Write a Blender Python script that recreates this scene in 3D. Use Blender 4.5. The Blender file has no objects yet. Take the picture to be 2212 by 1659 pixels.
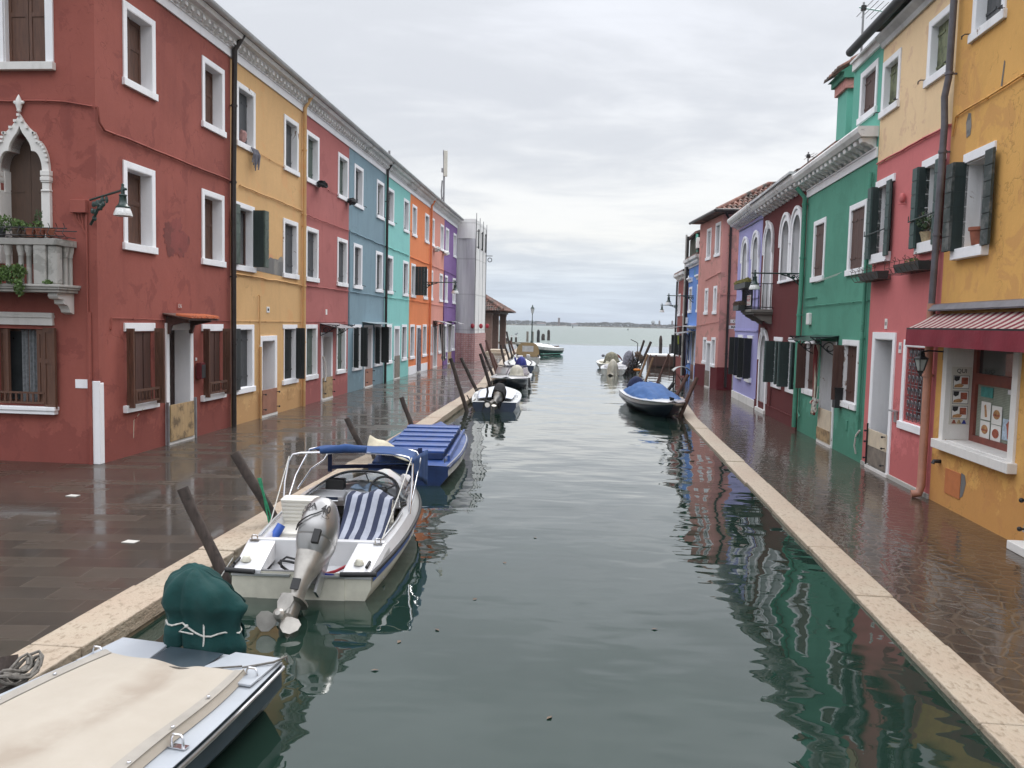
import bpy, bmesh, math, random
from mathutils import Vector, Matrix, noise
from mathutils.geometry import tessellate_polygon
random.seed(7)
S = bpy.context.scene
COL = S.collection
PI = math.pi
R = math.radians

# ---------------------------------------------------------------- camera
cam = bpy.data.cameras.new("camera"); camo = bpy.data.objects.new("camera", cam); COL.objects.link(camo)
cam.sensor_width = 36.0; cam.lens = 36.0 * 1790 / 2212; cam.clip_start = 0.05; cam.clip_end = 6000
camo.matrix_world = Matrix(((0.99512606, -0.02964765, 0.09404865, 0.0),
                            (0.09595514, 0.07127304, -0.99283068, 0.0),
                            (0.02273197, 0.99701613, 0.0737705, 2.55),
                            (0, 0, 0, 1)))
S.camera = camo

# ---------------------------------------------------------------- light: overcast sky
SUN_EL, SUN_AZ = 48.0, 20.0     # degrees
world = bpy.data.worlds.new("World"); S.world = world; world.use_nodes = True
nt = world.node_tree; nt.nodes.clear()
def N(t, **k):
    n = nt.nodes.new(t)
    for a, b in k.items(): setattr(n, a, b)
    return n
def math_n(tree, op, a, b=None, c=None, clamp=False):
    n = tree.nodes.new('ShaderNodeMath'); n.operation = op; n.use_clamp = clamp
    for i, x in enumerate((a, b, c)):
        if x is None: continue
        if isinstance(x, (int, float)): n.inputs[i].default_value = x
        else: tree.links.new(x, n.inputs[i])
    return n.outputs[0]
def ramp_n(tree, fac, stops, interp='LINEAR'):
    n = tree.nodes.new('ShaderNodeValToRGB'); cr = n.color_ramp; cr.interpolation = interp
    while len(cr.elements) > 1: cr.elements.remove(cr.elements[-1])
    cr.elements[0].position = stops[0][0]; cr.elements[0].color = tuple(stops[0][1]) + (1,) if len(stops[0][1]) == 3 else stops[0][1]
    for p, c in stops[1:]:
        e = cr.elements.new(p); e.color = tuple(c) + (1,) if len(c) == 3 else c
    tree.links.new(fac, n.inputs[0]); return n.outputs[0]
def mix_n(tree, fac, a, b, mode='MIX'):
    n = tree.nodes.new('ShaderNodeMix'); n.data_type = 'RGBA'; n.blend_type = mode
    for s, x in ((n.inputs[0], fac), (n.inputs[6], a), (n.inputs[7], b)):
        if isinstance(x, (int, float)): s.default_value = x
        elif isinstance(x, tuple): s.default_value = x if len(x) == 4 else x + (1,)
        else: tree.links.new(x, s)
    return n.outputs[2]
tc = N('ShaderNodeTexCoord'); sep = N('ShaderNodeSeparateXYZ'); nt.links.new(tc.outputs['Generated'], sep.inputs[0])
zc = math_n(nt, 'MAXIMUM', sep.outputs[2], 0.0)
den = math_n(nt, 'ADD', zc, 0.09)
px = math_n(nt, 'DIVIDE', sep.outputs[0], den); py = math_n(nt, 'DIVIDE', sep.outputs[1], den)
cmb = N('ShaderNodeCombineXYZ'); nt.links.new(px, cmb.inputs[0]); nt.links.new(py, cmb.inputs[1])
def noise_w(scale, detail, rough, sx, sy, off, dist=0.4):
    mp = N('ShaderNodeMapping'); nt.links.new(cmb.outputs[0], mp.inputs[0])
    mp.inputs['Scale'].default_value = (sx, sy, 1); mp.inputs['Location'].default_value = (off, off * .7, 0); mp.inputs['Rotation'].default_value = (0, 0, R(-14))
    n = N('ShaderNodeTexNoise'); nt.links.new(mp.outputs[0], n.inputs['Vector'])
    n.inputs['Scale'].default_value = scale; n.inputs['Detail'].default_value = detail; n.inputs['Roughness'].default_value = rough; n.inputs['Distortion'].default_value = dist
    return n.outputs[0]
c1 = noise_w(0.62, 7, 0.56, 0.9, 1.0, 4.3, .6); c2 = noise_w(2.1, 6, 0.6, 0.8, 1.2, 9.1, .5)
cs = math_n(nt, 'ADD', math_n(nt, 'MULTIPLY', c1, 0.66), math_n(nt, 'MULTIPLY', c2, 0.34))
dark = ramp_n(nt, zc, [(0.0, (.42, .50, .62)), (0.05, (.48, .54, .63)), (0.11, (.62, .64, .67)), (0.25, (.60, .62, .66)), (0.5, (.68, .70, .74))])
lite = ramp_n(nt, zc, [(0.0, (.50, .59, .71)), (0.045, (.60, .67, .76)), (0.10, (.80, .80, .785)), (0.2, (.80, .81, .82)), (0.33, (.77, .79, .84)), (0.5, (.80, .82, .87))])
clouds = mix_n(nt, ramp_n(nt, cs, [(0.40, (0, 0, 0)), (0.61, (1, 1, 1))], 'EASE'), dark, lite)
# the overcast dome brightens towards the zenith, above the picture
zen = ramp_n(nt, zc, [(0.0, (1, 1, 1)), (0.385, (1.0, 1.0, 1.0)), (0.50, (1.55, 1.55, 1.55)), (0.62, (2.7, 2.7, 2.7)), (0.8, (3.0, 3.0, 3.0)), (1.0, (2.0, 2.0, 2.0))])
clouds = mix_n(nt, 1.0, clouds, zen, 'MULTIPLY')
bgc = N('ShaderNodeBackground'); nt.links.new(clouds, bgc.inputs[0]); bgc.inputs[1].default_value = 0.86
sky = N('ShaderNodeTexSky', sky_type='NISHITA'); sky.sun_disc = False; sky.sun_elevation = R(SUN_EL); sky.sun_rotation = R(SUN_AZ)
bgs = N('ShaderNodeBackground'); nt.links.new(sky.outputs[0], bgs.inputs[0]); bgs.inputs[1].default_value = 0.05
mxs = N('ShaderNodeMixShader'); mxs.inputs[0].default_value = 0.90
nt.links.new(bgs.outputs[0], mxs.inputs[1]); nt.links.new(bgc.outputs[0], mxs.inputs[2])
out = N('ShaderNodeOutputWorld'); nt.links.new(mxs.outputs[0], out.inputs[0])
sl = bpy.data.lights.new("sun", 'SUN'); so = bpy.data.objects.new("sun", sl); COL.objects.link(so)
sl.energy = 1.0; sl.angle = R(25); sl.color = (1, .97, .93)
so.rotation_euler = (R(90 - SUN_EL), 0, R(180 - SUN_AZ))
so.location = (0, 0, 40)
S.view_settings.view_transform = 'Standard'; S.view_settings.look = 'None'
S.view_settings.exposure = 0.58; S.view_settings.gamma = 1.0
S.cycles.max_bounces = 6; S.cycles.diffuse_bounces = 3; S.cycles.glossy_bounces = 3; S.cycles.transmission_bounces = 4
S.cycles.caustics_reflective = False; S.cycles.caustics_refractive = False
S.cycles.sample_clamp_indirect = 6

# ---------------------------------------------------------------- materials
def lin(h, k=1.0):
    h = h.lstrip('#'); o = []
    for i in (0, 2, 4):
        c = int(h[i:i + 2], 16) / 255.0
        o.append(min(0.9, (c / 12.92 if c <= 0.04045 else ((c + 0.055) / 1.055) ** 2.4) * k))
    return tuple(o)
def new_mat(name):
    m = bpy.data.materials.new(name); m.use_nodes = True; t = m.node_tree
    b = t.nodes['Principled BSDF']; return m, t, b
def obj_coord(t, scale=(1, 1, 1), rot=(0, 0, 0), world=True):
    if world:
        g = t.nodes.new('ShaderNodeNewGeometry'); v = g.outputs['Position']
    else:
        g = t.nodes.new('ShaderNodeTexCoord'); v = g.outputs['Object']
    mp = t.nodes.new('ShaderNodeMapping'); mp.inputs['Scale'].default_value = scale; mp.inputs['Rotation'].default_value = rot
    t.links.new(v, mp.inputs[0]); return mp.outputs[0]
def tex_noise(t, v, scale, detail=4, rough=.55, dist=0):
    n = t.nodes.new('ShaderNodeTexNoise'); t.links.new(v, n.inputs['Vector'])
    n.inputs['Scale'].default_value = scale; n.inputs['Detail'].default_value = detail; n.inputs['Roughness'].default_value = rough; n.inputs['Distortion'].default_value = dist
    return n.outputs[0]
def bump(t, b, h, strength=.3, dist=.01):
    n = t.nodes.new('ShaderNodeBump'); n.inputs['Strength'].default_value = strength; n.inputs['Distance'].default_value = dist
    t.links.new(h, n.inputs['Height']); t.links.new(n.outputs[0], b.inputs['Normal']); return n
def scale_c(c, k): return tuple(min(.95, x * k) for x in c)
def plain(name, c, rough=.6, metal=0, var=.12, vs=6.0, bmp=.15, bs=40.0, bd=.004, world=False, coat=0):
    m, t, b = new_mat(name); v = obj_coord(t, world=world)
    n = tex_noise(t, v, vs, 5, .6)
    col = ramp_n(t, n, [(.3, scale_c(c, 1 - var)), (.7, scale_c(c, 1 + var))])
    t.links.new(col, b.inputs['Base Color']); b.inputs['Roughness'].default_value = rough; b.inputs['Metallic'].default_value = metal
    if coat: b.inputs['Coat Weight'].default_value = coat; b.inputs['Coat Roughness'].default_value = .15
    if bmp: bump(t, b, tex_noise(t, v, bs, 4, .6), bmp, bd)
    return m
def stucco(name, c, stain=None, patch=None, patch_amt=.0, seed=0, chips=None, chips_amt=.0, var=.14, salt=None):
    """lime plaster: broad tonal drift, vertical runs, darker blotches of their own shape, chips of bare plaster"""
    m, t, b = new_mat(name)
    v = obj_coord(t); mp = t.nodes.new('ShaderNodeMapping'); mp.inputs['Location'].default_value = (seed * 3.1, seed * 1.7, seed * .9); t.links.new(v, mp.inputs[0]); v = mp.outputs[0]
    big = tex_noise(t, v, .55, 5, .6, .6)
    col = ramp_n(t, big, [(.28, scale_c(c, 1 - var)), (.72, scale_c(c, 1 + var))])
    st = t.nodes.new('ShaderNodeMapping'); st.inputs['Scale'].default_value = (2.2, 2.2, .35); t.links.new(v, st.inputs[0])
    runs = tex_noise(t, st.outputs[0], 1.6, 6, .65)
    sc = stain or scale_c(c, .72)
    col = mix_n(t, math_n(t, 'MULTIPLY', ramp_n(t, runs, [(.52, (0, 0, 0)), (.75, (1, 1, 1))]), .55), col, sc)
    fine = tex_noise(t, v, 14, 5, .7)
    col = mix_n(t, math_n(t, 'MULTIPLY', ramp_n(t, fine, [(.45, (0, 0, 0)), (.8, (1, 1, 1))]), .25), col, scale_c(c, 1.25))
    if patch_amt > 0:
        pn = tex_noise(t, v, 1.5, 7, .68, .5)
        col = mix_n(t, math_n(t, 'MULTIPLY', ramp_n(t, pn, [(.60 - patch_amt * .1, (0, 0, 0)), (.63 - patch_amt * .1, (1, 1, 1))]), min(1, .35 + patch_amt * .4)), col, patch or scale_c(c, .6))
    h = math_n(t, 'ADD', math_n(t, 'MULTIPLY', big, .6), math_n(t, 'MULTIPLY', fine, .35))
    if salt:      # flaking and salt bloom where the flood water has reached
        sz = t.nodes.new('ShaderNodeSeparateXYZ'); t.links.new(obj_coord(t), sz.inputs[0])
        lv = math_n(t, 'SUBTRACT', math_n(t, 'MULTIPLY', tex_noise(t, v, 2.6, 7, .72, .4), 2.6), math_n(t, 'MULTIPLY', sz.outputs[2], .95))
        col = mix_n(t, math_n(t, 'MULTIPLY', ramp_n(t, lv, [(.62, (0, 0, 0)), (.70, (1, 1, 1))]), .55), col, salt)
        cr = t.nodes.new('ShaderNodeTexVoronoi'); cr.feature = 'DISTANCE_TO_EDGE'; cr.inputs['Scale'].default_value = .55; ds = t.nodes.new('ShaderNodeVectorMath'); ds.operation = 'ADD'; nn_ = t.nodes.new('ShaderNodeTexNoise'); nn_.inputs['Scale'].default_value = 3; nn_.inputs['Detail'].default_value = 5; t.links.new(v, nn_.inputs['Vector']); t.links.new(v, ds.inputs[0]); t.links.new(nn_.outputs['Color'], ds.inputs[1]); t.links.new(ds.outputs[0], cr.inputs['Vector'])
        ck = math_n(t, 'MULTIPLY', ramp_n(t, cr.outputs['Distance'], [(.0, (1, 1, 1)), (.006, (0, 0, 0))]), ramp_n(t, big, [(.50, (0, 0, 0)), (.56, (1, 1, 1))]))
        col = mix_n(t, math_n(t, 'MULTIPLY', ck, .5), col, scale_c(c, .45)); h = math_n(t, 'SUBTRACT', h, math_n(t, 'MULTIPLY', ck, .3))
    if chips_amt > 0:
        cn = tex_noise(t, v, 2.3, 8, .7, .9)
        cm = ramp_n(t, cn, [(.70 - chips_amt * .08, (0, 0, 0)), (.712 - chips_amt * .08, (1, 1, 1))])
        col = mix_n(t, cm, col, chips or (.32, .29, .26)); h = math_n(t, 'SUBTRACT', h, math_n(t, 'MULTIPLY', cm, .25))
    t.links.new(col, b.inputs['Base Color']); b.inputs['Roughness'].default_value = .9; b.inputs['Specular IOR Level'].default_value = .25
    bump(t, b, h, .5, .02); return m
def planks(name, c, vertical=True, pitch=.09, rough=.6, var=.25, dirty=None):
    m, t, b = new_mat(name); v = obj_coord(t)
    st = t.nodes.new('ShaderNodeMapping'); st.inputs['Scale'].default_value = (9, 9, 1.2) if vertical else (1.2, 1.2, 9); t.links.new(v, st.inputs[0])
    g = tex_noise(t, st.outputs[0], 3.0, 6, .65)
    col = ramp_n(t, g, [(.25, scale_c(c, 1 - var)), (.75, scale_c(c, 1 + var))])
    if dirty:
        d = tex_noise(t, v, 3.2, 6, .7); col = mix_n(t, ramp_n(t, d, [(.5, (0, 0, 0)), (.62, (1, 1, 1))]), col, dirty)
    t.links.new(col, b.inputs['Base Color']); b.inputs['Roughness'].default_value = rough
    bump(t, b, g, .35, .006); return m
M = {}
GAIN = 1.16
def dc(h, k=GAIN): return lin(h, k)
M['white'] = stucco('white_plaster', (.86, .86, .88), stain=(.70, .70, .70), seed=3, var=.05)
M['worn_white'] = stucco('worn_white_plaster', (.82, .82, .83), stain=(.55, .54, .52), chips=(.30, .22, .18), chips_amt=.9, seed=5, var=.06)
M['stone'] = stucco('istrian_stone', (.45, .435, .405), stain=(.30, .29, .26), patch=(.20, .20, .18), patch_amt=.5, seed=6, var=.1)
M['stone_clean'] = stucco('clean_istrian_stone', (.72, .70, .67), stain=(.50, .48, .45), seed=8, var=.06)
M['cornice'] = stucco('weathered_cornice', (.78, .78, .77), stain=(.40, .39, .37), patch=(.22, .21, .19), patch_amt=.2, seed=9)
M['gutter_grey'] = plain('grey_zinc_gutter', (.50, .51, .51), .5, .2, .25, 2)
M['pipe_dark'] = plain('dark_brown_pipe', (.028, .022, .020), .4, .2, .4, 5)
M['pipe_grey'] = plain('grey_plastic_pipe', (.11, .105, .12), .45, 0, .3, 4)
M['shut_brown'] = planks('brown_varnished_wood', (.105, .047, .028), var=.4)
M['shut_brown2'] = planks('dark_brown_painted_wood', (.085, .040, .030), var=.25)
M['shut_green'] = planks('dark_green_painted_wood', (.020, .034, .032), var=.3, rough=.5)
M['shut_black'] = planks('near_black_green_wood', (.011, .015, .015), var=.3, rough=.5)
M['shut_greygreen'] = planks('faded_green_wood', (.085, .115, .095), var=.3, dirty=(.05, .07, .055))
M['shut_olive'] = planks('olive_peeling_wood', (.17, .19, .10), var=.35, dirty=(.06, .07, .035))
M['shut_slate'] = planks('slate_grey_wood', (.062, .066, .070), var=.25)
M['shut_light'] = planks('pale_grey_wood', (.36, .35, .36), var=.15)
M['door_brown'] = planks('brown_door_wood', (.14, .062, .035), var=.35)
M['door_dark'] = planks('dark_door_wood', (.040, .022, .018), var=.3)
M['board_ochre'] = planks('ochre_flood_board', (.42, .29, .15), vertical=True, var=.25, dirty=(.16, .11, .06))
M['board_brown'] = plain('terracotta_flood_board', (.30, .135, .085), .55, 0, .15, 4)
M['board_grey'] = plain('weathered_grey_board', (.20, .17, .14), .7, 0, .3, 6)
M['board_cream'] = plain('cream_board', (.62, .53, .40), .6, 0, .12, 5)
M['black'] = plain('black_paint', (.012, .012, .013), .45, 0, .2)
M['rubber'] = plain('black_rubber', (.015, .015, .016), .6, 0, .2)
M['iron_green'] = plain('dark_green_cast_iron', (.008, .030, .024), .35, .1, .3, 9, coat=.3)
M['iron'] = plain('wrought_iron', (.022, .022, .024), .5, .5, .3, 9)
M['iron_rust'] = plain('rusty_iron', (.09, .055, .045), .8, .2, .4, 12)
M['gutter_black'] = plain('black_gutter', (.018, .020, .023), .5, 0, .3)
M['chrome'] = plain('polished_steel', (.72, .72, .74), .16, 1, .04, 3, 0)
M['alu'] = plain('brushed_aluminium', (.55, .56, .57), .35, .9, .1, 6)
M['gelcoat'] = plain('white_gelcoat', (.62, .62, .63), .25, 0, .05, 3, .04, 20, coat=.4)
M['gelcoat_cream'] = plain('aged_cream_gelcoat', (.58, .56, .47), .4, 0, .16, 4, .08, 20)
M['gelcoat_grey'] = plain('pale_grey_boat_paint', (.36, .385, .415), .4, 0, .06, 3, .08)
M['navy'] = plain('navy_gelcoat', (.012, .026, .062), .3, 0, .3, 3, .05, coat=.4)
M['slate'] = plain('slate_blue_hull_paint', (.035, .052, .065), .4, 0, .22, 4, .1)
M['boat_blue'] = plain('scuffed_blue_boat_paint', (.018, .062, .235), .42, 0, .3, 7, .1, 30, coat=.2)
M['boat_blue_dk'] = plain('dark_blue_boat_paint', (.010, .028, .095), .45, 0, .3, 6, .1, 30)
M['hull_white_dirty'] = plain('dirty_white_hull', (.50, .51, .48), .5, 0, .28, 6, .1, 20)
M['wood_pole'] = planks('weathered_mooring_wood', (.055, .041, .035), vertical=True, var=.6, rough=.85, dirty=(.022, .017, .015))
M['wood_pole_red'] = planks('reddish_mooring_wood', (.115, .058, .045), vertical=True, var=.4, rough=.85)
M['wood_pole_tan'] = planks('tan_mooring_wood', (.26, .16, .09), vertical=True, var=.35, rough=.85)
M['wood_deck'] = planks('dark_jetty_wood', (.095, .048, .036), vertical=False, var=.35)
M['canvas_tan'] = plain('tan_canvas', (.33, .24, .125), .9, 0, .14, 8, .4, 30, .01)
M['canvas_blue'] = plain('royal_blue_canvas', (.013, .052, .17), .8, 0, .22, 7, .4, 24, .012)
M['canvas_navy'] = plain('navy_canvas', (.010, .018, .065), .85, 0, .25, 7, .4, 24, .012)
M['canvas_blue2'] = plain('bright_blue_canvas', (.022, .090, .26), .8, 0, .18, 7, .4, 24, .012)
M['canvas_violet'] = plain('violet_blue_canvas', (.020, .030, .22), .7, 0, .25, 9, .4, 24, .012)
M['teal_cloth'] = plain('teal_cloth', (.002, .038, .036), .95, 0, .25, 5, .7, 16, .012)
M['cream_cloth'] = plain('cream_plastic_cloth', (.50, .47, .38), .6, 0, .15, 7, .5, 20, .012)
M['white_cloth'] = plain('grey_white_tarpaulin', (.58, .58, .56), .6, 0, .15, 5, .5, 16, .02)
M['camo_cloth'] = plain('khaki_cloth', (.22, .21, .15), .9, 0, .5, 12, .5, 20, .02)
M['red_cloth'] = plain('dark_red_cloth', (.24, .03, .035), .8, 0, .2, 7, .5, 20, .02)
M['grey_cloth'] = plain('grey_cloth', (.17, .17, .20), .85, 0, .5, 9, .5, 20, .02)
M['black_cloth'] = plain('black_cloth', (.018, .018, .020), .9, 0, .3, 9, .5, 20, .02)
M['rope'] = plain('grey_rope', (.15, .138, .122), .9, 0, .3, 40, .6, 90, .004)
M['rope_white'] = plain('pale_rope', (.55, .54, .50), .9, 0, .3, 60, .6, 90, .004)
M['rope_green'] = plain('green_rope', (.03, .26, .13), .8, 0, .3, 40, .5, 90, .004)
M['leaf'] = plain('geranium_leaves', (.085, .15, .035), .6, 0, .5, 18, 0, world=True)
M['leaf_dark'] = plain('dark_leaves', (.045, .085, .030), .6, 0, .5, 18, 0, world=True)
M['leaf_dry'] = plain('dry_yellow_plants', (.24, .22, .07), .8, 0, .5, 14, 0, world=True)
M['leaf_brown'] = plain('withered_plants', (.12, .085, .06), .8, 0, .5, 14, 0, world=True)
M['flower_red'] = plain('red_petals', (.75, .03, .02), .6, 0, .2, 9, 0)
M['terracotta'] = plain('terracotta_pot', (.30, .10, .06), .8, 0, .25, 8, .3)
M['wicker'] = plain('pale_wicker', (.45, .36, .22), .8, 0, .3, 30, .5, 60)
M['pot_dark'] = plain('dark_plastic_planter', (.030, .036, .034), .5, 0, .2)
M['glass_dark'] = plain('dark_window_glass', (.030, .034, .036), .06, 0, .5, 1.5, 0, coat=.6)
M['glass_sky'] = plain('sky_mirroring_glass', (.10, .12, .12), .03, .75, .2, 1.5, 0)
M['lace'] = plain('pale_curtain', (.20, .21, .22), .8, 0, .3, 22, 0)
M['yellow_p'] = plain('yellow_plastic', (.62, .38, .04), .4, 0, .15)
M['orange_p'] = plain('orange_plastic', (.72, .22, .02), .4, 0, .15)
M['red_p'] = plain('red_lamp_plastic', (.35, .015, .03), .4, 0, .15)
M['blue_p'] = plain('blue_plastic', (.03, .10, .42), .4, 0, .15)
M['sign_white'] = plain('white_sign_enamel', (.78, .77, .74), .4, 0, .05)
M['sign_red'] = plain('red_sign_enamel', (.38, .02, .03), .45, 0, .06)
M['ink'] = plain('black_ink', (.02, .018, .018), .6, 0, .1, 6, 0)
M['ink_blue'] = plain('blue_ink', (.04, .07, .24), .6, 0, .1, 6, 0)
M['gold'] = plain('brass', (.65, .45, .15), .3, .9, .1, 6, 0)
M['silver_paint'] = plain('metallic_silver_cowl', (.36, .352, .345), .28, .6, .08, 3, .03, 12, coat=.3)
M['silver_dark'] = plain('stained_silver_leg', (.36, .34, .31), .4, .5, .28, 6, .15, 30)
M['antenna_cream'] = plain('cream_antenna_panel', (.62, .60, .52), .5, 0, .06)
M['steel_grey'] = plain('galvanised_steel', (.26, .26, .27), .5, .4, .2)
M['copper_pipe'] = plain('pinkish_brown_pipe', (.42, .20, .14), .5, 0, .2, 3)
M['awning_cloth'] = None

def two_tone(name, f, rough=.7):
    """f(tree, vector) -> colour socket"""
    m, t, b = new_mat(name); v = obj_coord(t, world=False); t.links.new(f(t, v), b.inputs['Base Color']); b.inputs['Roughness'].default_value = rough; return m, t, b, v
def stripes(name, axis, pitch, ca, cb, frac=.5, rough=.85, bmp=.3):
    def f(t, v):
        s = t.nodes.new('ShaderNodeSeparateXYZ'); t.links.new(v, s.inputs[0])
        w = math_n(t, 'FRACT', math_n(t, 'DIVIDE', math_n(t, 'ADD', s.outputs[axis], 50.0), pitch))
        mk = math_n(t, 'GREATER_THAN', w, frac)
        n = tex_noise(t, v, 9, 4, .6)
        return mix_n(t, mk, ramp_n(t, n, [(.3, scale_c(ca, .85)), (.7, scale_c(ca, 1.12))]), ramp_n(t, n, [(.3, scale_c(cb, .85)), (.7, scale_c(cb, 1.12))]))
    m, t, b, v = two_tone(name, f, rough)
    bump(t, b, tex_noise(t, v, 12, 4, .6), bmp, .01); return m
def brick_mat(name, c1, c2, mortar, bw, bh, ms, axes='xz', rough=.85, offset=.5):
    m, t, b = new_mat(name); v = obj_coord(t)
    s = t.nodes.new('ShaderNodeSeparateXYZ'); t.links.new(v, s.inputs[0]); c = t.nodes.new('ShaderNodeCombineXYZ')
    if axes == 'xz': t.links.new(math_n(t, 'ADD', s.outputs[0], s.outputs[1]), c.inputs[0]); t.links.new(s.outputs[2], c.inputs[1])
    else: t.links.new(s.outputs[0], c.inputs[0]); t.links.new(s.outputs[1], c.inputs[1])
    n = t.nodes.new('ShaderNodeTexBrick'); t.links.new(c.outputs[0], n.inputs[0]); n.offset = offset
    n.inputs['Color1'].default_value = c1 + (1,); n.inputs['Color2'].default_value = c2 + (1,); n.inputs['Mortar'].default_value = mortar + (1,)
    n.inputs['Scale'].default_value = 1; n.inputs['Mortar Size'].default_value = ms; n.inputs['Brick Width'].default_value = bw; n.inputs['Row Height'].default_value = bh; n.inputs['Bias'].default_value = 0
    g = tex_noise(t, v, 7, 5, .7)
    col = mix_n(t, .5, n.outputs[0], ramp_n(t, g, [(.3, scale_c(c1, .5)), (.7, scale_c(c2, 1.4))]))
    t.links.new(col, b.inputs['Base Color']); b.inputs['Roughness'].default_value = rough
    bump(t, b, math_n(t, 'SUBTRACT', math_n(t, 'MULTIPLY', g, .4), n.outputs[1]), .5, .012); return m
M['brick'] = brick_mat('old_brown_brick', (.26, .14, .105), (.18, .10, .08), (.25, .21, .18), .26, .075, .012)
M['net_pink'] = brick_mat('pink_safety_net', (.55, .40, .38), (.50, .36, .35), (.42, .13, .11), .16, .12, .035, offset=0)
M['tile'] = None
def tile_mat(name, ca, cb, cd):
    m, t, b = new_mat(name); v = obj_coord(t)
    n = t.nodes.new('ShaderNodeTexVoronoi'); n.inputs['Scale'].default_value = 4.5; t.links.new(v, n.inputs['Vector'])
    col = mix_n(t, n.outputs['Color'], ca, cb)
    s = t.nodes.new('ShaderNodeSeparateColor'); t.links.new(n.outputs['Color'], s.inputs[0])
    col = mix_n(t, s.outputs[0], ca, cb)
    d = tex_noise(t, v, 2.0, 7, .7); col = mix_n(t, ramp_n(t, d, [(.42, (0, 0, 0)), (.56, (1, 1, 1))]), col, cd)
    t.links.new(col, b.inputs['Base Color']); b.inputs['Roughness'].default_value = .85
    bump(t, b, tex_noise(t, v, 30, 4, .6), .3, .006); return m
M['tile'] = tile_mat('weathered_roof_tiles', (.19, .075, .052), (.27, .14, .105), (.060, .050, .042))
M['tile_new'] = tile_mat('orange_roof_tiles', (.50, .13, .05), (.58, .17, .07), (.40, .11, .05))
M['sheet_grey'] = None
def sheeting(name, c, c2):
    m, t, b = new_mat(name); v = obj_coord(t, scale=(3.5, 3.5, .25))
    g = tex_noise(t, v, 2.2, 6, .6); v2 = obj_coord(t)
    s = t.nodes.new('ShaderNodeSeparateXYZ'); t.links.new(v2, s.inputs[0])
    n2 = tex_noise(t, v2, .7, 3, .5)
    st = ramp_n(t, math_n(t, 'ADD', math_n(t, 'FRACT', math_n(t, 'DIVIDE', s.outputs[2], 2.1)), math_n(t, 'MULTIPLY', n2, .04)), [(0, (.9, .9, .9)), (.025, (1, 1, 1)), (.97, (1, 1, 1)), (1.0, (.8, .8, .8))])
    col = mix_n(t, 1.0, ramp_n(t, g, [(.3, c), (.7, c2)]), st, 'MULTIPLY')
    t.links.new(col, b.inputs['Base Color']); b.inputs['Roughness'].default_value = .7
    bump(t, b, g, .6, .03); return m
M['sheet_grey'] = sheeting('grey_scaffold_net', (.46, .46, .475), (.60, .595, .61))
M['sheet_white'] = sheeting('white_scaffold_sheeting', (.74, .73, .71), (.86, .85, .83))
# ---------------------------------------------------------------- ground and water materials
def fract_wave_normal(t, v, specs, strength, dist):
    h = None
    for sc, amp, det, sx, sy, rot in specs:
        mp = t.nodes.new('ShaderNodeMapping'); mp.inputs['Scale'].default_value = (sx, sy, 1); mp.inputs['Rotation'].default_value = (0, 0, R(rot)); t.links.new(v, mp.inputs[0])
        n = math_n(t, 'MULTIPLY', tex_noise(t, mp.outputs[0], sc, det, .45, .3), amp)
        h = n if h is None else math_n(t, 'ADD', h, n)
    b = t.nodes.new('ShaderNodeBump'); b.inputs['Strength'].default_value = strength; b.inputs['Distance'].default_value = dist; t.links.new(h, b.inputs['Height'])
    return b.outputs[0]
def water_mat():
    m, t, b = new_mat('canal_water'); v = obj_coord(t)
    s = t.nodes.new('ShaderNodeSeparateXYZ'); t.links.new(v, s.inputs[0])
    n = tex_noise(t, v, .12, 4, .5)
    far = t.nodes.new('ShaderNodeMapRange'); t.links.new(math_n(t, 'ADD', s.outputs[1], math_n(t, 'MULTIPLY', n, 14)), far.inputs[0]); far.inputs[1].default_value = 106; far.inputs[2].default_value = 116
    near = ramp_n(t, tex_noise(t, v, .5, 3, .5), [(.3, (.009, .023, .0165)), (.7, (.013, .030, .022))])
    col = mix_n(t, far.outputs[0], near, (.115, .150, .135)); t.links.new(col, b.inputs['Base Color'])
    r = math_n(t, 'ADD', math_n(t, 'MULTIPLY', far.outputs[0], .30), .015); t.links.new(r, b.inputs['Roughness'])
    b.inputs['IOR'].default_value = 1.333
    na = fract_wave_normal(t, v, [(.85, 1.0, 1, 1.0, .8, 20), (2.3, .22, 1, .7, 1.3, -15), (6, .022, 1, .7, 1.4, 5)], .46, .062)
    nb = fract_wave_normal(t, v, [(.5, 1.0, 4, .4, 1.6, 8), (2.0, .3, 4, .5, 1.6, -8)], .9, .5)
    mx = t.nodes.new('ShaderNodeMix'); mx.data_type = 'VECTOR'; t.links.new(far.outputs[0], mx.inputs[0]); t.links.new(na, mx.inputs[4]); t.links.new(nb, mx.inputs[5])
    t.links.new(mx.outputs[1], b.inputs['Normal']); t.links.new(mx.outputs[1], b.inputs['Coat Normal'])
    t.links.new(math_n(t, 'MULTIPLY', math_n(t, 'SUBTRACT', 1.0, far.outputs[0]), .75), b.inputs['Coat Weight']); b.inputs['Coat IOR'].default_value = 1.32; t.links.new(r, b.inputs['Coat Roughness'])
    return m
M['water'] = water_mat()
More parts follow.
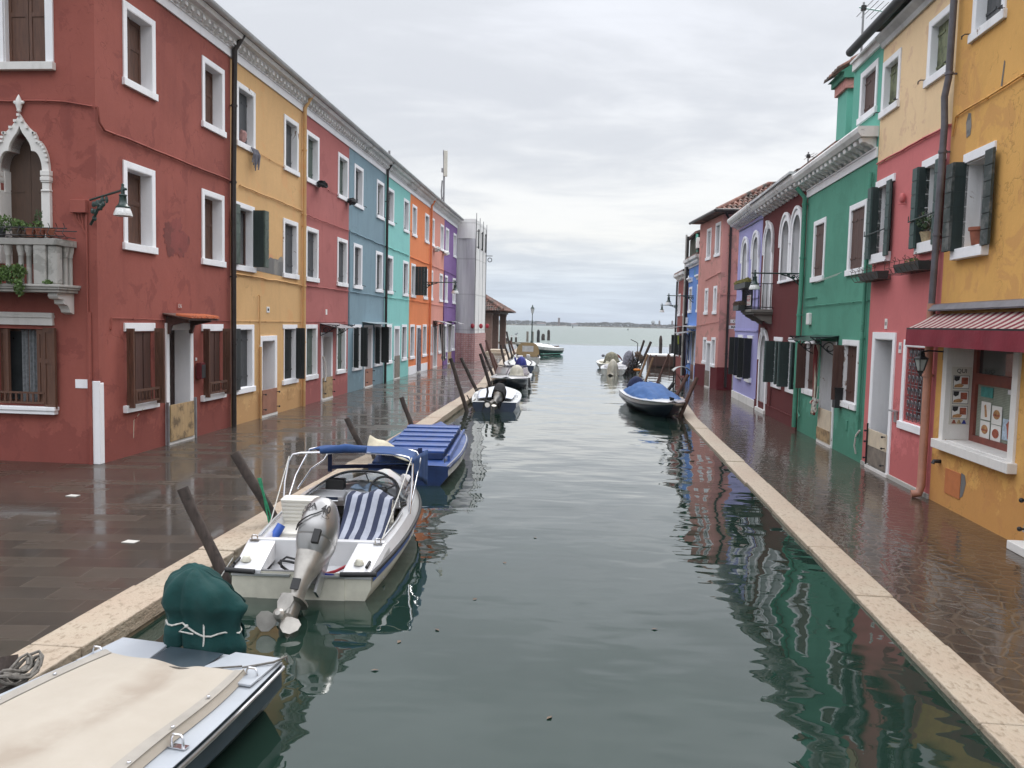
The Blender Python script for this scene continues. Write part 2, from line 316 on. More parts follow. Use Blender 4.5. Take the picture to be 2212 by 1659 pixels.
def paving_left():
    m, t, b = new_mat('wet_trachyte_paving'); v = obj_coord(t, rot=(0, 0, R(-7)))
    n = t.nodes.new('ShaderNodeTexBrick'); t.links.new(v, n.inputs[0]); n.offset = .5
    n.inputs['Color1'].default_value = (.021, .0165, .0125, 1); n.inputs['Color2'].default_value = (.045, .035, .023, 1); n.inputs['Mortar'].default_value = (.062, .051, .036, 1)
    n.inputs['Scale'].default_value = 1; n.inputs['Mortar Size'].default_value = .006; n.inputs['Brick Width'].default_value = .74; n.inputs['Row Height'].default_value = .30; n.inputs['Mortar Smooth'].default_value = .2
    g = tex_noise(t, v, 5, 6, .7); big = tex_noise(t, v, .45, 5, .6, .4)
    col = mix_n(t, .35, n.outputs[0], ramp_n(t, g, [(.3, (.020, .0145, .0105)), (.7, (.056, .041, .029))]))
    t.links.new(col, b.inputs['Base Color'])
    sl = t.nodes.new('ShaderNodeMapping'); sl.inputs['Scale'].default_value = (.55, 2.0, 1); t.links.new(v, sl.inputs[0])
    dry = tex_noise(t, sl.outputs[0], 1.0, 4, .6)
    wetm = ramp_n(t, math_n(t, 'ADD', math_n(t, 'MULTIPLY', big, .5), math_n(t, 'MULTIPLY', dry, .5)), [(.40, (0, 0, 0)), (.52, (1, 1, 1))])
    nr = t.nodes.new('ShaderNodeTexBrick'); t.links.new(v, nr.inputs[0]); nr.offset = .5; nr.inputs['Scale'].default_value = 1; nr.inputs['Mortar Size'].default_value = 0; nr.inputs['Brick Width'].default_value = .74; nr.inputs['Row Height'].default_value = .30
    nr.inputs['Color1'].default_value = (0, 0, 0, 1); nr.inputs['Color2'].default_value = (1, 1, 1, 1)
    slab = ramp_n(t, nr.outputs[0], [(.55, (0, 0, 0)), (.8, (1, 1, 1))])
    wetm = math_n(t, 'ADD', math_n(t, 'MULTIPLY', mix_n(t, 1.0, wetm, slab, 'MULTIPLY'), .8), math_n(t, 'MULTIPLY', wetm, .25))
    b.inputs['Roughness'].default_value = .6; b.inputs['Specular IOR Level'].default_value = .3
    bp = t.nodes.new('ShaderNodeBump'); bp.inputs['Strength'].default_value = .5; bp.inputs['Distance'].default_value = .012
    t.links.new(math_n(t, 'ADD', math_n(t, 'SUBTRACT', math_n(t, 'MULTIPLY', g, .25), n.outputs[1]), math_n(t, 'MULTIPLY', tex_noise(t, v, 22, 3, .6), .1)), bp.inputs['Height']); t.links.new(bp.outputs[0], b.inputs['Normal'])
    # film of rain water: glossy coat, mirror-smooth in puddles, broken by the slab texture elsewhere
    b.inputs['Coat Weight'].default_value = 1; b.inputs['Coat IOR'].default_value = 1.27
    t.links.new(math_n(t, 'ADD', math_n(t, 'MULTIPLY', wetm, .30), .035), b.inputs['Coat Roughness'])
    b2 = t.nodes.new('ShaderNodeBump'); b2.inputs['Distance'].default_value = .010
    t.links.new(math_n(t, 'ADD', math_n(t, 'MULTIPLY', wetm, .60), .05), b2.inputs['Strength'])
    hh = math_n(t, 'ADD', math_n(t, 'MULTIPLY', n.outputs[1], -.7), math_n(t, 'MULTIPLY', tex_noise(t, v, 3.5, 4, .55), .8)); t.links.new(hh, b2.inputs['Height']); t.links.new(b2.outputs[0], b.inputs['Coat Normal'])
    return m
M['paving_left'] = paving_left()
def paving_right():
    m, t, b = new_mat('flooded_rubble_paving'); v = obj_coord(t, rot=(0, 0, R(15)))
    w = tex_noise(t, v, 2.5, 3, .5)
    vo = t.nodes.new('ShaderNodeTexVoronoi'); vo.feature = 'DISTANCE_TO_EDGE'; vo.inputs['Randomness'].default_value = .75; vo.inputs['Scale'].default_value = 5.2; t.links.new(v, vo.inputs['Vector'])
    vc = t.nodes.new('ShaderNodeTexVoronoi'); vc.inputs['Randomness'].default_value = .75; vc.inputs['Scale'].default_value = 5.2; t.links.new(v, vc.inputs['Vector'])
    s = t.nodes.new('ShaderNodeSeparateColor'); t.links.new(vc.outputs['Color'], s.inputs[0])
    cell = mix_n(t, s.outputs[0], (.020, .013, .009), (.066, .044, .029))
    g = tex_noise(t, v, 8, 5, .7); cell = mix_n(t, .4, cell, ramp_n(t, g, [(.3, (.024, .015, .010)), (.7, (.085, .056, .036))]))
    edge = ramp_n(t, vo.outputs['Distance'], [(.02, (1, 1, 1)), (.055, (0, 0, 0))])
    t.links.new(mix_n(t, math_n(t, 'MULTIPLY', edge, .52), cell, (.115, .084, .056)), b.inputs['Base Color'])
    b.inputs['Roughness'].default_value = .7; b.inputs['Specular IOR Level'].default_value = .2
    b.inputs['Coat Weight'].default_value = 1; b.inputs['Coat IOR'].default_value = 1.35; b.inputs['Coat Roughness'].default_value = .03
    wv = math_n(t, 'ADD', tex_noise(t, obj_coord(t, (1.2, .8, 1)), 2.2, 3, .5), math_n(t, 'MULTIPLY', tex_noise(t, obj_coord(t, (1.3, .8, 1)), 9, 4, .55), .42))
    wv = math_n(t, 'ADD', wv, math_n(t, 'MULTIPLY', ramp_n(t, vo.outputs['Distance'], [(.0, (0, 0, 0)), (.12, (1, 1, 1))]), .16))
    bw = t.nodes.new('ShaderNodeBump'); bw.inputs['Strength'].default_value = .36; bw.inputs['Distance'].default_value = .018; t.links.new(wv, bw.inputs['Height']); t.links.new(bw.outputs[0], b.inputs['Coat Normal'])
    return m
M['paving_right'] = paving_right()
def kerb_mat():
    m, t, b = new_mat('pitted_istrian_kerb'); v = obj_coord(t)
    big = tex_noise(t, v, .9, 4, .6); mp = t.nodes.new('ShaderNodeMapping'); mp.inputs['Scale'].default_value = (1, .55, 1); mp.inputs['Rotation'].default_value = (0, 0, .3); t.links.new(v, mp.inputs[0])
    pit = tex_noise(t, mp.outputs[0], 26, 5, .62)
    col = ramp_n(t, big, [(.3, (.38, .285, .21)), (.5, (.40, .32, .24)), (.7, (.42, .36, .275))])
    s = t.nodes.new('ShaderNodeSeparateXYZ'); t.links.new(obj_coord(t), s.inputs[0])
    col = mix_n(t, ramp_n(t, pit, [(.37, (1, 1, 1)), (.47, (0, 0, 0))]), col, (.28, .22, .155))
    algae = t.nodes.new('ShaderNodeMapRange'); t.links.new(math_n(t, 'ADD', s.outputs[2], math_n(t, 'MULTIPLY', big, .05)), algae.inputs[0]); algae.inputs[1].default_value = .155; algae.inputs[2].default_value = .115
    t.links.new(mix_n(t, math_n(t, 'MULTIPLY', algae.outputs[0], math_n(t, 'GREATER_THAN', s.outputs[0], -90)), col, (.085, .072, .045)) if False else col, b.inputs['Base Color'])
    b.inputs['Roughness'].default_value = .55; bump(t, b, math_n(t, 'ADD', math_n(t, 'MULTIPLY', pit, 1.0), math_n(t, 'MULTIPLY', big, .6)), .9, .022); return m
M['kerb'] = kerb_mat()
M['quay_face'] = stucco('algae_stained_quay_stone', (.16, .125, .080), stain=(.05, .045, .03), patch=(.035, .035, .022), patch_amt=.8, seed=12, var=.35)

# ---------------------------------------------------------------- mesh building
class MB:
    def __init__(s, M=None):
        s.v = []; s.f = []; s.mi = []; s.M = M; s.cur = 0
    def P(s, pts):
        i = len(s.v)
        for p in pts: s.v.append(s.M @ Vector(p) if s.M else Vector(p))
        return list(range(i, i + len(pts)))
    def F(s, idx): s.f.append(tuple(idx)); s.mi.append(s.cur)
    def quad(s, a, b, c, d): s.F(s.P([a, b, c, d]))
    def hexa(s, p):       # p: bottom 4 (ccw) + top 4
        i = s.P(p)
        for q in ((0, 3, 2, 1), (4, 5, 6, 7), (0, 1, 5, 4), (1, 2, 6, 5), (2, 3, 7, 6), (3, 0, 4, 7)): s.F([i[k] for k in q])
    def box(s, x0, x1, y0, y1, z0, z1, T=None):
        p = [(x0, y0, z0), (x1, y0, z0), (x1, y1, z0), (x0, y1, z0), (x0, y0, z1), (x1, y0, z1), (x1, y1, z1), (x0, y1, z1)]
        if T: p = [T @ Vector(q) for q in p]
        s.hexa(p)
    def fbox(s, fr, u0, u1, d0, d1, z0, z1):
        s.hexa([fr(u0, d0, z0), fr(u1, d0, z0), fr(u1, d1, z0), fr(u0, d1, z0), fr(u0, d0, z1), fr(u1, d0, z1), fr(u1, d1, z1), fr(u0, d1, z1)])
    def loft(s, rings, closed=True, cap0=True, cap1=True):
        ids = [s.P(r) for r in rings]; n = len(rings[0])
        for a, b in zip(ids, ids[1:]):
            for k in range(n if closed else n - 1):
                j = (k + 1) % n; s.F((a[k], a[j], b[j], b[k]))
        if closed and cap0: s.F(list(reversed(ids[0])))
        if closed and cap1: s.F(ids[-1])
    def tube(s, pts, r, n=8, caps=True, rs=None):
        pts = [Vector(p) for p in pts]; rings = []; up = None
        for i, p in enumerate(pts):
            d = (pts[min(i + 1, len(pts) - 1)] - pts[max(i - 1, 0)]).normalized()
            if up is None: up = Vector((0, 0, 1)) if abs(d.z) < .9 else Vector((0, 1, 0))
            x = d.cross(up)
            if x.length < 1e-4: x = d.orthogonal()
            x.normalize(); y = x.cross(d).normalized(); up = y
            q = rs[i] if rs else r
            rings.append([p + (x * math.cos(2 * PI * k / n) + y * math.sin(2 * PI * k / n)) * q for k in range(n)])
        s.loft(rings, True, caps, caps)
    def lathe(s, c, prof, n=12, T=None):
        c = Vector(c); rings = []
        for r, z in prof:
            ring = [Vector((r * math.cos(2 * PI * k / n), r * math.sin(2 * PI * k / n), z)) for k in range(n)]
            rings.append([c + (T @ q if T else q) for q in ring])
        s.loft(rings)
    def sphere(s, c, rx, ry, rz, n=10, m=7, T=None, wob=0, seed=0):
        c = Vector(c); rings = []
        for j in range(1, m):
            a = PI * j / m; ring = []
            for k in range(n):
                b = 2 * PI * k / n; q = Vector((rx * math.sin(a) * math.cos(b), ry * math.sin(a) * math.sin(b), -rz * math.cos(a)))
                if wob: q *= 1 + wob * noise.noise(q * 4 / max(rx, rz) * .6 + Vector((seed, 0, 0)))
                ring.append(c + (T @ q if T else q))
            rings.append(ring)
        s.loft(rings)
    def grid(s, fn, nu, nv):
        ids = [s.P([fn(i / nu, j / nv) for j in range(nv + 1)]) for i in range(nu + 1)]
        for i in range(nu):
            for j in range(nv): s.F((ids[i][j], ids[i + 1][j], ids[i + 1][j + 1], ids[i][j + 1]))
    def poly(s, loops, fn):
        """filled polygon with holes; loops of 2D points, fn maps 2D->3D"""
        flat = [p for l in loops for p in l]
        tri = tessellate_polygon([[Vector((p[0], p[1], 0)) for p in l] for l in loops])
        ids = s.P([fn(*p) for p in flat])
        for a, b, c in tri: s.F((ids[a], ids[b], ids[c]))
    def prism(s, pts, f0, f1):
        """closed 2D outline between two mapped planes"""
        s.poly([pts], f0); s.poly([pts], f1)
        n = len(pts)
        for k in range(n):
            j = (k + 1) % n; s.quad(f0(*pts[k]), f0(*pts[j]), f1(*pts[j]), f1(*pts[k]))
    def ring_prism(s, outer, inner, f0, f1, closed=False):
        n = len(outer)
        for k in range(n if closed else n - 1):
            j = (k + 1) % n
            a, b, c, d = outer[k], outer[j], inner[j], inner[k]
            s.quad(f1(*a), f1(*b), f1(*c), f1(*d)); s.quad(f0(*a), f1(*a), f1(*b), f0(*b)); s.quad(f0(*d), f0(*c), f1(*c), f1(*d))
        if not closed:
            for k in (0, n - 1): s.quad(f0(*outer[k]), f1(*outer[k]), f1(*inner[k]), f0(*inner[k]))
    def pieces(s):
        par = list(range(len(s.v)))
        def find(a):
            while par[a] != a: par[a] = par[par[a]]; a = par[a]
            return a
        key = {}
        for i, v in enumerate(s.v):
            k = (round(v.x, 4), round(v.y, 4), round(v.z, 4)); j = key.setdefault(k, i); par[find(i)] = find(j)
        for f in s.f:
            for i in f[1:]: par[find(i)] = find(f[0])
        out_ = {}
        for f, m_ in zip(s.f, s.mi): out_.setdefault(find(f[0]), []).append((f, m_))
        res = []
        for fs in out_.values():
            q = MB(); q.v = s.v; used = sorted({i for f, _ in fs for i in f}); mp = {a: b for b, a in enumerate(used)}; q.v = [s.v[i] for i in used]
            q.f = [tuple(mp[i] for i in f) for f, _ in fs]; q.mi = [m_ for _, m_ in fs]; res.append(q)
        return res
    def build(s, name, mat, parent=None, smooth=False, bevel=0, origin=None, solid=0, each=False):
        if each: return [q.build(name, mat, parent, smooth, bevel, origin, solid) for q in s.pieces()][0]
        me = bpy.data.meshes.new(name); o = bpy.data.objects.new(name, me); COL.objects.link(o)
        root = parent
        while root is not None and root.parent is not None: root = root.parent
        if root is not None:
            inv = ROOTM[root.name].inverted(); vs = [inv @ v for v in s.v]
        else:
            if origin is None:
                xs = [v.x for v in s.v]; ys = [v.y for v in s.v]; zs = [v.z for v in s.v]
                origin = ((min(xs) + max(xs)) / 2, (min(ys) + max(ys)) / 2, min(zs))
            org = Vector(origin); vs = [v - org for v in s.v]; o.location = org; ROOTM[o.name] = Matrix.Translation(org)
        me.from_pydata(vs, [], s.f)
        bm = bmesh.new(); bm.from_mesh(me); bm.faces.ensure_lookup_table()
        for f, k in zip(bm.faces, s.mi): f.material_index = k
        bmesh.ops.remove_doubles(bm, verts=bm.verts, dist=.00015)
        bmesh.ops.recalc_face_normals(bm, faces=bm.faces)
        bm.to_mesh(me); bm.free()
        mats = mat if isinstance(mat, (list, tuple)) else [mat]
        for q in mats: me.materials.append(M[q] if isinstance(q, str) else q)
        if smooth:
            me.polygons.foreach_set('use_smooth', [True] * len(me.polygons)); me.set_sharp_from_angle(angle=R(smooth if smooth > 1 else 40))
        if bevel:
            md = o.modifiers.new('bevel', 'BEVEL'); md.width = bevel; md.segments = 2; md.limit_method = 'ANGLE'
        if solid:
            md = o.modifiers.new('thickness', 'SOLIDIFY'); md.thickness = solid; md.offset = 0
        if parent is not None: o.parent = parent
        me.update(); return o
ROOTM = {}
def tag(o, label, cat, group=None, kind=None):
    if label: o['label'] = label
    if cat: o['category'] = cat
    if group: o['group'] = group
    if kind: o['kind'] = kind
    return o
def thing(name, label, cat, loc, rz=0, group=None, tilt=None):
    o = bpy.data.objects.new(name, None); COL.objects.link(o); o.empty_display_size = .2
    mt = Matrix.Translation(Vector(loc)) @ Matrix.Rotation(rz, 4, 'Z')
    o.matrix_world = mt; o.location = loc; o.rotation_euler = (0, 0, rz); ROOTM[o.name] = mt
    return tag(o, label, cat, group)
def Mof(o): return ROOTM[o.name]
def structure(mb, name, mat, **k):
    o = mb.build(name, mat, origin=(0, 0, 0), **k); o['kind'] = 'structure'; return o
class Frame:
    """facade frame: u along the wall, d outwards, z up"""
    def __init__(s, p0, p1, sign):
        s.p = Vector((p0[0], p0[1], 0)); e = Vector((p1[0] - p0[0], p1[1] - p0[1], 0)).normalized(); s.e = e
        s.n = Vector((-e.y, e.x, 0)) * sign; s.ang = math.atan2(e.y, e.x)
    def __call__(s, u, d, z): return s.p + s.e * u + s.n * d + Vector((0, 0, z))
LF = Frame((-7.73, 12.4), (-8.07, 48.7), -1)      # left facades, u=0 at the red corner
FF = Frame((0, 12.38), (1, 12.38), -1)            # short front of the red house: u is world x
RF = Frame((5.15, 8.0), (5.20, 31.0), 1)          # right facades, u=0 at y=8
def text_into(mb, body, size, fn, depth=.004, bold=0.0, align='CENTER'):
    cu = bpy.data.curves.new('lettering', 'FONT'); cu.body = body; cu.size = size; cu.align_x = align; cu.align_y = 'CENTER'; cu.offset = bold; cu.resolution_u = 3
    ob = bpy.data.objects.new('lettering', cu); COL.objects.link(ob)
    dg = bpy.context.evaluated_depsgraph_get(); me = bpy.data.meshes.new_from_object(ob.evaluated_get(dg))
    vs = [v.co.copy() for v in me.vertices]
    for p in me.polygons: mb.F(mb.P([fn(vs[i].x, vs[i].y, depth) for i in p.vertices]))
    bpy.data.objects.remove(ob); bpy.data.curves.remove(cu); bpy.data.meshes.remove(me)

# ---------------------------------------------------------------- facade parts
def rect(u0, u1, z0, z1): return [(u0, z0), (u1, z0), (u1, z1), (u0, z1)]
def arch_pts(uc, hw, z0, zs, rise, n=12, pointed=0):
    """door/window opening outline with round head"""
    p = [(uc - hw, z0), (uc + hw, z0)]
    for k in range(n + 1):
        a = PI * k / n; p.append((uc + hw * math.cos(a), zs + rise * math.sin(a)))
    return p
def wall(fr, root, outline, holes, mat, dep=.22, name='wall', thick=None, back=7.5, sides=True, roofz=None, label=None):
    mb = MB(); mb.poly([outline] + holes, lambda u, z: fr(u, 0, z))
    for h in holes:
        n = len(h)
        for k in range(n):
            j = (k + 1) % n; a, b = h[k], h[j]; mb.quad(fr(a[0], 0, a[1]), fr(b[0], 0, b[1]), fr(b[0], -dep, b[1]), fr(a[0], -dep, a[1]))
    if sides:
        us = [p[0] for p in outline]; zs = [p[1] for p in outline]; u0, u1, z0, z1 = min(us), max(us), min(zs), max(zs)
        e = .002
        mb.quad(fr(u0 + e, 0, z0), fr(u0 + e, 0, z1), fr(u0 + e, -back, z1), fr(u0 + e, -back, z0))
        mb.quad(fr(u1 - e, 0, z0), fr(u1 - e, 0, z1), fr(u1 - e, -back, z1), fr(u1 - e, -back, z0))
        mb.quad(fr(u0 + e, -back, z0), fr(u0 + e, -back, z1), fr(u1 - e, -back, z1), fr(u1 - e, -back, z0))
        mb.quad(fr(u0, 0, z1), fr(u1, 0, z1), fr(u1, -back, z1), fr(u0, -back, z1))
    o = mb.build(name, mat, root)
    if label: o['label'] = label
    return o
def leaf_mesh(mb, fr, hu, hd, ang, w, z0, z1, dirn, boards=5, th=.035):
    """board shutter leaf hinged at (hu,hd); ang 0 = closed along dirn*u, 90 = straight out"""
    ca, sa = math.cos(R(ang)) * dirn, math.sin(R(ang))
    def q(a, t, z): return fr(hu + ca * a - sa * dirn * 0 - (sa * dirn) * t, hd + sa * a + math.cos(R(ang)) * t, z)
    def bx(a0, a1, t0, t1, zz0, zz1): mb.hexa([q(a0, t0, zz0), q(a1, t0, zz0), q(a1, t1, zz0), q(a0, t1, zz0), q(a0, t0, zz1), q(a1, t0, zz1), q(a1, t1, zz1), q(a0, t1, zz1)])
    return bx
def shutter(fr, parent, hu, hd, ang, w, z0, z1, dirn, mat, style='plank', name='shutter'):
    mb = MB(); bx = leaf_mesh(mb, fr, hu, hd, ang, w, z0, z1, dirn)
    if style == 'plank':       # vertical boards with battens and strap hinges
        n = max(2, int(round(w / .13)))
        for k in range(n): bx(w * k / n + .002, w * (k + 1) / n - .002, 0, .028, z0, z1)
        for zz in (z0 + (z1 - z0) * .18, z0 + (z1 - z0) * .82): bx(.0, w * .8, .0285, .04, zz - .018, zz + .018)
    elif style == 'hplank':    # horizontal boards, visible steps
        n = max(4, int(round((z1 - z0) / .21)))
        bx(0, w, .004, .024, z0, z1)
        for k in range(n): bx(.001, w - .001, 0, .036 , z0 + (z1 - z0) * k / n + .006, z0 + (z1 - z0) * (k + 1) / n - .006)
    elif style == 'louver':
        bx(0, .04, 0, .035, z0, z1); bx(w - .04, w, 0, .035, z0, z1); bx(.04, w - .04, 0, .035, z0, z0 + .06); bx(.04, w - .04, 0, .035, z1 - .06, z1); bx(.04, w - .04, 0, .035, (z0 + z1) / 2 - .03, (z0 + z1) / 2 + .03)
        n = int((z1 - z0 - .12) / .055)
        for k in range(n):
            z = z0 + .06 + (z1 - z0 - .12) * k / n; bx(.04, w - .04, .006, .028, z + .005, z + .038)
        bx(.04, w - .04, .014, .018, z0 + .06, z1 - .06)
    else:                      # framed panels
        bx(0, .05, 0, .04, z0, z1); bx(w - .05, w, 0, .04, z0, z1)
        for a, b in ((z0, z0 + .07), (z0 + (z1 - z0) * .56, z0 + (z1 - z0) * .56 + .07), (z1 - .07, z1)): bx(.05, w - .05, 0, .04, a, b)
        bx(.05, w - .05, .012, .028, z0 + .07, z1 - .07)
    return mb.build(name, mat, parent)
def surround(fr, root, u0, u1, z0, z1, t=.105, proud=.022, lin_d=.17, sill=True, sill_h=.12, top=True, jambs=True, bottom=False, mat='white', name='window', sill_out=.028, foot=0):
    """painted stone surround with lined reveal; returns the part. u0..z1 is the OUTER size, opening is inset by t"""
    mb = MB(); iu0, iu1, iz1 = u0 + t, u1 - t, z1 - t; iz0 = z0 + (sill_h if sill else 0)
    if jambs:
        mb.fbox(fr, u0, iu0, -.01, proud, iz0, z1); mb.fbox(fr, iu1, u1, -.01, proud, iz0, z1)
    if top: mb.fbox(fr, (iu0 if jambs else u0), (iu1 if jambs else u1), -.01, proud - .001, iz1, z1)
    L = .012
    mb.fbox(fr, iu0 - .02, iu0 + L, -lin_d, proud - .004, iz0, iz1); mb.fbox(fr, iu1 - L, iu1 + .02, -lin_d, proud - .004, iz0, iz1)
    mb.fbox(fr, iu0 + L, iu1 - L, -lin_d, proud - .006, iz1 - L, iz1 + .02)
    mb.fbox(fr, iu0 + L, iu1 - L, -lin_d, proud - .006, iz0 - .02, iz0 + .006)
    w = mb.build(name, mat, root, bevel=.004)
    if sill:
        ms = MB(); ms.fbox(fr, u0 - .03, u1 + .03, -.015, proud + sill_out, z0, iz0 + .001); ms.build('window_sill', mat, w, bevel=.006)
    return w, (iu0 + L, iu1 - L, iz0 + .006, iz1 - L)
def holes_rect(u0, u1, z0, z1, t=.105, sill_h=.12, sill=True): return rect(u0 + t - .018, u1 - t + .018, z0 + (sill_h if sill else 0) - .018, z1 - t + .018)
def hooks(fr, w, u0, u1, z0):
    mb = MB()
    for u, s_ in ((u0, -1), (u1, 1)):
        mb.tube([fr(u, .02, z0 + .13), fr(u, .10, z0 + .13), fr(u + s_ * .10, .10, z0 + .13), fr(u + s_ * .10, .10, z0 + .09)], .009, 5)
    mb.build('shutter_hook', 'iron', w, each=True)
def win_closed(fr, root, u0, u1, z0, z1, smat, style='plank', frame='white', d=.15, hook=False, ajar=0, t=.105):
    w, (a, b, c, e) = surround(fr, root, u0, u1, z0, z1, mat=frame, lin_d=d + .05, t=t)
    mid = (a + b) / 2
    shutter(fr, w, a + .002, -d, 0 + ajar, mid - a - .004, c, e, 1, smat, style)
    shutter(fr, w, b - .002, -d, 0, b - mid - .004, c, e, -1, smat, style)
    if ajar:
        g = MB(); g.fbox(fr, a, b, -d - .048, -d - .042, c, e); g.build('pane', 'glass_dark', w)
    if hook: hooks(fr, w, u0, u1, z0)
    return w
def casement(fr, w, a, b, c, e, d, frm='shut_brown2', glass='glass_dark', bars=1, cross=0):
    f = MB(); t = .045
    f.fbox(fr, a, a + t, -d - .04, -d, c, e); f.fbox(fr, b - t, b, -d - .04, -d, c, e); f.fbox(fr, a + t, b - t, -d - .04, -d, c, c + t); f.fbox(fr, a + t, b - t, -d - .04, -d, e - t, e)
    for k in range(1, bars + 1):
        u = a + (b - a) * k / (bars + 1); f.fbox(fr, u - t * .6, u + t * .6, -d - .038, -d - .002, c + t, e - t)
    for k in range(1, cross + 1):
        z = c + (e - c) * k / (cross + 1); f.fbox(fr, a + t, b - t, -d - .036, -d - .004, z - .015, z + .015)
    o = f.build('casement', frm, w)
    g = MB(); g.fbox(fr, a, b, -d - .03, -d - .024, c, e); g.build('pane', glass, w)
    return o
def bifold(fr, w, u0, u1, z0, z1, smat, style, far=.24, near=.14, pb=.20, d0=-.05, nb=None, outer=None):
    """folding leaves: a panel standing out of the opening at each jamb, its partner turned back flat beside the wall"""
    if far:
        shutter(fr, w, u1, d0, 90, far - d0, z0, z1, -1, smat, style)
        if pb: shutter(fr, w, u1 + .004, far, 0, pb, z0, z1, 1, outer or smat, style)
    if near:
        shutter(fr, w, u0, d0, 90, near - d0, z0, z1, 1, smat, style)
        if pb: shutter(fr, w, u0 - .004, near, 0, nb or pb, z0, z1, -1, outer or smat, style)
def closed_pair(fr, w, a, b, c, e, d, smat, style='plank'):
    mid = (a + b) / 2
    shutter(fr, w, a + .002, -d, 0, mid - a - .004, c, e, 1, smat, style); shutter(fr, w, b - .002, -d, 0, b - mid - .004, c, e, -1, smat, style)
def door_unit(fr, root, u0, u1, z0, z1, leaf='door_brown', board=None, board_h=.62, d=.38, frame='white', t=.12, knobs=True, leafstyle='plank', ext_lab=None, brd_d=.0, threshold=True):
    mb = MB()
    mb.fbox(fr, u0, u0 + t, -.01, .028, z0, z1); mb.fbox(fr, u1 - t, u1, -.01, .028, z0, z1); mb.fbox(fr, u0 + t, u1 - t, -.01, .027, z1 - t, z1)
    mb.fbox(fr, u0 + t - .02, u0 + t + .012, -d, .02, z0, z1 - t); mb.fbox(fr, u1 - t - .012, u1 - t + .02, -d, .02, z0, z1 - t); mb.fbox(fr, u0 + t + .012, u1 - t - .012, -d, .02, z1 - t - .012, z1 - t + .02)
    w = mb.build('door', frame, root, bevel=.004)
    if threshold:
        ts = MB(); ts.fbox(fr, u0 + .01, u1 - .01, -d, .05, z0 - .05, z0 + .06); ts.build('threshold', 'stone_clean', w, bevel=.008)
    if leaf: shutter(fr, w, u0 + t + .013, -d + .01, 0, (u1 - u0) - 2 * t - .026, z0 + .02, z1 - t - .013, 1, leaf, leafstyle, name='door_leaf')
    if board:
        b = MB(); b.fbox(fr, u0 + t * .6, u1 - t * .6, brd_d + .03, brd_d + .055, z0 + .06, z0 + board_h); bo = b.build('flood_board', board, w, bevel=.003)
        if knobs:
            for u in (u0 + t * .75, u1 - t * .75):
                for z in (z0 + board_h * .3, z0 + board_h * .85):
                    k = MB(); k.tube([fr(u, brd_d + .05, z), fr(u, brd_d + .12, z)], .01, 6); k.sphere(fr(u, brd_d + .12, z), .026, .026, .026, 8, 5); k.build('clamp_knob', 'black', bo)
    return w
def downpipe(fr, root, pts, r, mat, clips=(), name='downpipe'):
    mb = MB(); mb.tube([fr(*p) for p in pts], r, 10)
    for z in clips:
        # interpolate along pipe by height
        for a, b in zip(pts, pts[1:]):
            if min(a[2], b[2]) <= z <= max(a[2], b[2]) and a[2] != b[2]:
                k = (z - a[2]) / (b[2] - a[2]); u = a[0] + (b[0] - a[0]) * k; d = a[1] + (b[1] - a[1]) * k
                mb.tube([fr(u, d, z - .02), fr(u, d, z + .02)], r * 1.25, 10); mb.fbox(fr, u - .012, u + .012, -.01, d, z - .012, z + .012); break
    return mb.build(name, mat, root, smooth=50)
def cable(fr, root, pts, r, mat, name='cable', wav=.012, seed=0):
    q = []
    rr = random.Random(seed)
    for a, b in zip(pts, pts[1:]):
        L = math.hypot(b[0] - a[0], b[2] - a[2]); n = max(1, int(L / .3))
        for k in range(n):
            s_ = k / n; q.append((a[0] + (b[0] - a[0]) * s_, a[1] + (b[1] - a[1]) * s_, a[2] + (b[2] - a[2]) * s_ + rr.uniform(-wav, wav)))
    q.append(pts[-1]); mb = MB(); mb.tube([fr(*p) for p in q], r, 6); 
    for p in q[::3]: mb.fbox(fr, p[0] - .015, p[0] + .015, -.005, p[1] + r, p[2] - .012, p[2] + .012)
    return mb.build(name, mat, root, smooth=60)
def leaves(mb, c, rx, ry, rz, n, size, rr, flat=.5):
    c = Vector(c)
    for _ in range(n):
        while True:
            q = Vector((rr.uniform(-1, 1), rr.uniform(-1, 1), rr.uniform(-1, 1)))
            if q.length <= 1 and (q.length > .45 or rr.random() < .3): break
        p = c + Vector((q.x * rx, q.y * ry, q.z * rz)); s_ = size * rr.uniform(.55, 1.3)
        d = Vector((rr.gauss(0, 1), rr.gauss(0, 1), rr.gauss(0, 1) * flat)).normalized(); e = d.orthogonal().normalized(); e.rotate(Matrix.Rotation(rr.uniform(0, 6.28), 3, d)); f = d.cross(e)
        mb.F(mb.P([p - e * s_ * .5, p + f * s_ * .32 + d * s_ * .1, p + e * s_ * .5, p - f * s_ * .32 + d * s_ * .1]))
# ================================================================= SETTING
GL, GR = .15, .03
def curb_line(pts, w, z0, z1, side, name):
    """row of kerb stones following a polyline; side +1: body lies towards +x of the outer edge"""
    mb = MB(); rr = random.Random(3)
    for a, b in zip(pts, pts[1:]):
        a = Vector((a[0], a[1], 0)); b = Vector((b[0], b[1], 0)); e = (b - a).normalized(); n = Vector((e.y, -e.x, 0)) * side; L = (b - a).length; s = 0
        while s < L - .05:
            l = min(rr.uniform(1.3, 2.2), L - s)
            if L - s - l < .5: l = L - s
            g = .004; dz = rr.uniform(-.008, .008); dx = rr.uniform(-.014, .014)
            p = [a + e * (s + g) + n * dx, a + e * (s + l - g) + n * dx, a + e * (s + l - g) + n * w, a + e * (s + g) + n * w]
            mb.hexa([q + Vector((0, 0, z0)) for q in p] + [q + Vector((0, 0, z1 + dz)) for q in p]); s += l
    return structure(mb, name, 'kerb', bevel=.012)
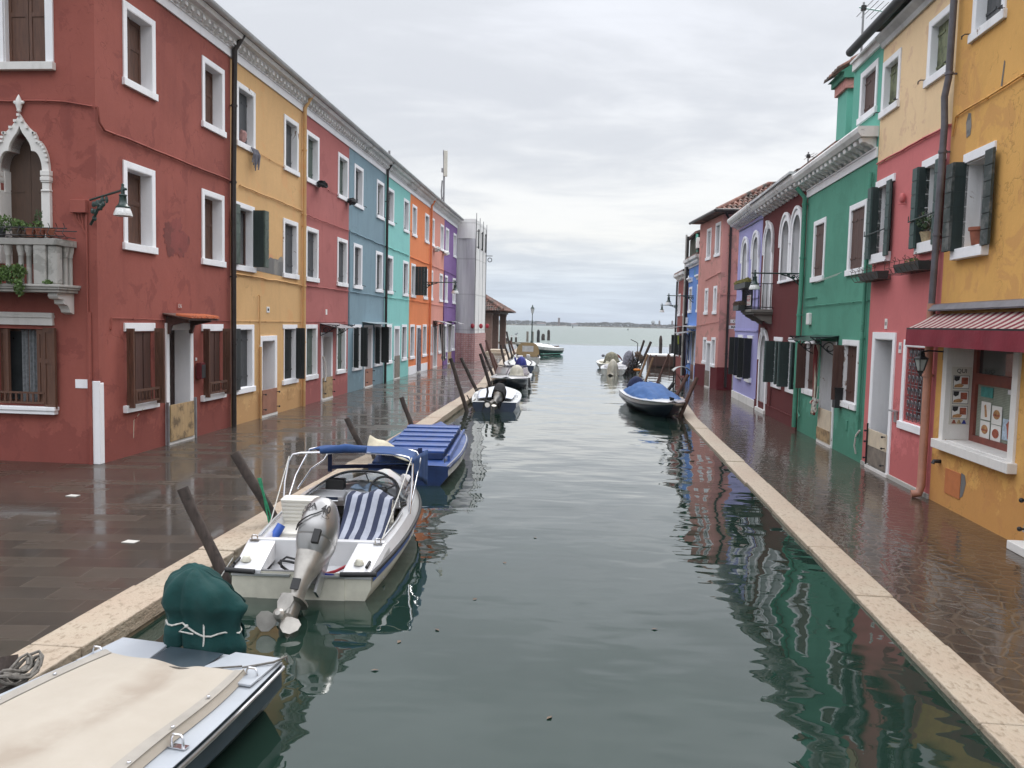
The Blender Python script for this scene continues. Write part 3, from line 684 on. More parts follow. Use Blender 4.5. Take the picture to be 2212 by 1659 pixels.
CLP = [(-3.55, -6), (-3.55, 8), (-3.60, 18.5), (-3.76, 28), (-3.95, 32.5), (-4.45, 38.5), (-4.9, 47), (-5.4, 54), (-5.95, 62), (-6.6, 78), (-7.3, 96)]
CRP = [(2.56, -6), (2.56, 8), (2.60, 23), (2.95, 30), (3.75, 37), (4.2, 44), (4.3, 47)]
curb_line(CLP, .40, .03, .17, -1, 'kerb_left')
curb_line(CRP[:4], .36, -.06, .045, 1, 'kerb_right')
def quay_face(pts, z0, z1, side, name, off=.012):
    mb = MB()
    for a, b in zip(pts, pts[1:]):
        a = Vector((a[0], a[1], 0)); b = Vector((b[0], b[1], 0)); e = (b - a).normalized(); n = Vector((e.y, -e.x, 0)) * side
        p = [a + n * off, b + n * off, b + n * .39, a + n * .39]
        mb.hexa([q + Vector((0, 0, z0)) for q in p] + [q + Vector((0, 0, z1)) for q in p])
    return structure(mb, name, 'quay_face')
quay_face(CLP, -1.2, .029, -1, 'quay_wall_left'); quay_face(CRP, -1.2, -.064, 1, 'quay_wall_right')
g = MB(); inner = [(x - .398, y) for x, y in CLP]; g.poly([inner + [(-40, 96), (-40, -6)]], lambda x, y: (x, y, GL)); structure(g, 'pavement_left', 'paving_left')
g = MB(); inner = [(x + .358, y) for x, y in CRP]; g.poly([inner + [(40, 47), (40, -6)]], lambda x, y: (x, y, GR)); structure(g, 'pavement_right', 'paving_right')
g = MB(); g.box(-40, -7.3, 96.0, 96.35, -1, .30); structure(g, 'quay_end_wall', 'quay_face')
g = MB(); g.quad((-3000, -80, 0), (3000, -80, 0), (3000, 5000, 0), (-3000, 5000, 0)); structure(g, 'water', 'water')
# the lagoon bed keeps light from leaking under the quays
g = MB(); g.quad((-3000, -80, -2.5), (3000, -80, -2.5), (3000, 5000, -2.5), (-3000, 5000, -2.5)); structure(g, 'ground', plain('lagoon_mud', (.05, .05, .04), .9))

# ================================================================= LEFT ROW OF HOUSES
def left_cornice(fr, root, u0, u1, z, seed, col='cornice'):
    mb = MB()
    mb.fbox(fr, u0, u1, -.02, .035, z, z + .17)                # flat white band
    mb.fbox(fr, u0, u1, -.02, .055, z + .17, z + .20)
    o = mb.build('cornice', 'white', root)
    m2 = MB()
    prof = [(.0, .20), (.05, .20), (.075, .27), (.16, .325), (.165, .35), (.27, .37), (.285, .40), (.31, .45), (-.1, .45)]
    m2.loft([[fr(u, d, z + h) for d, h in prof] for u in (u0, u1)])
    n = int((u1 - u0) / .235); st = (u1 - u0) / n
    for k in range(n):
        c = u0 + st * (k + .5); m2.fbox(fr, c - .055, c + .055, .03, .165, z + .235, z + .31); m2.fbox(fr, c - .05, c + .05, .03, .125, z + .20, z + .235)
    m2.build('dentil_band', col, o)
    gt = MB(); rg = []
    for i in range(7):
        a = PI + PI * i / 6; rg.append((.345 + .075 * math.cos(a), z + .535 + .085 * math.sin(a)))
    rg += [(.41, z + .535), (.335, z + .48), (.28, z + .535)]
    gt.loft([[fr(u, d, h) for d, h in rg] for u in (u0, u1)]); gt.build('gutter', 'gutter_grey', root, smooth=40)
    return o
def roof_slab(fr, root, u0, u1, z, d0=.27, back=4.0, rise=1.4, mat='tile', ridge2=7.6, name='roof', tiles=False):
    mb = MB(); th = .09; z1 = z + rise
    mb.hexa([fr(u0, d0, z), fr(u1, d0, z), fr(u1, -back, z1), fr(u0, -back, z1), fr(u0, d0, z + th), fr(u1, d0, z + th), fr(u1, -back, z1 + th), fr(u0, -back, z1 + th)])
    mb.hexa([fr(u0, -back, z1), fr(u1, -back, z1), fr(u1, -ridge2, z), fr(u0, -ridge2, z), fr(u0, -back, z1 + th), fr(u1, -back, z1 + th), fr(u1, -ridge2, z + th), fr(u0, -ridge2, z + th)])
    mb.poly([[(-back, z1), (d0, z), (-ridge2, z)]], lambda d, h: fr(u0 + .01, d, h)); mb.poly([[(-back, z1), (d0, z), (-ridge2, z)]], lambda d, h: fr(u1 - .01, d, h))
    if tiles: tile_rows(mb, lambda a, b, h: fr(u0 + a, d0 - b * (d0 + back), z + th + rise * b) + Vector((0, 0, h)), u1 - u0, math.hypot(d0 + back, rise))
    return mb.build(name, mat, root)
def tile_rows(mb, fn, width, length, pitch=.19, row=.38, r=.075, maxrows=40):
    """barrel tiles: fn(a, b, h) a across in metres, b 0..1 down-up, h above plane"""
    n = int(width / pitch); rows = min(maxrows, int(length / row)); rr = random.Random(int(width * 100))
    for i in range(n):
        a = (i + .5) * width / n
        for j in range(rows):
            b0 = j * row / length; b1 = min(1, b0 + row * 1.12 / length); j0 = rr.uniform(-.012, .012)
            ring0 = []; ring1 = []
            for k in range(6):
                t = PI * k / 5; ring0.append(fn(a + j0 + r * 1.1 * math.cos(t), b0, r * math.sin(t) + .015)); ring1.append(fn(a + j0 + r * .85 * math.cos(t), b1, r * .85 * math.sin(t)))
            mb.loft([ring0, ring1], closed=False)
            i0 = mb.P(ring0); mb.F(i0)
WT = 8.0
def left_house(name_mat, label, u0, u1, upper, mid, ground, doors, seed, extra=None, cat='house', smat='shut_slate', style='plank', frame='white', dmid=.13, hook=False):
    p = LF(u0, 0, GL); root = thing('terraced_house', label, cat, p, LF.ang)
    holes = [holes_rect(*w[:4]) for w in upper + mid + ground]
    holes += [rect(a + .10, b - .10, c, e - .10) for a, b, c, e in [d[:4] for d in doors]]
    ol = [(u0, .02), (u1, .02), (u1, WT), (u0, WT)]
    # open door holes to the pavement: notch the outline instead of a hole
    wall(LF, root, ol, holes, name_mat, dep=.45)
    left_cornice(LF, root, u0, u1, WT, seed); roof_slab(LF, root, u0, u1, WT + .45)
    return root
# paints (albedo from the overcast-lit picture)
M['red'] = stucco('brick_red_lime_wash', (.305, .092, .072), stain=(.22, .062, .052), patch=(.215, .062, .052), patch_amt=.5, seed=21, var=.16, salt=(.20, .055, .046))
M['gold'] = stucco('ochre_gold_stucco', (.64, .40, .185), stain=(.55, .34, .165), patch=(.66, .35, .155), patch_amt=.3, seed=22, var=.10, salt=(.46, .25, .11))
M['rose'] = stucco('dusty_rose_stucco', (.40, .135, .125), stain=(.30, .10, .095), patch=(.31, .10, .095), patch_amt=.3, seed=23, var=.10, salt=(.28, .09, .085))
M['bluegrey'] = stucco('blue_grey_stucco', (.200, .295, .345), stain=(.15, .22, .26), seed=24, var=.08, salt=(.15, .215, .24))
M['teal'] = stucco('turquoise_stucco', (.245, .560, .520), stain=(.19, .44, .41), seed=25, var=.06)
M['orange'] = stucco('orange_stucco', (.74, .235, .092), stain=(.62, .18, .07), seed=26, var=.07)
M['salmonL'] = stucco('pale_salmon_stucco', (.64, .285, .225), stain=(.52, .23, .18), seed=27, var=.07)
M['purple'] = stucco('purple_stucco', (.215, .120, .305), stain=(.16, .085, .22), seed=28, var=.1)

UP = (6.24, 7.62); MI = (3.56, 5.05)
# ---- red corner house
o = thing('terraced_house', 'brick red corner house with pointed gothic window and stone balcony', 'house', LF(0, 0, GL), LF.ang); redh = o
w_red = [(.77, 1.79, 6.28, 7.64), (3.58, 4.59, 6.26, 7.64), (.73, 1.74, 3.61, 5.07), (3.54, 4.56, 3.57, 5.06)]
holes = [holes_rect(*w) for w in w_red]
holes += [rect(.80, 1.58, 1.02, 2.24), rect(3.60, 4.37, .95, 2.22), rect(2.16, 3.02, GL + .005, 2.30)]
wall(LF, o, [(-.02, .02), (4.9, .02), (4.9, WT), (-.02, WT)], holes, 'red', dep=.36, sides=False)
rr = random.Random(8); m = MB(); m.poly([[(2.45 + .44 * math.cos(k * .157) * (1 + .55 * noise.noise(Vector((math.cos(k * .157) * 1.6, math.sin(k * .157) * 1.6, 4))) + .10 * math.sin(k * 2.9)), 3.97 + .40 * math.sin(k * .157) * (1 + .55 * noise.noise(Vector((math.cos(k * .157) * 1.6, math.sin(k * .157) * 1.6, 4))) + .10 * math.sin(k * 2.9))) for k in range(40)]], lambda u, z: LF(u, .004, z)); M['red_damp'] = stucco('flaking_dark_red_plaster', (.26, .075, .065), stain=(.17, .055, .05), patch=(.15, .055, .048), patch_amt=.9, seed=61, var=.3); m.build('flaking_patch', 'red_damp', o)
# front face (towards the viewer), plane y = 12.38
gx = -8.945
def ogee(k=1.0, hw=.36, base=3.6, n=7):
    """trefoil ogee outline, right half from springing to tip then mirrored"""
    pts = []
    zs = 4.74
    for i in range(n + 1):
        a = (PI / 2.1) * i / n; pts.append((hw * (.60 + .40 * math.cos(a)) , zs + .30 * math.sin(a)))          # lower lobe
    c = [(hw * .52, zs + .30), (hw * .50, zs + .36), (hw * .44, zs + .42), (hw * .30, zs + .50), (hw * .14, zs + .57), (hw * .04, zs + .64), (0, zs + .69)]
    return pts + c
half = ogee()
out_half = [(x + (.115 if i < 8 else .115 - .008 * (i - 8)) * (1 if x > 0 else 0) * (1 if i < 8 else .95), z + (0 if i == 0 else .02 * min(i, 8)) ) for i, (x, z) in enumerate(half)]
out_half[-1] = (0, half[-1][1] + .17); out_half[-2] = (.055, half[-2][1] + .13); out_half[-3] = (.135, half[-3][1] + .10); out_half[-4] = (.235, half[-4][1] + .085)
inner_full = [(gx + x, z) for x, z in half] + [(gx - x, z) for x, z in reversed(half[:-1])]
outer_full = [(gx + x, z) for x, z in out_half] + [(gx - x, z) for x, z in reversed(out_half[:-1])]
goth_hole = [(gx - .36, 3.3)] + [(gx + .36, 3.3)] + inner_full
goth_hole = [(gx + .36, 3.3)] + inner_full + [(gx - .36, 3.3)]
fx0 = -14.0
wall(FF, o, [(fx0, .02), (-7.73, .02), (-7.73, WT), (fx0, WT)], [rect(-9.20, -8.51, 6.39, 7.7), goth_hole, rect(-9.42, -8.62, 1.08, 2.28)], 'red', dep=.3, sides=False, name='front_wall')
m = MB(); e = .003
m.quad(LF(4.9 - e, 0, .02), LF(4.9 - e, 0, WT), LF(4.9 - e, -7, WT), LF(4.9 - e, -7, .02)); m.quad((fx0, 12.38, .02), (fx0, 12.38, WT), (fx0, 20, WT), (fx0, 20, .02)); m.quad((fx0, 12.38, WT), (-7.73, 12.38, WT), LF(4.9, 0, WT), (fx0, 17.3, WT)); m.build('side_wall', 'red', o)
left_cornice(LF, o, -.3, 4.9, WT, 1); left_cornice(FF, o, fx0, -7.4, WT, 2); roof_slab(LF, o, -.27, 4.9, WT + .45)
for i, w in enumerate(w_red): win_closed(LF, o, *w, 'shut_brown', 'frame', d=.23, ajar=4 if i % 2 == 0 else 0)
def ground_red(u0, u1, z0, z1, so):
    w = MB(); w.fbox(LF, u0 + .0, u1 - .03, -.01, .03, z1 - .14, z1); w = w.build('window', 'white', o, bevel=.004)
    s = MB(); s.fbox(LF, u0 - .04, u1 + .03, -.01, .07, z0 - .0, z0 + .12); s.build('window_sill', 'white', w, bevel=.006)
    a, b, c, e = u0 + .10, u1 - .13, z0 + .12, z1 - .14
    casement(LF, w, a, b, c, e, .015, 'shut_brown2', bars=1, cross=0)
    pz = MB()
    for k in range(3): pz.fbox(LF, a + .02 + (b - a) * k / 3, a - .02 + (b - a) * (k + 1) / 3, -.030, -.008, c + .02, e)
    pz.build('inner_shutter', 'shut_brown2', w); shutter(LF, w, a - .03, .035, 96, .13, c - .04, e + .05, 1, 'shut_brown', 'frame'); shutter(LF, w, b + .05, .035, 92, .17, c - .04, e + .05, -1, 'shut_brown', 'frame')
    bx = MB(); d0, d1 = .06, .15; bx.fbox(LF, a, b + .02, d1 - .02, d1, c + .02, c + .06); bx.fbox(LF, a, b + .02, d1 - .025, d1 + .005, c + .22, c + .26)
    for u in (a, b - .02): bx.fbox(LF, u, u + .04, d1 - .023, d1 + .003, c + .06, c + .22); bx.fbox(LF, u, u + .03, .0, d1 - .023, c + .22, c + .25)
    for k in range(1, 7): bx.tube([LF(a + (b - a) * k / 7, d1 - .01, c + .06), LF(a + (b - a) * k / 7, d1 - .01, c + .12), LF(a + (b - a) * k / 7, d1 - .01, c + .22)], .01, 6, rs=[.008, .020, .008])
    bx.build('window_guard', 'shut_brown', w)
ground_red(.70, 1.71, .90, 2.40, 0); ground_red(3.50, 4.50, .83, 2.38, 0)
dr = door_unit(LF, o, 2.06, 3.12, GL, 2.40, leaf='door_dark', board='board_ochre', board_h=.74, d=.34, leafstyle='frame', knobs=False, brd_d=.015)
m = MB()
for u in (2.03, 3.12): m.fbox(LF, u, u + .035, .03, .075, GL, GL + .80)
m.build('board_rail', 'steel_grey', dr, each=True)
m = MB(); m.tube([LF(2.30, -.30, 1.18), LF(2.30, -.24, 1.18), LF(2.42, -.24, 1.18)], .012, 6); m.build('door_handle', 'gold', dr)
# tiled canopy over the red door
cn = MB()
for u in (2.14, 3.02):
    cn.prism([(0, 2.52), (.42, 2.47), (.42, 2.43), (.10, 2.36), (.05, 2.2), (0, 2.2)], lambda d, z, u=u: LF(u - .035, d, z), lambda d, z, u=u: LF(u + .035, d, z))
cn.hexa([LF(1.98, 0, 2.56), LF(3.22, 0, 2.56), LF(3.22, .50, 2.46), LF(1.98, .50, 2.46), LF(1.98, 0, 2.585), LF(3.22, 0, 2.585), LF(3.22, .50, 2.485), LF(1.98, .50, 2.485)])
cno = cn.build('door_canopy', 'shut_brown2', o)
tl = MB(); tile_rows(tl, lambda a, b, h: LF(2.0 + a, .53 - b * .53, 2.485 + .105 * b + h), 1.2, .53, pitch=.125, row=.27, r=.052); tl.build('canopy_tiles', 'tile_new', cno)
# house number 136 plate
m = MB(); m.fbox(LF, 2.52, 2.70, -.01, .008, 2.66, 2.78); pl_ = m.build('number_plate', 'red', o); m = MB(); text_into(m, '136', .10, lambda x, y, d: LF(2.61 + x, .010 + d, 2.72 + y), .002); m.build('lettering', 'sign_white', pl_)
# white stone corner post, blank white plate, corner conduit, cables
m = MB(); m.fbox(LF, -.02, .10, -.02, .012, GL, 1.45); m.fbox(FF, -7.84, -7.715, -.02, .012, GL, 1.48); m.build('corner_stone', 'white', o, bevel=.01)
m = MB(); m.fbox(FF, -8.12, -7.91, -.01, .012, 1.36, 1.50); m.build('blank_plate', 'white', o, bevel=.002)
m = MB(); m.tube([FF(-7.89, .02, GL), FF(-7.89, .02, 2.6), FF(-7.885, .02, 4.1)], .018, 6); m.tube([FF(-7.86, .02, GL), FF(-7.86, .02, 2.56)], .028, 6); m.build('conduit', 'red', o, smooth=60)
m = MB(); m.fbox(FF, -8.12, -7.86, -.01, .09, 4.10, 4.30); jb = m.build('junction_box', 'red', o, bevel=.008)
m = MB()
for k in range(3): m.tube([FF(-8.06 + .05 * k, .04, 4.10), FF(-8.05 + .05 * k, .03, 4.0), FF(-7.93, .03, 3.86 - .02 * k), FF(-7.89, .03, 3.78)], .009, 5)
m.build('cable', 'red', jb, smooth=60)
cable(FF, o, [(fx0, .03, 5.84), (-8.2, .03, 5.80), (-7.75, .03, 5.72)], .016, 'red', seed=1, wav=.008)
cable(LF, o, [(.0, .03, 5.72), (.03, .035, 5.5), (.16, .035, 5.42), (4.86, .035, 5.42)], .020, 'red', seed=2, wav=.008)
cable(LF, o, [(.32, .02, 2.30), (.32, .02, 2.48), (2.0, .02, 2.46)], .008, 'red', seed=3, wav=.004)
cable(LF, o, [(3.2, .02, 2.46), (4.86, .02, 2.45)], .008, 'red', seed=3, wav=.004)
downpipe(LF, o, [(4.92, .30, 8.50), (4.90, .10, 8.15), (4.86, .085, 5.3), (4.86, .085, GL)], .055, 'pipe_dark', clips=(7.0, 5.4, 3.4, 1.95))
# front top window with panelled shutters
w = MB(); w.fbox(FF, -9.33, -9.20, -.01, .03, 6.39, 7.85); w.fbox(FF, -8.51, -8.385, -.01, .03, 6.39, 7.85); w.fbox(FF, -9.20, -8.51, -.01, .03, 7.7, 7.85); w.fbox(FF, -9.20, -9.185, -.3, 0, 6.39, 7.7); w.fbox(FF, -8.525, -8.51, -.3, 0, 6.39, 7.7); w = w.build('window', 'white', o, bevel=.004)
m = MB(); m.fbox(FF, -9.36, -8.36, -.01, .09, 6.27, 6.388); m.build('window_sill', 'stone_clean', w, bevel=.006)
for hu, dn in ((-9.19, 1), (-8.52, -1)): shutter(FF, w, hu, -.13, 0, .33, 6.395, 7.69, dn, 'shut_brown', 'frame')
# gothic balcony window
gw = MB(); gw.ring_prism(outer_full, inner_full, lambda x, z: FF(x, -.25, z), lambda x, z: FF(x, .055, z))
gwo = gw.build('gothic_window', 'stone_clean', o, bevel=.006)
bd = MB()
for i in range(2, len(outer_full) - 2):
    x, z = outer_full[i]; bd.fbox(FF, x - .022, x + .022, .04, .085, z - .030, z + .008)
cx, cz = gx, out_half[-1][1] + .03
bd.build('arch_bead', 'stone_clean', gwo, each=True); bd = MB()
bd.lathe(FF(cx, .05, cz), [(.018, 0), (.035, .02), (.03, .04), (.045, .09), (.05, .13), (.042, .19), (.015, .25), (.004, .27)], 8)
for s_ in (-1, 1): bd.sphere(FF(cx + s_ * .06, .05, cz + .15), .032, .025, .03, 8, 5)
bd.build('finial', 'stone_clean', gwo, smooth=50)
for s_ in (-1, 1):
    cm = MB(); x = gx + s_ * .425
    cm.fbox(FF, x - .062 - .02 * (s_ > 0), x + .062 + .02 * (s_ < 0), -.25, .06, 3.3, 4.42)
    cm.fbox(FF, x - .055 - .03 * (s_ > 0), x + .055 + .03 * (s_ < 0), -.25, -.06, 4.42, 4.76)
    for za, zb, ww in ((4.42, 4.45, .08), (4.45, 4.56, .066), (4.56, 4.585, .08), (4.585, 4.645, .088), (4.645, 4.66, .075), (4.66, 4.74, .085)): cm.fbox(FF, x - ww * .9, x + ww * .9, -.25, ww, za, zb)
    cm.build('jamb_column', 'stone_clean', gwo, bevel=.008)
sh = MB()
M['shut_brown_flat'] = planks('matt_brown_shutter', (.078, .042, .026), var=.2)
sh.fbox(FF, gx - .372, gx - .003, -.24, -.20, 3.3, 5.47); sh.fbox(FF, gx + .003, gx + .372, -.24, -.20, 3.3, 5.47)
for s_ in (-1, 1): sh.fbox(FF, gx + s_ * .36, gx + s_ * .12, -.199, -.19, 4.44, 4.47)
sh.build('shutter', 'shut_brown_flat', gwo)
# balcony: slab, brackets, balusters
bl = MB(); bx0, bx1 = -9.83, -8.06
bl.fbox(FF, bx0 - .05, bx1 + .06, 0, .54, 2.93, 2.97); bl.fbox(FF, bx0 - .03, bx1 + .04, 0, .52, 2.895, 2.93); bl.fbox(FF, bx0, bx1 + .01, 0, .49, 2.85, 2.895)
blo = bl.build('balcony', 'stone', o, bevel=.01)
for x in (-9.76, -8.20):
    m = MB(); m.prism([(0, 2.85), (.40, 2.85), (.42, 2.80), (.38, 2.755), (.27, 2.74), (.26, 2.68), (.17, 2.655), (.12, 2.60), (.10, 2.55), (0, 2.52)], lambda d, z: FF(x - .08, d, z), lambda d, z: FF(x + .08, d, z)); m.build('balcony_bracket', 'stone_clean', blo, bevel=.008)
m = MB(); m.fbox(FF, bx0, bx1, .34, .50, 3.56, 3.66)
for x in (bx0 + .05, bx1 - .05): m.fbox(FF, x - .06, x + .05, 0, .34, 3.56, 3.66)
m.build('balcony_rail', 'stone', blo, bevel=.01)
def baluster(x, d):
    m = MB(); m.lathe(FF(x, d, 2.97), [(.038, 0), (.038, .30), (.036, .42), (.044, .43), (.040, .445), (.058, .52), (.062, .56), (.062, .59)], 10); m.build('baluster', 'stone', blo, smooth=40)
for x in (-9.55, -9.33, -9.11, -8.90, -8.69, -8.56): baluster(x, .42)
for d in (.08, .20): baluster(bx1 - .07, d)
for x in (-8.36, -9.72): m = MB(); m.fbox(FF, x - .09, x + .11, .33, .49, 2.97, 3.56); m.build('balcony_pier', 'stone', blo, bevel=.012)
m = MB(); m.fbox(FF, bx1 - .18, bx1 - .02, .32, .47, 2.97, 3.56); m.build('balcony_pier', 'stone', blo, bevel=.03)
# lintel band and ground window under the balcony
m = MB(); m.fbox(FF, -9.9, -8.46, -.01, .05, 2.34, 2.46); m.fbox(FF, -9.9, -8.45, -.01, .075, 2.46, 2.50); m.fbox(FF, -9.9, -8.46, -.01, .06, 2.50, 2.54); w = m.build('window', 'stone_clean', o, bevel=.005)
m = MB(); m.fbox(FF, -9.9, -8.40, -.01, .12, .99, 1.05); m.fbox(FF, -9.9, -8.42, -.01, .10, .93, .99); m.build('window_sill', 'white', w, bevel=.008)
casement(FF, w, -9.42, -8.62, 1.08, 2.28, .16, 'shut_brown', bars=1)
m = MB(); m.grid(lambda a, b: FF(-9.12 + .26 * a, -.15 + .02 * math.sin(a * 26), 1.10 + 1.16 * b), 40, 2); m.build('curtain', 'lace', w)
shutter(FF, w, -8.635, .035, 166, .24, 1.02, 2.30, -1, 'shut_brown', 'frame'); shutter(FF, w, -9.42, -.10, 20, .20, 1.09, 2.27, 1, 'shut_brown', 'frame'); shutter(FF, w, -8.63, -.02, 0, .12, 1.09, 2.27, -1, 'shut_brown', 'frame')
m = MB(); m.fbox(FF, -9.42, -8.62, .02, .05, 1.09, 1.12); m.fbox(FF, -9.42, -8.62, .02, .05, 1.25, 1.28)
for k in range(9): m.fbox(FF, -9.40 + .095 * k, -9.37 + .095 * k, .025, .045, 1.12, 1.25)
m.build('window_guard', 'shut_brown', w)

# ---- the seven following houses
def std_house(mat, label, u0, u1, ups, mids, grs, door, cfg):
    root = thing('terraced_house', label, 'house', LF(u0, 0, GL), LF.ang)
    holes = [holes_rect(a, b, *UP) for a, b in ups] + [holes_rect(a, b, *MI) for a, b in mids] + [holes_rect(a, b, .83, 2.37) for a, b in grs]
    holes.append(rect(door[0] + .105, door[1] - .105, GL + .005, door[2] - .105))
    wall(LF, root, [(u0, .02), (u1, .02), (u1, WT), (u0, WT)], holes, mat, dep=.45)
    left_cornice(LF, root, u0, u1, WT, int(u0), cfg.get('corn', 'cornice')); roof_slab(LF, root, u0, u1, WT + .45)
    for i, (a, b) in enumerate(ups): win_closed(LF, root, a, b, *UP, cfg.get('up', 'shut_slate'), cfg.get('ust', 'plank'), cfg.get('frame', 'white'), cfg.get('d', .17), cfg.get('hook', False))
    for i, (a, b) in enumerate(mids):
        k = cfg.get('mid%d' % i)
        if k == 'open':
            w, (x, y, z, e) = surround(LF, root, a, b, *MI, jambs=False)
            casement(LF, w, x, y, z, e, .15); bifold(LF, w, x - .02, y + .02, z, e + .04, 'shut_green', 'hplank', far=.27, near=.06, pb=.22, outer='shut_greygreen')
        else: win_closed(LF, root, a, b, *MI, cfg.get('mi', cfg.get('up', 'shut_slate')), 'plank', cfg.get('frame_m', cfg.get('frame', 'white')), cfg.get('d', .13), cfg.get('hook', False))
    for i, (a, b) in enumerate(grs):
        k = cfg.get('gr%d' % i)
        if k:
            w, (x, y, z, e) = surround(LF, root, a, b, .83, 2.37, jambs=k.get('j', False)); closed_pair(LF, w, x, y, z, e, .13, k.get('m', 'shut_black'))
            bifold(LF, w, x, y, z - .02, e + .03, 'shut_black', k.get('s', 'plank'), far=k.get('f', 0), near=k.get('n', 0), pb=k.get('p', .2), d0=.02, outer=k.get('o'))
        else: win_closed(LF, root, a, b, .83, 2.37, cfg.get('grs', cfg.get('up', 'shut_slate')), 'plank', cfg.get('frame_g', cfg.get('frame', 'white')), cfg.get('d', .13), cfg.get('hook', False))
    dk = dict(leaf=cfg.get('leaf', 'door_brown'), board=cfg.get('board'), board_h=.66); dk.update(cfg.get('dk', {}))
    cfg['door'] = door_unit(LF, root, door[0], door[1], GL, door[2], **dk)
    return root
B = [0, 4.9, 9.5, 13.84, 18.72, 23.2, 27.9, 31.95, 36.4]
h = gold = std_house('gold', 'ochre gold house next to the red corner house, bare grey patch under its middle window', B[1], B[2], [(5.19, 6.22), (8.05, 9.09)], [(5.10, 6.17), (8.0, 9.08)], [(5.10, 6.14), (7.99, 9.04)], (6.50, 7.56, 2.10),
    dict(up='shut_slate', frame='worn_white', frame_g='white', mid0='open', gr0=dict(j=True, n=.06, p=.26, m='shut_slate'), gr1=dict(f=.26, p=0), board='board_brown'))
# bare render patch under the middle windows: irregular outline, a skim of grey cement
rr = random.Random(5); pts = [(6.30, 3.62)] + [(6.30 + .105 * k, 3.93 + .05 * math.sin(k * .9) + rr.uniform(-.03, .03) + (.10 if k > 10 else 0)) for k in range(17)] + [(8.02, 3.58)]
m = MB(); m.poly([pts], lambda u, z: LF(u, .004, z)); M['cement'] = stucco('bare_grey_cement', (.17, .165, .16), stain=(.07, .07, .065), patch=(.30, .28, .25), patch_amt=.7, seed=31, var=.3); m.build('cement_patch', 'cement', h)
pts2 = [(u, z + .002) for u, z in pts[1:12]]; m = MB(); m.poly([pts2 + [(u, z + .055 + .03 * math.sin(u * 9)) for u, z in reversed(pts2)]], lambda u, z: LF(u, .003, z)); m.build('bare_render_patch', stucco('bare_pinkish_render', (.70, .36, .19), seed=33), h)
cable(LF, h, [(5.35, .03, 5.42), (9.45, .03, 5.40)], .014, 'gold', seed=4); cable(LF, h, [(5.0, .03, 3.47), (9.05, .03, 3.44), (9.4, .05, 3.40)], .016, 'gold', seed=5); cable(LF, h, [(6.2, .02, 6.32), (8.0, .02, 6.30)], .006, 'gold', seed=6)
cable(LF, h, [(4.95, .02, 2.45), (9.4, .02, 2.45)], .008, 'gold', seed=7, wav=.003); downpipe(LF, h, [(9.46, .28, 8.48), (9.40, .08, 8.1), (9.40, .075, GL)], .048, 'gold', clips=(7.0, 5.3, 5.0, 3.4, 1.9))
downpipe(LF, h, [(6.35, .04, 3.05), (6.42, .04, 3.05), (6.42, .04, 1.9)], .014, 'gold'); downpipe(LF, h, [(6.45, .05, 1.85), (6.45, .05, GL)], .028, 'gold')
m = MB(); m.fbox(LF, 6.92, 7.10, -.01, .012, 2.66, 2.80); pl_ = m.build('number_plate', 'sign_white', h); m = MB(); m.fbox(LF, 6.965, 7.055, .012, .014, 2.70, 2.76); m.build('lettering', 'ink', pl_)
m = MB(); m.fbox(LF, 8.38, 8.82, -.01, .006, .42, .72); m.build('meter_hatch', 'gold', h, bevel=.003)
h = rose = std_house('rose', 'dusty rose house between ochre and blue grey houses, sheet canopy over door', B[2], B[3], [(9.72, 10.80), (12.62, 13.72)], [(9.71, 10.78), (12.60, 13.70)], [(9.68, 10.72), (12.57, 13.60)], (11.09, 12.14, 2.14),
    dict(up='shut_greygreen', mi='shut_slate', grs='shut_greygreen', frame='white', frame_m='worn_white', frame_g='worn_white', board='board_ochre'))
cable(LF, h, [(9.55, .05, 5.33), (13.8, .03, 5.36)], .014, 'rose', seed=8); cable(LF, h, [(9.6, .03, 3.44), (13.8, .03, 3.44)], .014, 'rose', seed=9); cable(LF, h, [(9.6, .02, 2.45), (13.7, .02, 2.45)], .008, 'rose', seed=10, wav=.003); cable(LF, h, [(10.8, .02, 6.32), (12.6, .02, 6.30)], .005, 'rose', seed=6)
m = MB(); m.hexa([LF(10.95, 0, 2.40), LF(12.65, 0, 2.40), LF(12.65, .62, 2.27), LF(10.95, .62, 2.27), LF(10.95, 0, 2.415), LF(12.65, 0, 2.415), LF(12.65, .62, 2.285), LF(10.95, .62, 2.285)]); dc_ = m.build('door_canopy', 'steel_grey', h)
def scroll(fr, mb, u, d1, z0, z1, r=.012):
    """S-scroll bracket in the plane u=const from the wall to depth d1"""
    for (cd, cz, rad, s0, turns, sg) in ((d1 * .30, z0 + (z1 - z0) * .45, (z1 - z0) * .32, 0, 1.4, 1), (d1 * .72, z1 - (z1 - z0) * .22, (z1 - z0) * .19, PI, 1.3, -1)):
        mb.tube([fr(u, cd + rad * (1 - t / 22) * math.cos(s0 + sg * t * turns * .32), cz + rad * (1 - t / 22) * math.sin(s0 + sg * t * turns * .32)) for t in range(18)], r, 5)
    mb.tube([fr(u, 0.01, z0), fr(u, d1 * .35, z0 + (z1 - z0) * .25), fr(u, d1 * .7, z0 + (z1 - z0) * .7), fr(u, d1, z1)], r, 5)
    mb.tube([fr(u, 0.01, z0), fr(u, .01, z1)], r, 5); mb.tube([fr(u, 0.01, z1), fr(u, d1, z1 - .02)], r, 5)
for u in (11.0, 12.6): m = MB(); scroll(LF, m, u, .58, 2.05, 2.38); m.build('scroll_bracket', 'iron', dc_)
m = MB(); m.fbox(LF, 11.5, 11.64, -.01, .01, 2.66, 2.82); m.build('number_plate', 'sign_white', h)
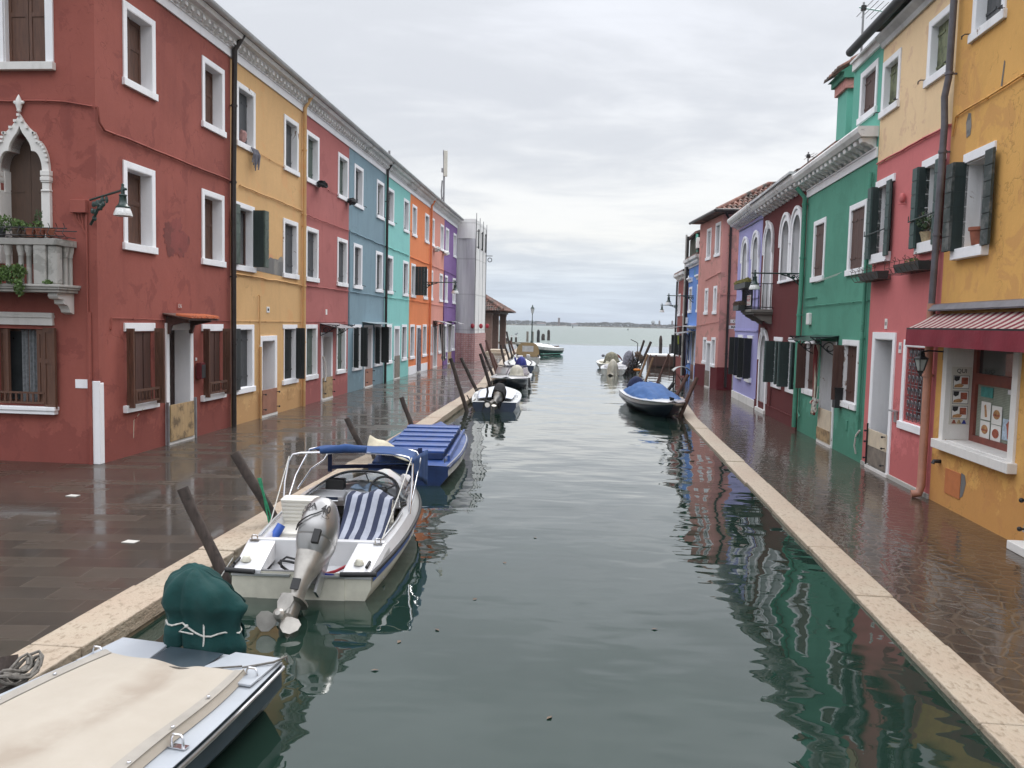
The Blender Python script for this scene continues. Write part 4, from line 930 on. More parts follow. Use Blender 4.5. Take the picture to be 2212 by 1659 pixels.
h = bluegrey = std_house('bluegrey', 'blue grey house between dusty rose and turquoise houses', B[3], B[4], [(14.43, 15.50), (17.37, 18.42)], [(14.41, 15.45), (17.33, 18.35)], [(14.39, 15.45), (17.25, 18.35)], (15.82, 16.92, 2.35),
    dict(up='shut_slate', gr0=dict(n=.16, f=.22, p=.1, m='shut_greygreen'), gr1=dict(n=.16, f=.26, p=.1, s='hplank', m='shut_greygreen'), board='board_brown', hook=True))
cable(LF, h, [(13.95, .03, 5.36), (18.6, .03, 5.33)], .018, 'bluegrey', seed=11, wav=.02); cable(LF, h, [(13.9, .03, 3.44), (18.6, .03, 3.42)], .014, 'bluegrey', seed=12); cable(LF, h, [(13.9, .02, 5.4), (13.9, .02, 2.3)], .022, 'bluegrey', seed=13, wav=.004)
downpipe(LF, h, [(18.72, .30, 8.50), (18.66, .09, 8.15), (18.66, .08, GL)], .05, 'pipe_dark', clips=(7.0, 5.3, 3.4, 1.9))
h = turq = std_house('teal', 'turquoise house with grey shutters between blue grey and orange houses', B[4], B[5], [(19.05, 20.09), (21.87, 22.90)], [(19.0, 20.04), (21.88, 22.91)], [(18.97, 19.98), (21.75, 22.76)], (20.34, 21.38, 2.31),
    dict(up='shut_slate', leaf='shut_light', hook=True, board='board_grey', dk=dict(knobs=False, board_h=.95)))
cable(LF, h, [(18.8, .03, 5.33), (23.1, .03, 5.33)], .018, 'teal', seed=14, wav=.02); cable(LF, h, [(18.8, .03, 3.42), (23.1, .03, 3.42)], .012, 'teal', seed=15)
h = orng = std_house('orange', 'bright orange house between turquoise and salmon houses', B[5], B[6], [(23.60, 24.57), (26.50, 27.52)], [(23.52, 24.45), (26.38, 27.33)], [(23.46, 24.40), (26.31, 27.27)], (24.83, 25.80, 2.33),
    dict(up='shut_black', mi='shut_black', grs='shut_black', leaf='door_dark'))
m = MB(); m.fbox(LF, 23.22, 24.84, -.005, .015, GL, .52); m.fbox(LF, 25.80, 27.6, -.005, .015, GL, .52); m.build('plinth', 'white', h, bevel=.004)
cable(LF, h, [(23.3, .03, 5.30), (27.8, .03, 5.28)], .018, 'orange', seed=16, wav=.02); cable(LF, h, [(23.3, .03, 3.42), (27.7, .03, 3.40)], .014, 'orange', seed=17); downpipe(LF, h, [(27.82, .28, 8.48), (27.78, .08, 8.1), (27.78, .075, GL)], .05, 'orange', clips=(7.0, 5.3, 3.4, 1.9))
w = [c for c in h.children if c.name.startswith('window')][2]
shutter(LF, w, 24.33, .03, 97, .52, 3.68, 4.96, -1, 'shut_black', 'plank')
h = salm = std_house('salmonL', 'pale salmon house between orange and purple houses', B[6], B[7], [(28.05, 28.97), (30.70, 31.72)], [(27.97, 28.75), (30.66, 31.63)], [(27.82, 28.72), (30.60, 31.58)], (29.05, 30.15, 2.30),
    dict(up='shut_light', frame_g='worn_white', leaf='door_brown'))
cable(LF, h, [(27.95, .03, 5.28), (31.9, .03, 5.26)], .016, 'salmonL', seed=18, wav=.02); cable(LF, h, [(27.95, .03, 3.38), (31.9, .03, 3.36)], .014, 'salmonL', seed=19)
h = purp = std_house('purple', 'purple house at the end of the left row beside wrapped scaffolding', B[7], B[8], [(32.37, 33.42), (35.06, 36.14)], [(32.2, 33.24), (35.0, 36.08)], [(32.2, 33.3), (34.95, 36.02)], (33.55, 34.75, 2.42),
    dict(up='shut_light', leaf='door_brown', board='board_ochre', dk=dict(knobs=False)))
cable(LF, h, [(32.0, .03, 5.25), (36.3, .03, 5.22)], .016, 'purple', seed=20, wav=.02); cable(LF, h, [(32.0, .03, 3.36), (36.3, .03, 3.36)], .014, 'purple', seed=21); downpipe(LF, h, [(31.98, .04, 5.3), (31.98, .04, GL)], .035, 'purple')
# sheet canopies of the salmon and purple doors
for hh, a, b in ((salm, 28.95, 30.35), (purp, 33.4, 35.0)):
    m = MB(); m.grid(lambda s, t, a=a, b=b: LF(a + (b - a) * s, .75 * t, 2.56 - .16 * t * t), 4, 6); c_ = m.build('door_canopy', 'steel_grey', hh, solid=.012)
    m = MB(); scroll(LF, m, a + .05, .6, 2.25, 2.5); m.build('scroll_bracket', 'iron', c_)
# clear sheet canopy at the blue-grey door
m = MB(); m.hexa([LF(15.6, 0, 2.46), LF(18.3, 0, 2.46), LF(18.3, .5, 2.40), LF(15.6, .5, 2.40), LF(15.6, 0, 2.468), LF(18.3, 0, 2.468), LF(18.3, .5, 2.408), LF(15.6, .5, 2.408)]); m.build('door_canopy', plain('pale_corrugated_sheet', (.40, .46, .48), .2), bluegrey)
# short chimney backs of the row are hidden; wrapped scaffolding building
o = thing('scaffolded_building', 'building wrapped in grey and white scaffold sheeting, pink netting at its foot', 'building', (-7.0, 49.2, GL))
m = MB(); yf = 48.95; x1, y1 = -6.98, 52.9
m.grid(lambda a, b: (-8.6 + (x1 + 8.6) * a, yf + .05 * math.sin(a * 9 + b * 3), 1.85 + 5.6 * b), 14, 20); m.build('net_sheeting', 'sheet_grey', o, smooth=60)
m = MB(); m.grid(lambda a, b: (x1 + .13 * a + .035 * math.sin(a * 22 + b * 2), yf + (y1 - yf) * a, 1.85 + (6.75 - .15 * a) * b), 40, 16); m.grid(lambda a, b: (-8.3 + (x1 + 8.3) * a, yf - .04 + .03 * math.sin(a * 7), 7.45 + 1.12 * b + .04 * math.sin(b * 7)), 14, 6)
m.grid(lambda a, b: (-12 + (x1 + 12) * a, yf + (y1 - yf) * b, 8.55 - .15 * b), 4, 4); m.grid(lambda a, b: (-12 + (x1 + .13 + 12) * a, y1, .15 + 8.25 * b), 4, 4); m.build('white_sheeting', 'sheet_white', o, smooth=60)
m = MB(); m.grid(lambda a, b: (-8.6 + (x1 + .04 + 8.6) * a, yf - .06 + .02 * math.sin(a * 19), GL + 1.72 * b + .02 * math.sin(a * 6) * b), 20, 6); m.grid(lambda a, b: (x1 + .05 + .14 * a, yf + (y1 - yf) * a, GL + 1.72 * b), 20, 6); m.build('safety_net', 'net_pink', o)
m = MB(); m.box(-12, x1 - .25, yf + .3, y1 - .2, GL, 8.3); m.build('wall', 'stone', o)
for i, (y, zt) in enumerate(((49.0, 8.95), (50.25, 8.8), (51.5, 8.75), (52.8, 8.7))):
    m = MB(); x = x1 + .02 + .13 * (y - yf) / (y1 - yf); m.tube([(x, y, GL), (x, y, zt)], .022, 6); m.build('scaffold_pole', 'steel_grey', o)
for i, y in enumerate((49.5, 50.9, 52.2)):
    m = MB(); x = x1 + .08 + .13 * (y - yf) / 4; m.tube([(x, y, 6.9), (x, y, 8.05)], .035, 6); m.tube([(x - .1, y, 7.0), (x + .05, y, 7.0)], .03, 6); m.tube([(x - .1, y, 7.95), (x + .05, y, 7.95)], .03, 6); m.build('scaffold_bracket', 'iron', o)
m = MB(); m.tube([(x1 + .1, 52.8, 6.75), (x1 + .55, 52.8, 6.75)], .025, 6); m.tube([(x1 + .38 + .13 * math.cos(t * .52), 52.8, 6.5 + .13 * math.sin(t * .52)) for t in range(13)], .025, 5); m.build('pulley_wheel', 'iron', o)
for x, y in ((-7.05, 48.82), (-6.75, 50.3), (-6.65, 52.6)):
    m = MB(); m.sphere((x, y, 2.30), .12, .09, .16, 10, 7); m.build('warning_lamp', 'red_p', o, smooth=60)
# ================================================================= RIGHT ROW OF HOUSES
M['yellow'] = stucco('weathered_yellow_ochre_stucco', (.66, .37, .115), stain=(.57, .30, .10), patch=(.58, .30, .11), patch_amt=.7, seed=41, chips=(.36, .36, .34), chips_amt=.05, var=.12, salt=(.50, .22, .075))
M['pink'] = stucco('raspberry_pink_stucco', (.58, .175, .175), stain=(.49, .145, .145), seed=42, var=.07, salt=(.44, .12, .115))
M['cream'] = stucco('cream_stucco', (.80, .59, .36), stain=(.72, .52, .32), patch=(.60, .37, .27), patch_amt=.25, seed=43, var=.06)
M['green'] = stucco('emerald_green_stucco', (.095, .29, .21), stain=(.07, .23, .165), patch=(.08, .25, .18), patch_amt=.4, seed=44, var=.1, salt=(.06, .20, .135))
M['green_up'] = stucco('lighter_emerald_stucco', (.14, .42, .33), stain=(.09, .27, .21), seed=45, var=.07)
M['maroon'] = stucco('maroon_stucco', (.125, .030, .030), stain=(.09, .024, .024), seed=46, var=.08)
M['lavender'] = stucco('lavender_stucco', (.37, .355, .62), stain=(.30, .29, .52), seed=47, var=.05)
M['salmonR'] = stucco('peeling_salmon_stucco', (.55, .265, .235), stain=(.43, .20, .18), patch=(.24, .17, .14), patch_amt=.32, chips=(.20, .15, .13), chips_amt=.5, seed=48, var=.12)
M['plinth_red'] = stucco('dark_red_plinth_paint', (.115, .018, .022), seed=49, var=.12)
M['blueR'] = stucco('cornflower_blue_stucco', (.135, .26, .60), stain=(.10, .20, .47), seed=50, var=.07)
M['brownwall'] = stucco('dark_mossy_render', (.060, .062, .045), seed=51, var=.3)
M['redfar'] = stucco('brick_red_stucco_far', (.27, .085, .075), stain=(.19, .06, .055), seed=52, var=.15)
M['hatch'] = plain('terracotta_meter_door', (.50, .17, .06), .6, 0, .1, 5)
M['shut_green_lit'] = planks('sky_lit_green_wood', (.050, .085, .080), vertical=False, var=.2)  # shutter green lightened: sky light painted onto the leaves turned outwards
RTOP = 9.6
# ---- yellow shop house
o = thing('shop_house', 'yellow ochre shop house under a striped awning, food posters in its window', 'house', RF(-2.2, 0, GR), RF.ang); yel = o
holes = [holes_rect(3.48, 4.44, 6.58, 8.0), rect(3.57, 4.38, 3.73, 4.92), rect(2.62, 4.54, .985, 2.42)]
wall(RF, o, [(-2.2, -.08), (4.95, -.08), (4.95, RTOP), (-2.2, RTOP)], holes, 'yellow', dep=.42, back=6)
win_closed(RF, o, 3.48, 4.44, 6.58, 8.0, 'shut_slate', 'plank', 'worn_white', .15, True)
m = MB(); m.fbox(RF, 3.50, 4.42, -.01, .03, 4.92, 5.05); m.fbox(RF, 3.57, 4.38, -.3, .0, 4.90, 4.915); w = m.build('window', 'white', o, bevel=.005)
m = MB(); m.fbox(RF, 3.54, 4.50, -.01, .10, 3.58, 3.73); m.build('window_sill', 'white', w, bevel=.008)
m = MB(); m.fbox(RF, 4.36, 4.39, -.3, .0, 3.73, 4.92); m.fbox(RF, 3.56, 3.585, -.3, .0, 3.73, 4.92); m.build('reveal', 'worn_white', w, each=True)
casement(RF, w, 3.585, 4.36, 3.73, 4.92, .22, 'shut_light', bars=1)
M['shut_peel'] = planks('peeling_dark_green_wood', (.022, .034, .032), vertical=False, var=.4, dirty=(.12, .125, .12))
bifold(RF, w, 3.58, 4.36, 3.70, 4.94, 'shut_green', 'hplank', far=.15, near=.07, pb=.22, d0=-.03, outer='shut_peel')
p = thing('flower_pot', 'terracotta pot on the upper window sill of the yellow shop house', 'flower pot', RF(3.78, .03, 3.732)); m = MB(); m.lathe(p.location, [(.085, 0), (.115, .19), (.13, .19), (.135, .235), (.118, .235), (.11, .20), (.02, .19)], 14); m.build('pot', 'terracotta', p, smooth=40)
# shop window: marble surround, deep reveal, glazed counter
m = MB(); t = .07
m.fbox(RF, 2.50, 2.64, -.01, .035, .99, 2.45); m.fbox(RF, 4.53, 4.67, -.01, .035, .99, 2.45); m.fbox(RF, 2.64, 4.53, -.42, -.40, .99, 2.45)
m.fbox(RF, 2.60, 2.632, -.42, .03, 1.0, 2.42); m.fbox(RF, 4.532, 4.56, -.42, .03, 1.0, 2.42); sw = m.build('shop_window', 'stone_clean', o, bevel=.004)
m = MB(); m.fbox(RF, 2.44, 4.72, -.015, .12, .86, .99); m.fbox(RF, 2.64, 4.53, -.42, -.014, .94, 1.0); m.build('window_sill', 'stone_clean', sw, bevel=.008)
f = MB(); D = -.36
M['frame_red'] = plain('russet_window_frame', (.20, .052, .036), .5, 0, .2)
for a, b, c, e in ((2.64, 2.74, 1.0, 2.42), (4.42, 4.53, 1.0, 2.42), (2.74, 4.42, 1.0, 1.09), (2.74, 4.42, 1.83, 1.98), (2.74, 4.42, 2.33, 2.42)): f.fbox(RF, a, b, D - .05, D + .03, c, e)
f.build('shop_frame', 'frame_red', sw)
m = MB(); m.fbox(RF, 2.74, 4.42, D - .02, D - .012, 1.98, 2.33); m.build('pane', 'glass_dark', sw)
M['blind'] = stripes('pale_green_blind', 2, .022, (.20, .23, .185), (.29, .32, .26), .35, .7)
m = MB(); m.fbox(RF, 2.74, 4.42, D - .02, D - .012, 1.09, 1.83); m.build('window_blind', 'blind', sw)
m = MB(); m.fbox(RF, 2.78, 3.55, D - .011, D - .004, 1.75, 1.81); m.build('blind_box', 'white', sw)
# price cards in the window and the QUI poster on the reveal: generic food pictures
M['food_brown'] = plain('bread_brown_print', (.42, .22, .09), .6, 0, .35, 30, 0); M['food_red'] = plain('meat_red_print', (.34, .09, .05), .6, 0, .5, 30, 0); M['print_teal'] = plain('teal_print', (.05, .26, .24), .6, 0, .3, 9, 0); M['print_pale'] = plain('pale_blue_print', (.42, .52, .62), .6, 0, .3, 20, 0)
card = MB()
for u, z in ((3.80, 1.44), (4.12, 1.47), (3.80, 1.18), (4.12, 1.20)): card.fbox(RF, u - .14, u + .14, D - .003, D + .003, z - .125, z + .125)
cd = card.build('food_card', 'sign_white', sw)
for k, (u, z) in enumerate(((3.80, 1.44), (4.12, 1.47), (3.80, 1.18), (4.12, 1.20))):
    m = MB(); q = lambda x, y, d=.004: RF(u + x, D + d, z + y)
    if k == 1: m.prism([(-.05, -.08), (.01, -.09), (.03, .02), (.05, .07), (.0, .09), (-.03, .0)], lambda x, y: q(x, y, .003), lambda x, y: q(x, y, .006))
    else:
        el = [(.095 * math.cos(t * .524), .065 * math.sin(t * .524) + (.01)) for t in range(12)]; m.prism(el, lambda x, y: q(x, y, .003), lambda x, y: q(x, y, .006))
    mo = m.build('food_picture', 'food_brown' if k != 2 else 'food_red', cd)
    if k != 1: m = MB(); m.fbox(RF, u - .09, u + .09, D + .006, D + .008, z - .012, z + .012); m.build('food_filling', 'food_red', mo.parent)
m = MB(); m.fbox(RF, 3.25, 3.62, D - .002, D + .003, 1.14, 1.42); m.build('poster', 'print_pale', sw)
m = MB(); m.prism([(.0, -.12), (.05, -.12), (.07, .0), (.10, .07), (.04, .12), (-.02, .06)], lambda x, y: RF(3.42 + x, D + .003, 1.28 + y), lambda x, y: RF(3.42 + x, D + .006, 1.28 + y)); m.build('poster_figure', 'food_red', sw)
m = MB(); m.fbox(RF, 3.95, 4.30, D - .003, D + .003, 1.66, 1.80); m.build('poster', 'print_teal', sw)
def rev(a, z, d=0): return RF(4.531 - d, .02 - a, z)
m = MB(); m.hexa([rev(.06, 1.22), rev(.34, 1.22), rev(.34, 1.22, .004), rev(.06, 1.22, .004), rev(.06, 2.06), rev(.34, 2.06), rev(.34, 2.06, .004), rev(.06, 2.06, .004)]); po = m.build('qui_poster', plain('cream_poster_paper', (.60, .57, .50), .6, 0, .05, 3, 0), sw)
m = MB(); text_into(m, 'QUI', .085, lambda x, y, d: rev(.20 + x * .95, 2.0 + y, .005 + d), .001, .001); m.build('lettering', 'ink', po)
for z in (1.84, 1.62, 1.40):
    m = MB(); bk = MB(); b = lambda mb, a0, a1, z0, z1, dd: mb.hexa([rev(a0, z0, dd), rev(a1, z0, dd), rev(a1, z0, dd + .001), rev(a0, z0, dd + .001), rev(a0, z1, dd), rev(a1, z1, dd), rev(a1, z1, dd + .001), rev(a0, z1, dd + .001)])
    b(bk, .09, .31, z - .095, z + .095, .0045); fr_ = bk.build('picture_border', 'ink', po); b(m, .096, .304, z - .088, z + .088, .0065); m.build('picture', 'sign_white', po)
    m = MB(); b(m, .20, .29, z - .03, z + .07, .0085); m.build('picture_drinks', 'food_red', po); m = MB(); m.prism([(.10, z - .08), (.21, z - .075), (.24, z - .04), (.18, z - .02), (.11, z - .04)], lambda x, y: rev(x, y, .0085), lambda x, y: rev(x, y, .0095)); m.build('picture_snack', 'food_brown', po)
    m = MB(); m.prism([(.10 + .0, z + .085), (.10, z + .03), (.13, z + .01), (.17, z + .03), (.18, z + .085)], lambda x, y: rev(x, y, .0085), lambda x, y: rev(x, y, .0095)); m.build('picture_label', 'ink', po)
for k, cc in enumerate(('food_red', 'board_ochre', 'canvas_violet')):
    m = MB(); a = .13 + .07 * k; m.prism([(a - .035, 1.235), (a + .035, 1.235), (a + .02, 1.265), (a + .012, 1.29), (a - .012, 1.29), (a - .02, 1.265)], lambda x, y: rev(x, y, .0045), lambda x, y: rev(x, y, .0055)); m.build('printed_child', cc, po)
# marks on the yellow wall: bare patches, meter hatch, bell, vent
m = MB(); m.fbox(RF, 3.92, 4.42, -.005, .012, .24, .60); m.build('meter_hatch', 'hatch', o, bevel=.004)
for pts in ([(3.84, .30), (3.92, .26), (3.915, .62), (3.80, .60), (3.76, .5), (3.80, .38)], [(4.30, 5.30), (4.42, 5.28), (4.46, 5.5), (4.40, 5.62), (4.32, 5.60), (4.28, 5.42)], [(3.45, 5.72), (3.49, 5.74), (3.44, 6.05), (3.41, 6.02)]):
    m = MB(); m.poly([pts], lambda u, z: RF(u, .004, z)); m.build('bare_patch', 'cement', o)
m = MB(); m.tube([RF(4.62, 0, .66), RF(4.62, .10, .66), RF(4.62, .11, .62)], .030, 8); m.build('vent_spout', 'black', o, smooth=50)
cable(RF, o, [(2.0, .03, 5.72), (4.75, .03, 5.66), (4.84, .03, 5.4)], .014, 'yellow', seed=30, wav=.01); cable(RF, o, [(0, .02, 2.93), (4.9, .02, 2.96)], .008, 'pipe_grey', seed=31, wav=.004)
# doorway edge of the shop at the frame border: white stone step
m = MB(); m.fbox(RF, .9, 2.12, .0, .22, GR, .135); m.build('door_step', 'stone_clean', o, bevel=.01)
m = MB(); m.fbox(RF, 2.02, 2.12, -.01, .03, .13, 2.4); dj = m.build('door', 'stone', o, bevel=.004)
m = MB(); m.fbox(RF, 1.0, 2.0, .01, .035, .13, .75); fb_ = m.build('flood_board', 'board_grey', dj)
m = MB()
for z in (.28, .62): m.tube([RF(2.07, .02, z), RF(2.07, .10, z)], .012, 6); m.sphere(RF(2.07, .11, z), .03, .03, .03, 8, 6)
m.build('clamp_knob', 'black', fb_, smooth=50)
roof_slab(RF, o, -2.2, 4.95, RTOP)
# awning
aw = thing('awning', 'red and white striped shop awning with deep red valance', 'awning', RF(1.5, 0, 2.3), RF.ang)
M['awn'] = stripes('red_white_awning_stripes', 0, .20, (.46, .38, .34), (.17, .013, .028), .5); M['awn_red'] = plain('crimson_awning_cloth', (.19, .014, .028), .85, 0, .12, 3, .3, 12, .02)
a0, a1 = 1.3, 5.02
m = MB(); m.grid(lambda s, t: RF(a0 + (a1 - a0) * s, .06 + .38 * t, 2.82 - .22 * t - .015 * math.sin(PI * t)), 30, 5); m.build('awning_top', 'awn', aw, solid=.004)
m = MB(); m.grid(lambda s, t: RF(a0 + (a1 - a0) * s, .445 + .012 * math.sin(s * 34) * t, 2.585 - .235 * t), 60, 4); m.build('valance', 'awn_red', aw, solid=.005)
m = MB(); m.fbox(RF, a0, a1, .40, .445, 2.575, 2.61); m.build('front_bar', 'iron', aw)
m = MB(); m.loft([[RF(u, .0, 2.98), RF(u, .10, 2.96), RF(u, .17, 2.88), RF(u, .165, 2.86), RF(u, .09, 2.93), RF(u, .0, 2.95)] for u in (a0, 4.98)]); m.build('awning_cover', 'pipe_grey', aw)
m = MB()
for u in (a1 - .03,): m.tube([RF(u, .05, 2.70), RF(u, .25, 2.58), RF(u, .42, 2.59)], .014, 6)
m.tube([RF(a0 + .3, .04, 2.78), RF(a1, .04, 2.78)], .025, 8); m.build('awning_arm', 'alu', aw)
# lantern by the shop corner
ln = thing('wall_lantern', 'black six sided wall lantern at the corner of the shop awning', 'lantern', RF(4.72, 0, 2.26), RF.ang)
m = MB(); m.fbox(RF, 4.64, 4.70, -.01, .03, 2.15, 2.30); m.tube([RF(4.67, .02, 2.27), RF(4.67, .24, 2.28), RF(4.67, .34, 2.26)], .013, 6); m.build('bracket', 'black', ln)
c = RF(4.67, .34, 0)
m = MB(); m.lathe(c, [(.02, 2.27), (.05, 2.24), (.055, 2.20), (.105, 2.17), (.11, 2.155), (.0, 2.15)], 6); m.build('lantern_cap', 'black', ln); m = MB(); m.lathe(c, [(.01, 1.90), (.03, 1.95), (.045, 1.97), (.05, 1.985)], 6); m.build('lantern_foot', 'black', ln)
m = MB()
for k in range(6):
    a = k * PI / 3; m.tube([c + Vector((.098 * math.cos(a), .098 * math.sin(a), 2.155)), c + Vector((.048 * math.cos(a), .048 * math.sin(a), 1.98))], .006, 4)
m.build('lantern_frame', 'black', ln); m = MB(); m.lathe(c, [(.044, 1.985), (.092, 2.15)], 6); m.build('lantern_glass', plain('frosted_lantern_glass', (.34, .36, .34), .25, 0, .2), ln)
# big grey downpipe between yellow and pink
downpipe(RF, o, [(4.86, .15, 9.5), (4.86, .11, 7.3), (4.88, .11, 6.25), (4.99, .11, 6.0), (4.93, .11, 5.6), (5.06, .09, 2.98)], .050, 'pipe_grey', clips=(6.3, 5.2, 4.0), name='downpipe')
downpipe(RF, o, [(5.06, .09, 2.98), (5.05, .09, 2.2), (5.02, .10, .22), (5.00, .14, .10), (5.02, .24, .085)], .062, 'copper_pipe', clips=(1.9,), name='lower_downpipe')

# ---- pink / cream house
o = thing('terraced_house', 'house with raspberry pink lower walls and cream top storey, green shutters', 'house', RF(4.95, 0, GR), RF.ang); pk = o
holes = [rect(5.20, 5.80, 3.95, 5.12), rect(7.30, 7.98, 3.95, 5.16), rect(5.42, 6.16, 1.10, 2.29), rect(6.80, 7.72, GR + .005, 2.41)]
wall(RF, o, [(4.95, -.08), (8.15, -.08), (8.15, 5.61), (4.95, 5.61)], holes, 'pink', dep=.42, back=6)
wc = [(5.10, 6.0, 6.40, 7.42), (7.20, 8.10, 6.42, 7.43)]
wall(RF, o, [(4.95, 5.612), (8.15, 5.612), (8.15, 7.85), (4.95, 7.85)], [holes_rect(*w) for w in wc], 'cream', dep=.3, back=6, name='upper_wall')
for w in wc: win_closed(RF, o, *w, 'shut_olive', 'plank', 'white', .12, True)
cable(RF, o, [(4.98, .03, 5.60), (8.1, .03, 5.62)], .016, 'pink', seed=32, wav=.008)
for (a, b, c, e, wn, wf) in ((5.20, 5.80, 3.93, 5.12, .30, .30), (7.30, 7.98, 3.93, 5.16, .30, .30)):
    m = MB(); m.fbox(RF, a - .14, b + .14, -.01, .03, e, e + .13); w = m.build('window', 'white', o, bevel=.004)
    m = MB(); m.fbox(RF, a - .10, b + .10, -.01, .09, c - .15, c + .02); m.build('window_sill', 'white', w, bevel=.006)
    m = MB(); m.fbox(RF, b - .01, b + .004, -.36, 0, c, e); m.fbox(RF, a - .004, a + .01, -.36, 0, c, e); m.fbox(RF, a, b, -.36, 0, e - .004, e + .01); m.build('reveal', 'worn_white', w, each=True)
    casement(RF, w, a + .01, b - .01, c, e, .24, 'shut_light', bars=1)
    bifold(RF, w, a + .01, b - .01, c - .06, e + .02, 'shut_green', 'hplank', far=.11, near=.07, pb=.19, d0=-.05, outer='shut_green_lit')
    m = MB(); m.tube([RF(a - .16, .15, c + .40), RF(b + .18, .17, c + .37)], .012, 6); m.tube([RF(b + .18, .17, c + .36), RF(b + .18, .17, c + .46)], .008, 5); m.build('shutter_bar', 'shut_green', w)
def wire_planter(u0, u1, z, name_label, plant, seed):
    t = thing('window_box_rack', name_label, 'flower box rack', RF((u0 + u1) / 2, .0, z - .16), RF.ang)
    m = MB(); r = .005; rr = random.Random(seed)
    for d, h in ((.03, 0), (.30, .02), (.31, -.07), (.24, -.16), (.05, -.17)): m.tube([RF(u0, d, z + h), RF(u1, d, z + h)], r, 4)
    n = 7
    for k in range(n):
        u = u0 + (u1 - u0) * k / (n - 1); m.tube([RF(u, .03, z), RF(u, .03, z - .17), RF(u, .24, z - .165), RF(u, .31, z - .07), RF(u, .30, z + .02), RF(u, .34, z + .05)], r, 4)
        if k % 2 == 0: m.tube([RF(u + .035 * math.cos(q * .7), .30, z + .06 + .035 * math.sin(q * .7)) for q in range(9)], .0045, 4)
    m.build('wire_frame', 'iron_rust', t)
    m = MB(); m.hexa([RF(u0 + .06, .06, z - .155), RF(u1 - .25, .06, z - .155), RF(u1 - .25, .22, z - .155), RF(u0 + .06, .22, z - .155), RF(u0 + .04, .05, z - .02), RF(u1 - .22, .05, z - .02), RF(u1 - .22, .25, z - .02), RF(u0 + .04, .25, z - .02)]); m.build('trough', 'pot_dark', t)
    if plant: m = MB(); leaves(m, RF((u0 * .6 + u1 * .4), .15, z + .0), .10, .16, .05, 160, .03, rr); m.build('plant', 'leaf', t)
wire_planter(5.22, 6.55, 3.66, 'wire rack with dark trough and moss under the window nearer the grey pipe', True, 3)
wire_planter(7.05, 8.35, 3.62, 'wire rack with empty dark trough beside the green house', False, 4)
p = thing('potted_plant', 'leafy plant in a wicker basket on the pink house sill', 'potted plant', RF(5.58, .02, 3.952)); m = MB(); m.lathe(p.location, [(.07, 0), (.10, .12), (.115, .15), (.10, .15), (.09, .12), (.01, .115)], 14); m.build('basket', 'wicker', p, smooth=40)
rr = random.Random(9); m = MB()
for k in range(7):
    a = rr.uniform(0, 6.28); q = p.location + Vector((0, 0, .12)); m.tube([q, q + Vector((.06 * math.cos(a), .06 * math.sin(a), .16)), q + Vector((.13 * math.cos(a), .13 * math.sin(a), .26 + .1 * rr.random()))], .005, 4)
m.build('stem', 'leaf_brown', p); m = MB(); leaves(m, p.location + Vector((0, 0, .32)), .17, .17, .15, 150, .055, rr); m.build('foliage', 'leaf_dark', p)
m = MB(); m.sphere(RF(6.62, .06, 4.78), .05, .06, .09, 10, 6); m.tube([RF(6.62, 0, 4.68), RF(6.62, .12, 4.68)], .008, 5); m.build('alarm_bell', 'pink', o, smooth=60)
# door 10 and barred window
dr = door_unit(RF, o, 6.68, 7.84, GR, 2.53, leaf=None, board=None, d=.42, frame='white')
shutter(RF, dr, 6.83, -.34, 0, .62, GR + .02, 2.38, 1, 'door_dark', 'frame', name='door_leaf'); m = MB(); m.fbox(RF, 6.83, 7.70, -.42, -.405, GR, 2.4); m.build('door_back', 'glass_dark', dr)
for zz, cc in ((.12, 'board_grey'), (.46, 'board_cream')):
    m = MB(); m.fbox(RF, 6.78, 7.72, .03, .055, zz, zz + (.335 if cc == 'board_grey' else .30)); m.build('flood_board', cc, dr, bevel=.003)
m = MB()
for u in (6.80, 7.70):
    for z in (.22, .52, .72): m.tube([RF(u, .05, z), RF(u, .10, z)], .010, 6); m.sphere(RF(u, .11, z), .022, .022, .022, 8, 5)
m.tube([RF(7.70, .07, .1), RF(7.70, .07, .86)], .016, 6); m.build('clamp_knob', 'black', dr, smooth=50)
for u, z, s_ in ((7.22, 2.68, '10'), (6.48, 2.28, '18')):
    m = MB(); m.fbox(RF, u - .055, u + .055, -.005, .012, z - .09, z + .09); pl_ = m.build('number_plate', 'sign_white', o)
    m = MB(); text_into(m, s_, .09, lambda x, y, d, u=u, z=z: RF(u - x * -1 if False else u - x, .014 + d, z + y), .001, .002); m.build('lettering', 'ink_blue' if s_ == '18' else 'ink', pl_)
m = MB(); m.fbox(RF, 6.44, 6.54, -.005, .03, 1.02, 1.20); m.fbox(RF, 6.40, 6.60, -.005, .10, 1.20, 1.225); m.build('intercom', 'alu', o, bevel=.004)
w, (a, b, c, e) = surround(RF, o, 5.27, 6.30, .95, 2.42, lin_d=.25)
m = MB(); m.fbox(RF, a, b, -.20, -.19, c, e); m.build('pane', 'glass_dark', w)
m = MB()
for k in range(6): u = a + (b - a) * k / 5; m.tube([RF(u, -.03, c), RF(u, -.03, e)], .007, 5)
for k in range(7): z = c + (e - c) * k / 6; m.tube([RF(a, -.03, z), RF(b, -.03, z)], .006, 5)
for i in range(5):
    for j in range(6):
        cu, cz = a + (b - a) * (i + .5) / 5, c + (e - c) * (j + .5) / 6
        for s_ in (-1, 1): m.tube([RF(cu + s_ * (.012 + .032 * math.cos(q * .75)), -.03, cz + .055 * math.sin(q * .75)) for q in range(8)], .0055, 4)
m.build('window_grille', plain('grey_iron_grille', (.16, .16, .17), .5, .3, .2), w)
m = MB(); m.fbox(RF, 4.96, 8.14, -.005, .03, -.02, .10); m.build('plinth', 'stone', o, bevel=.01)
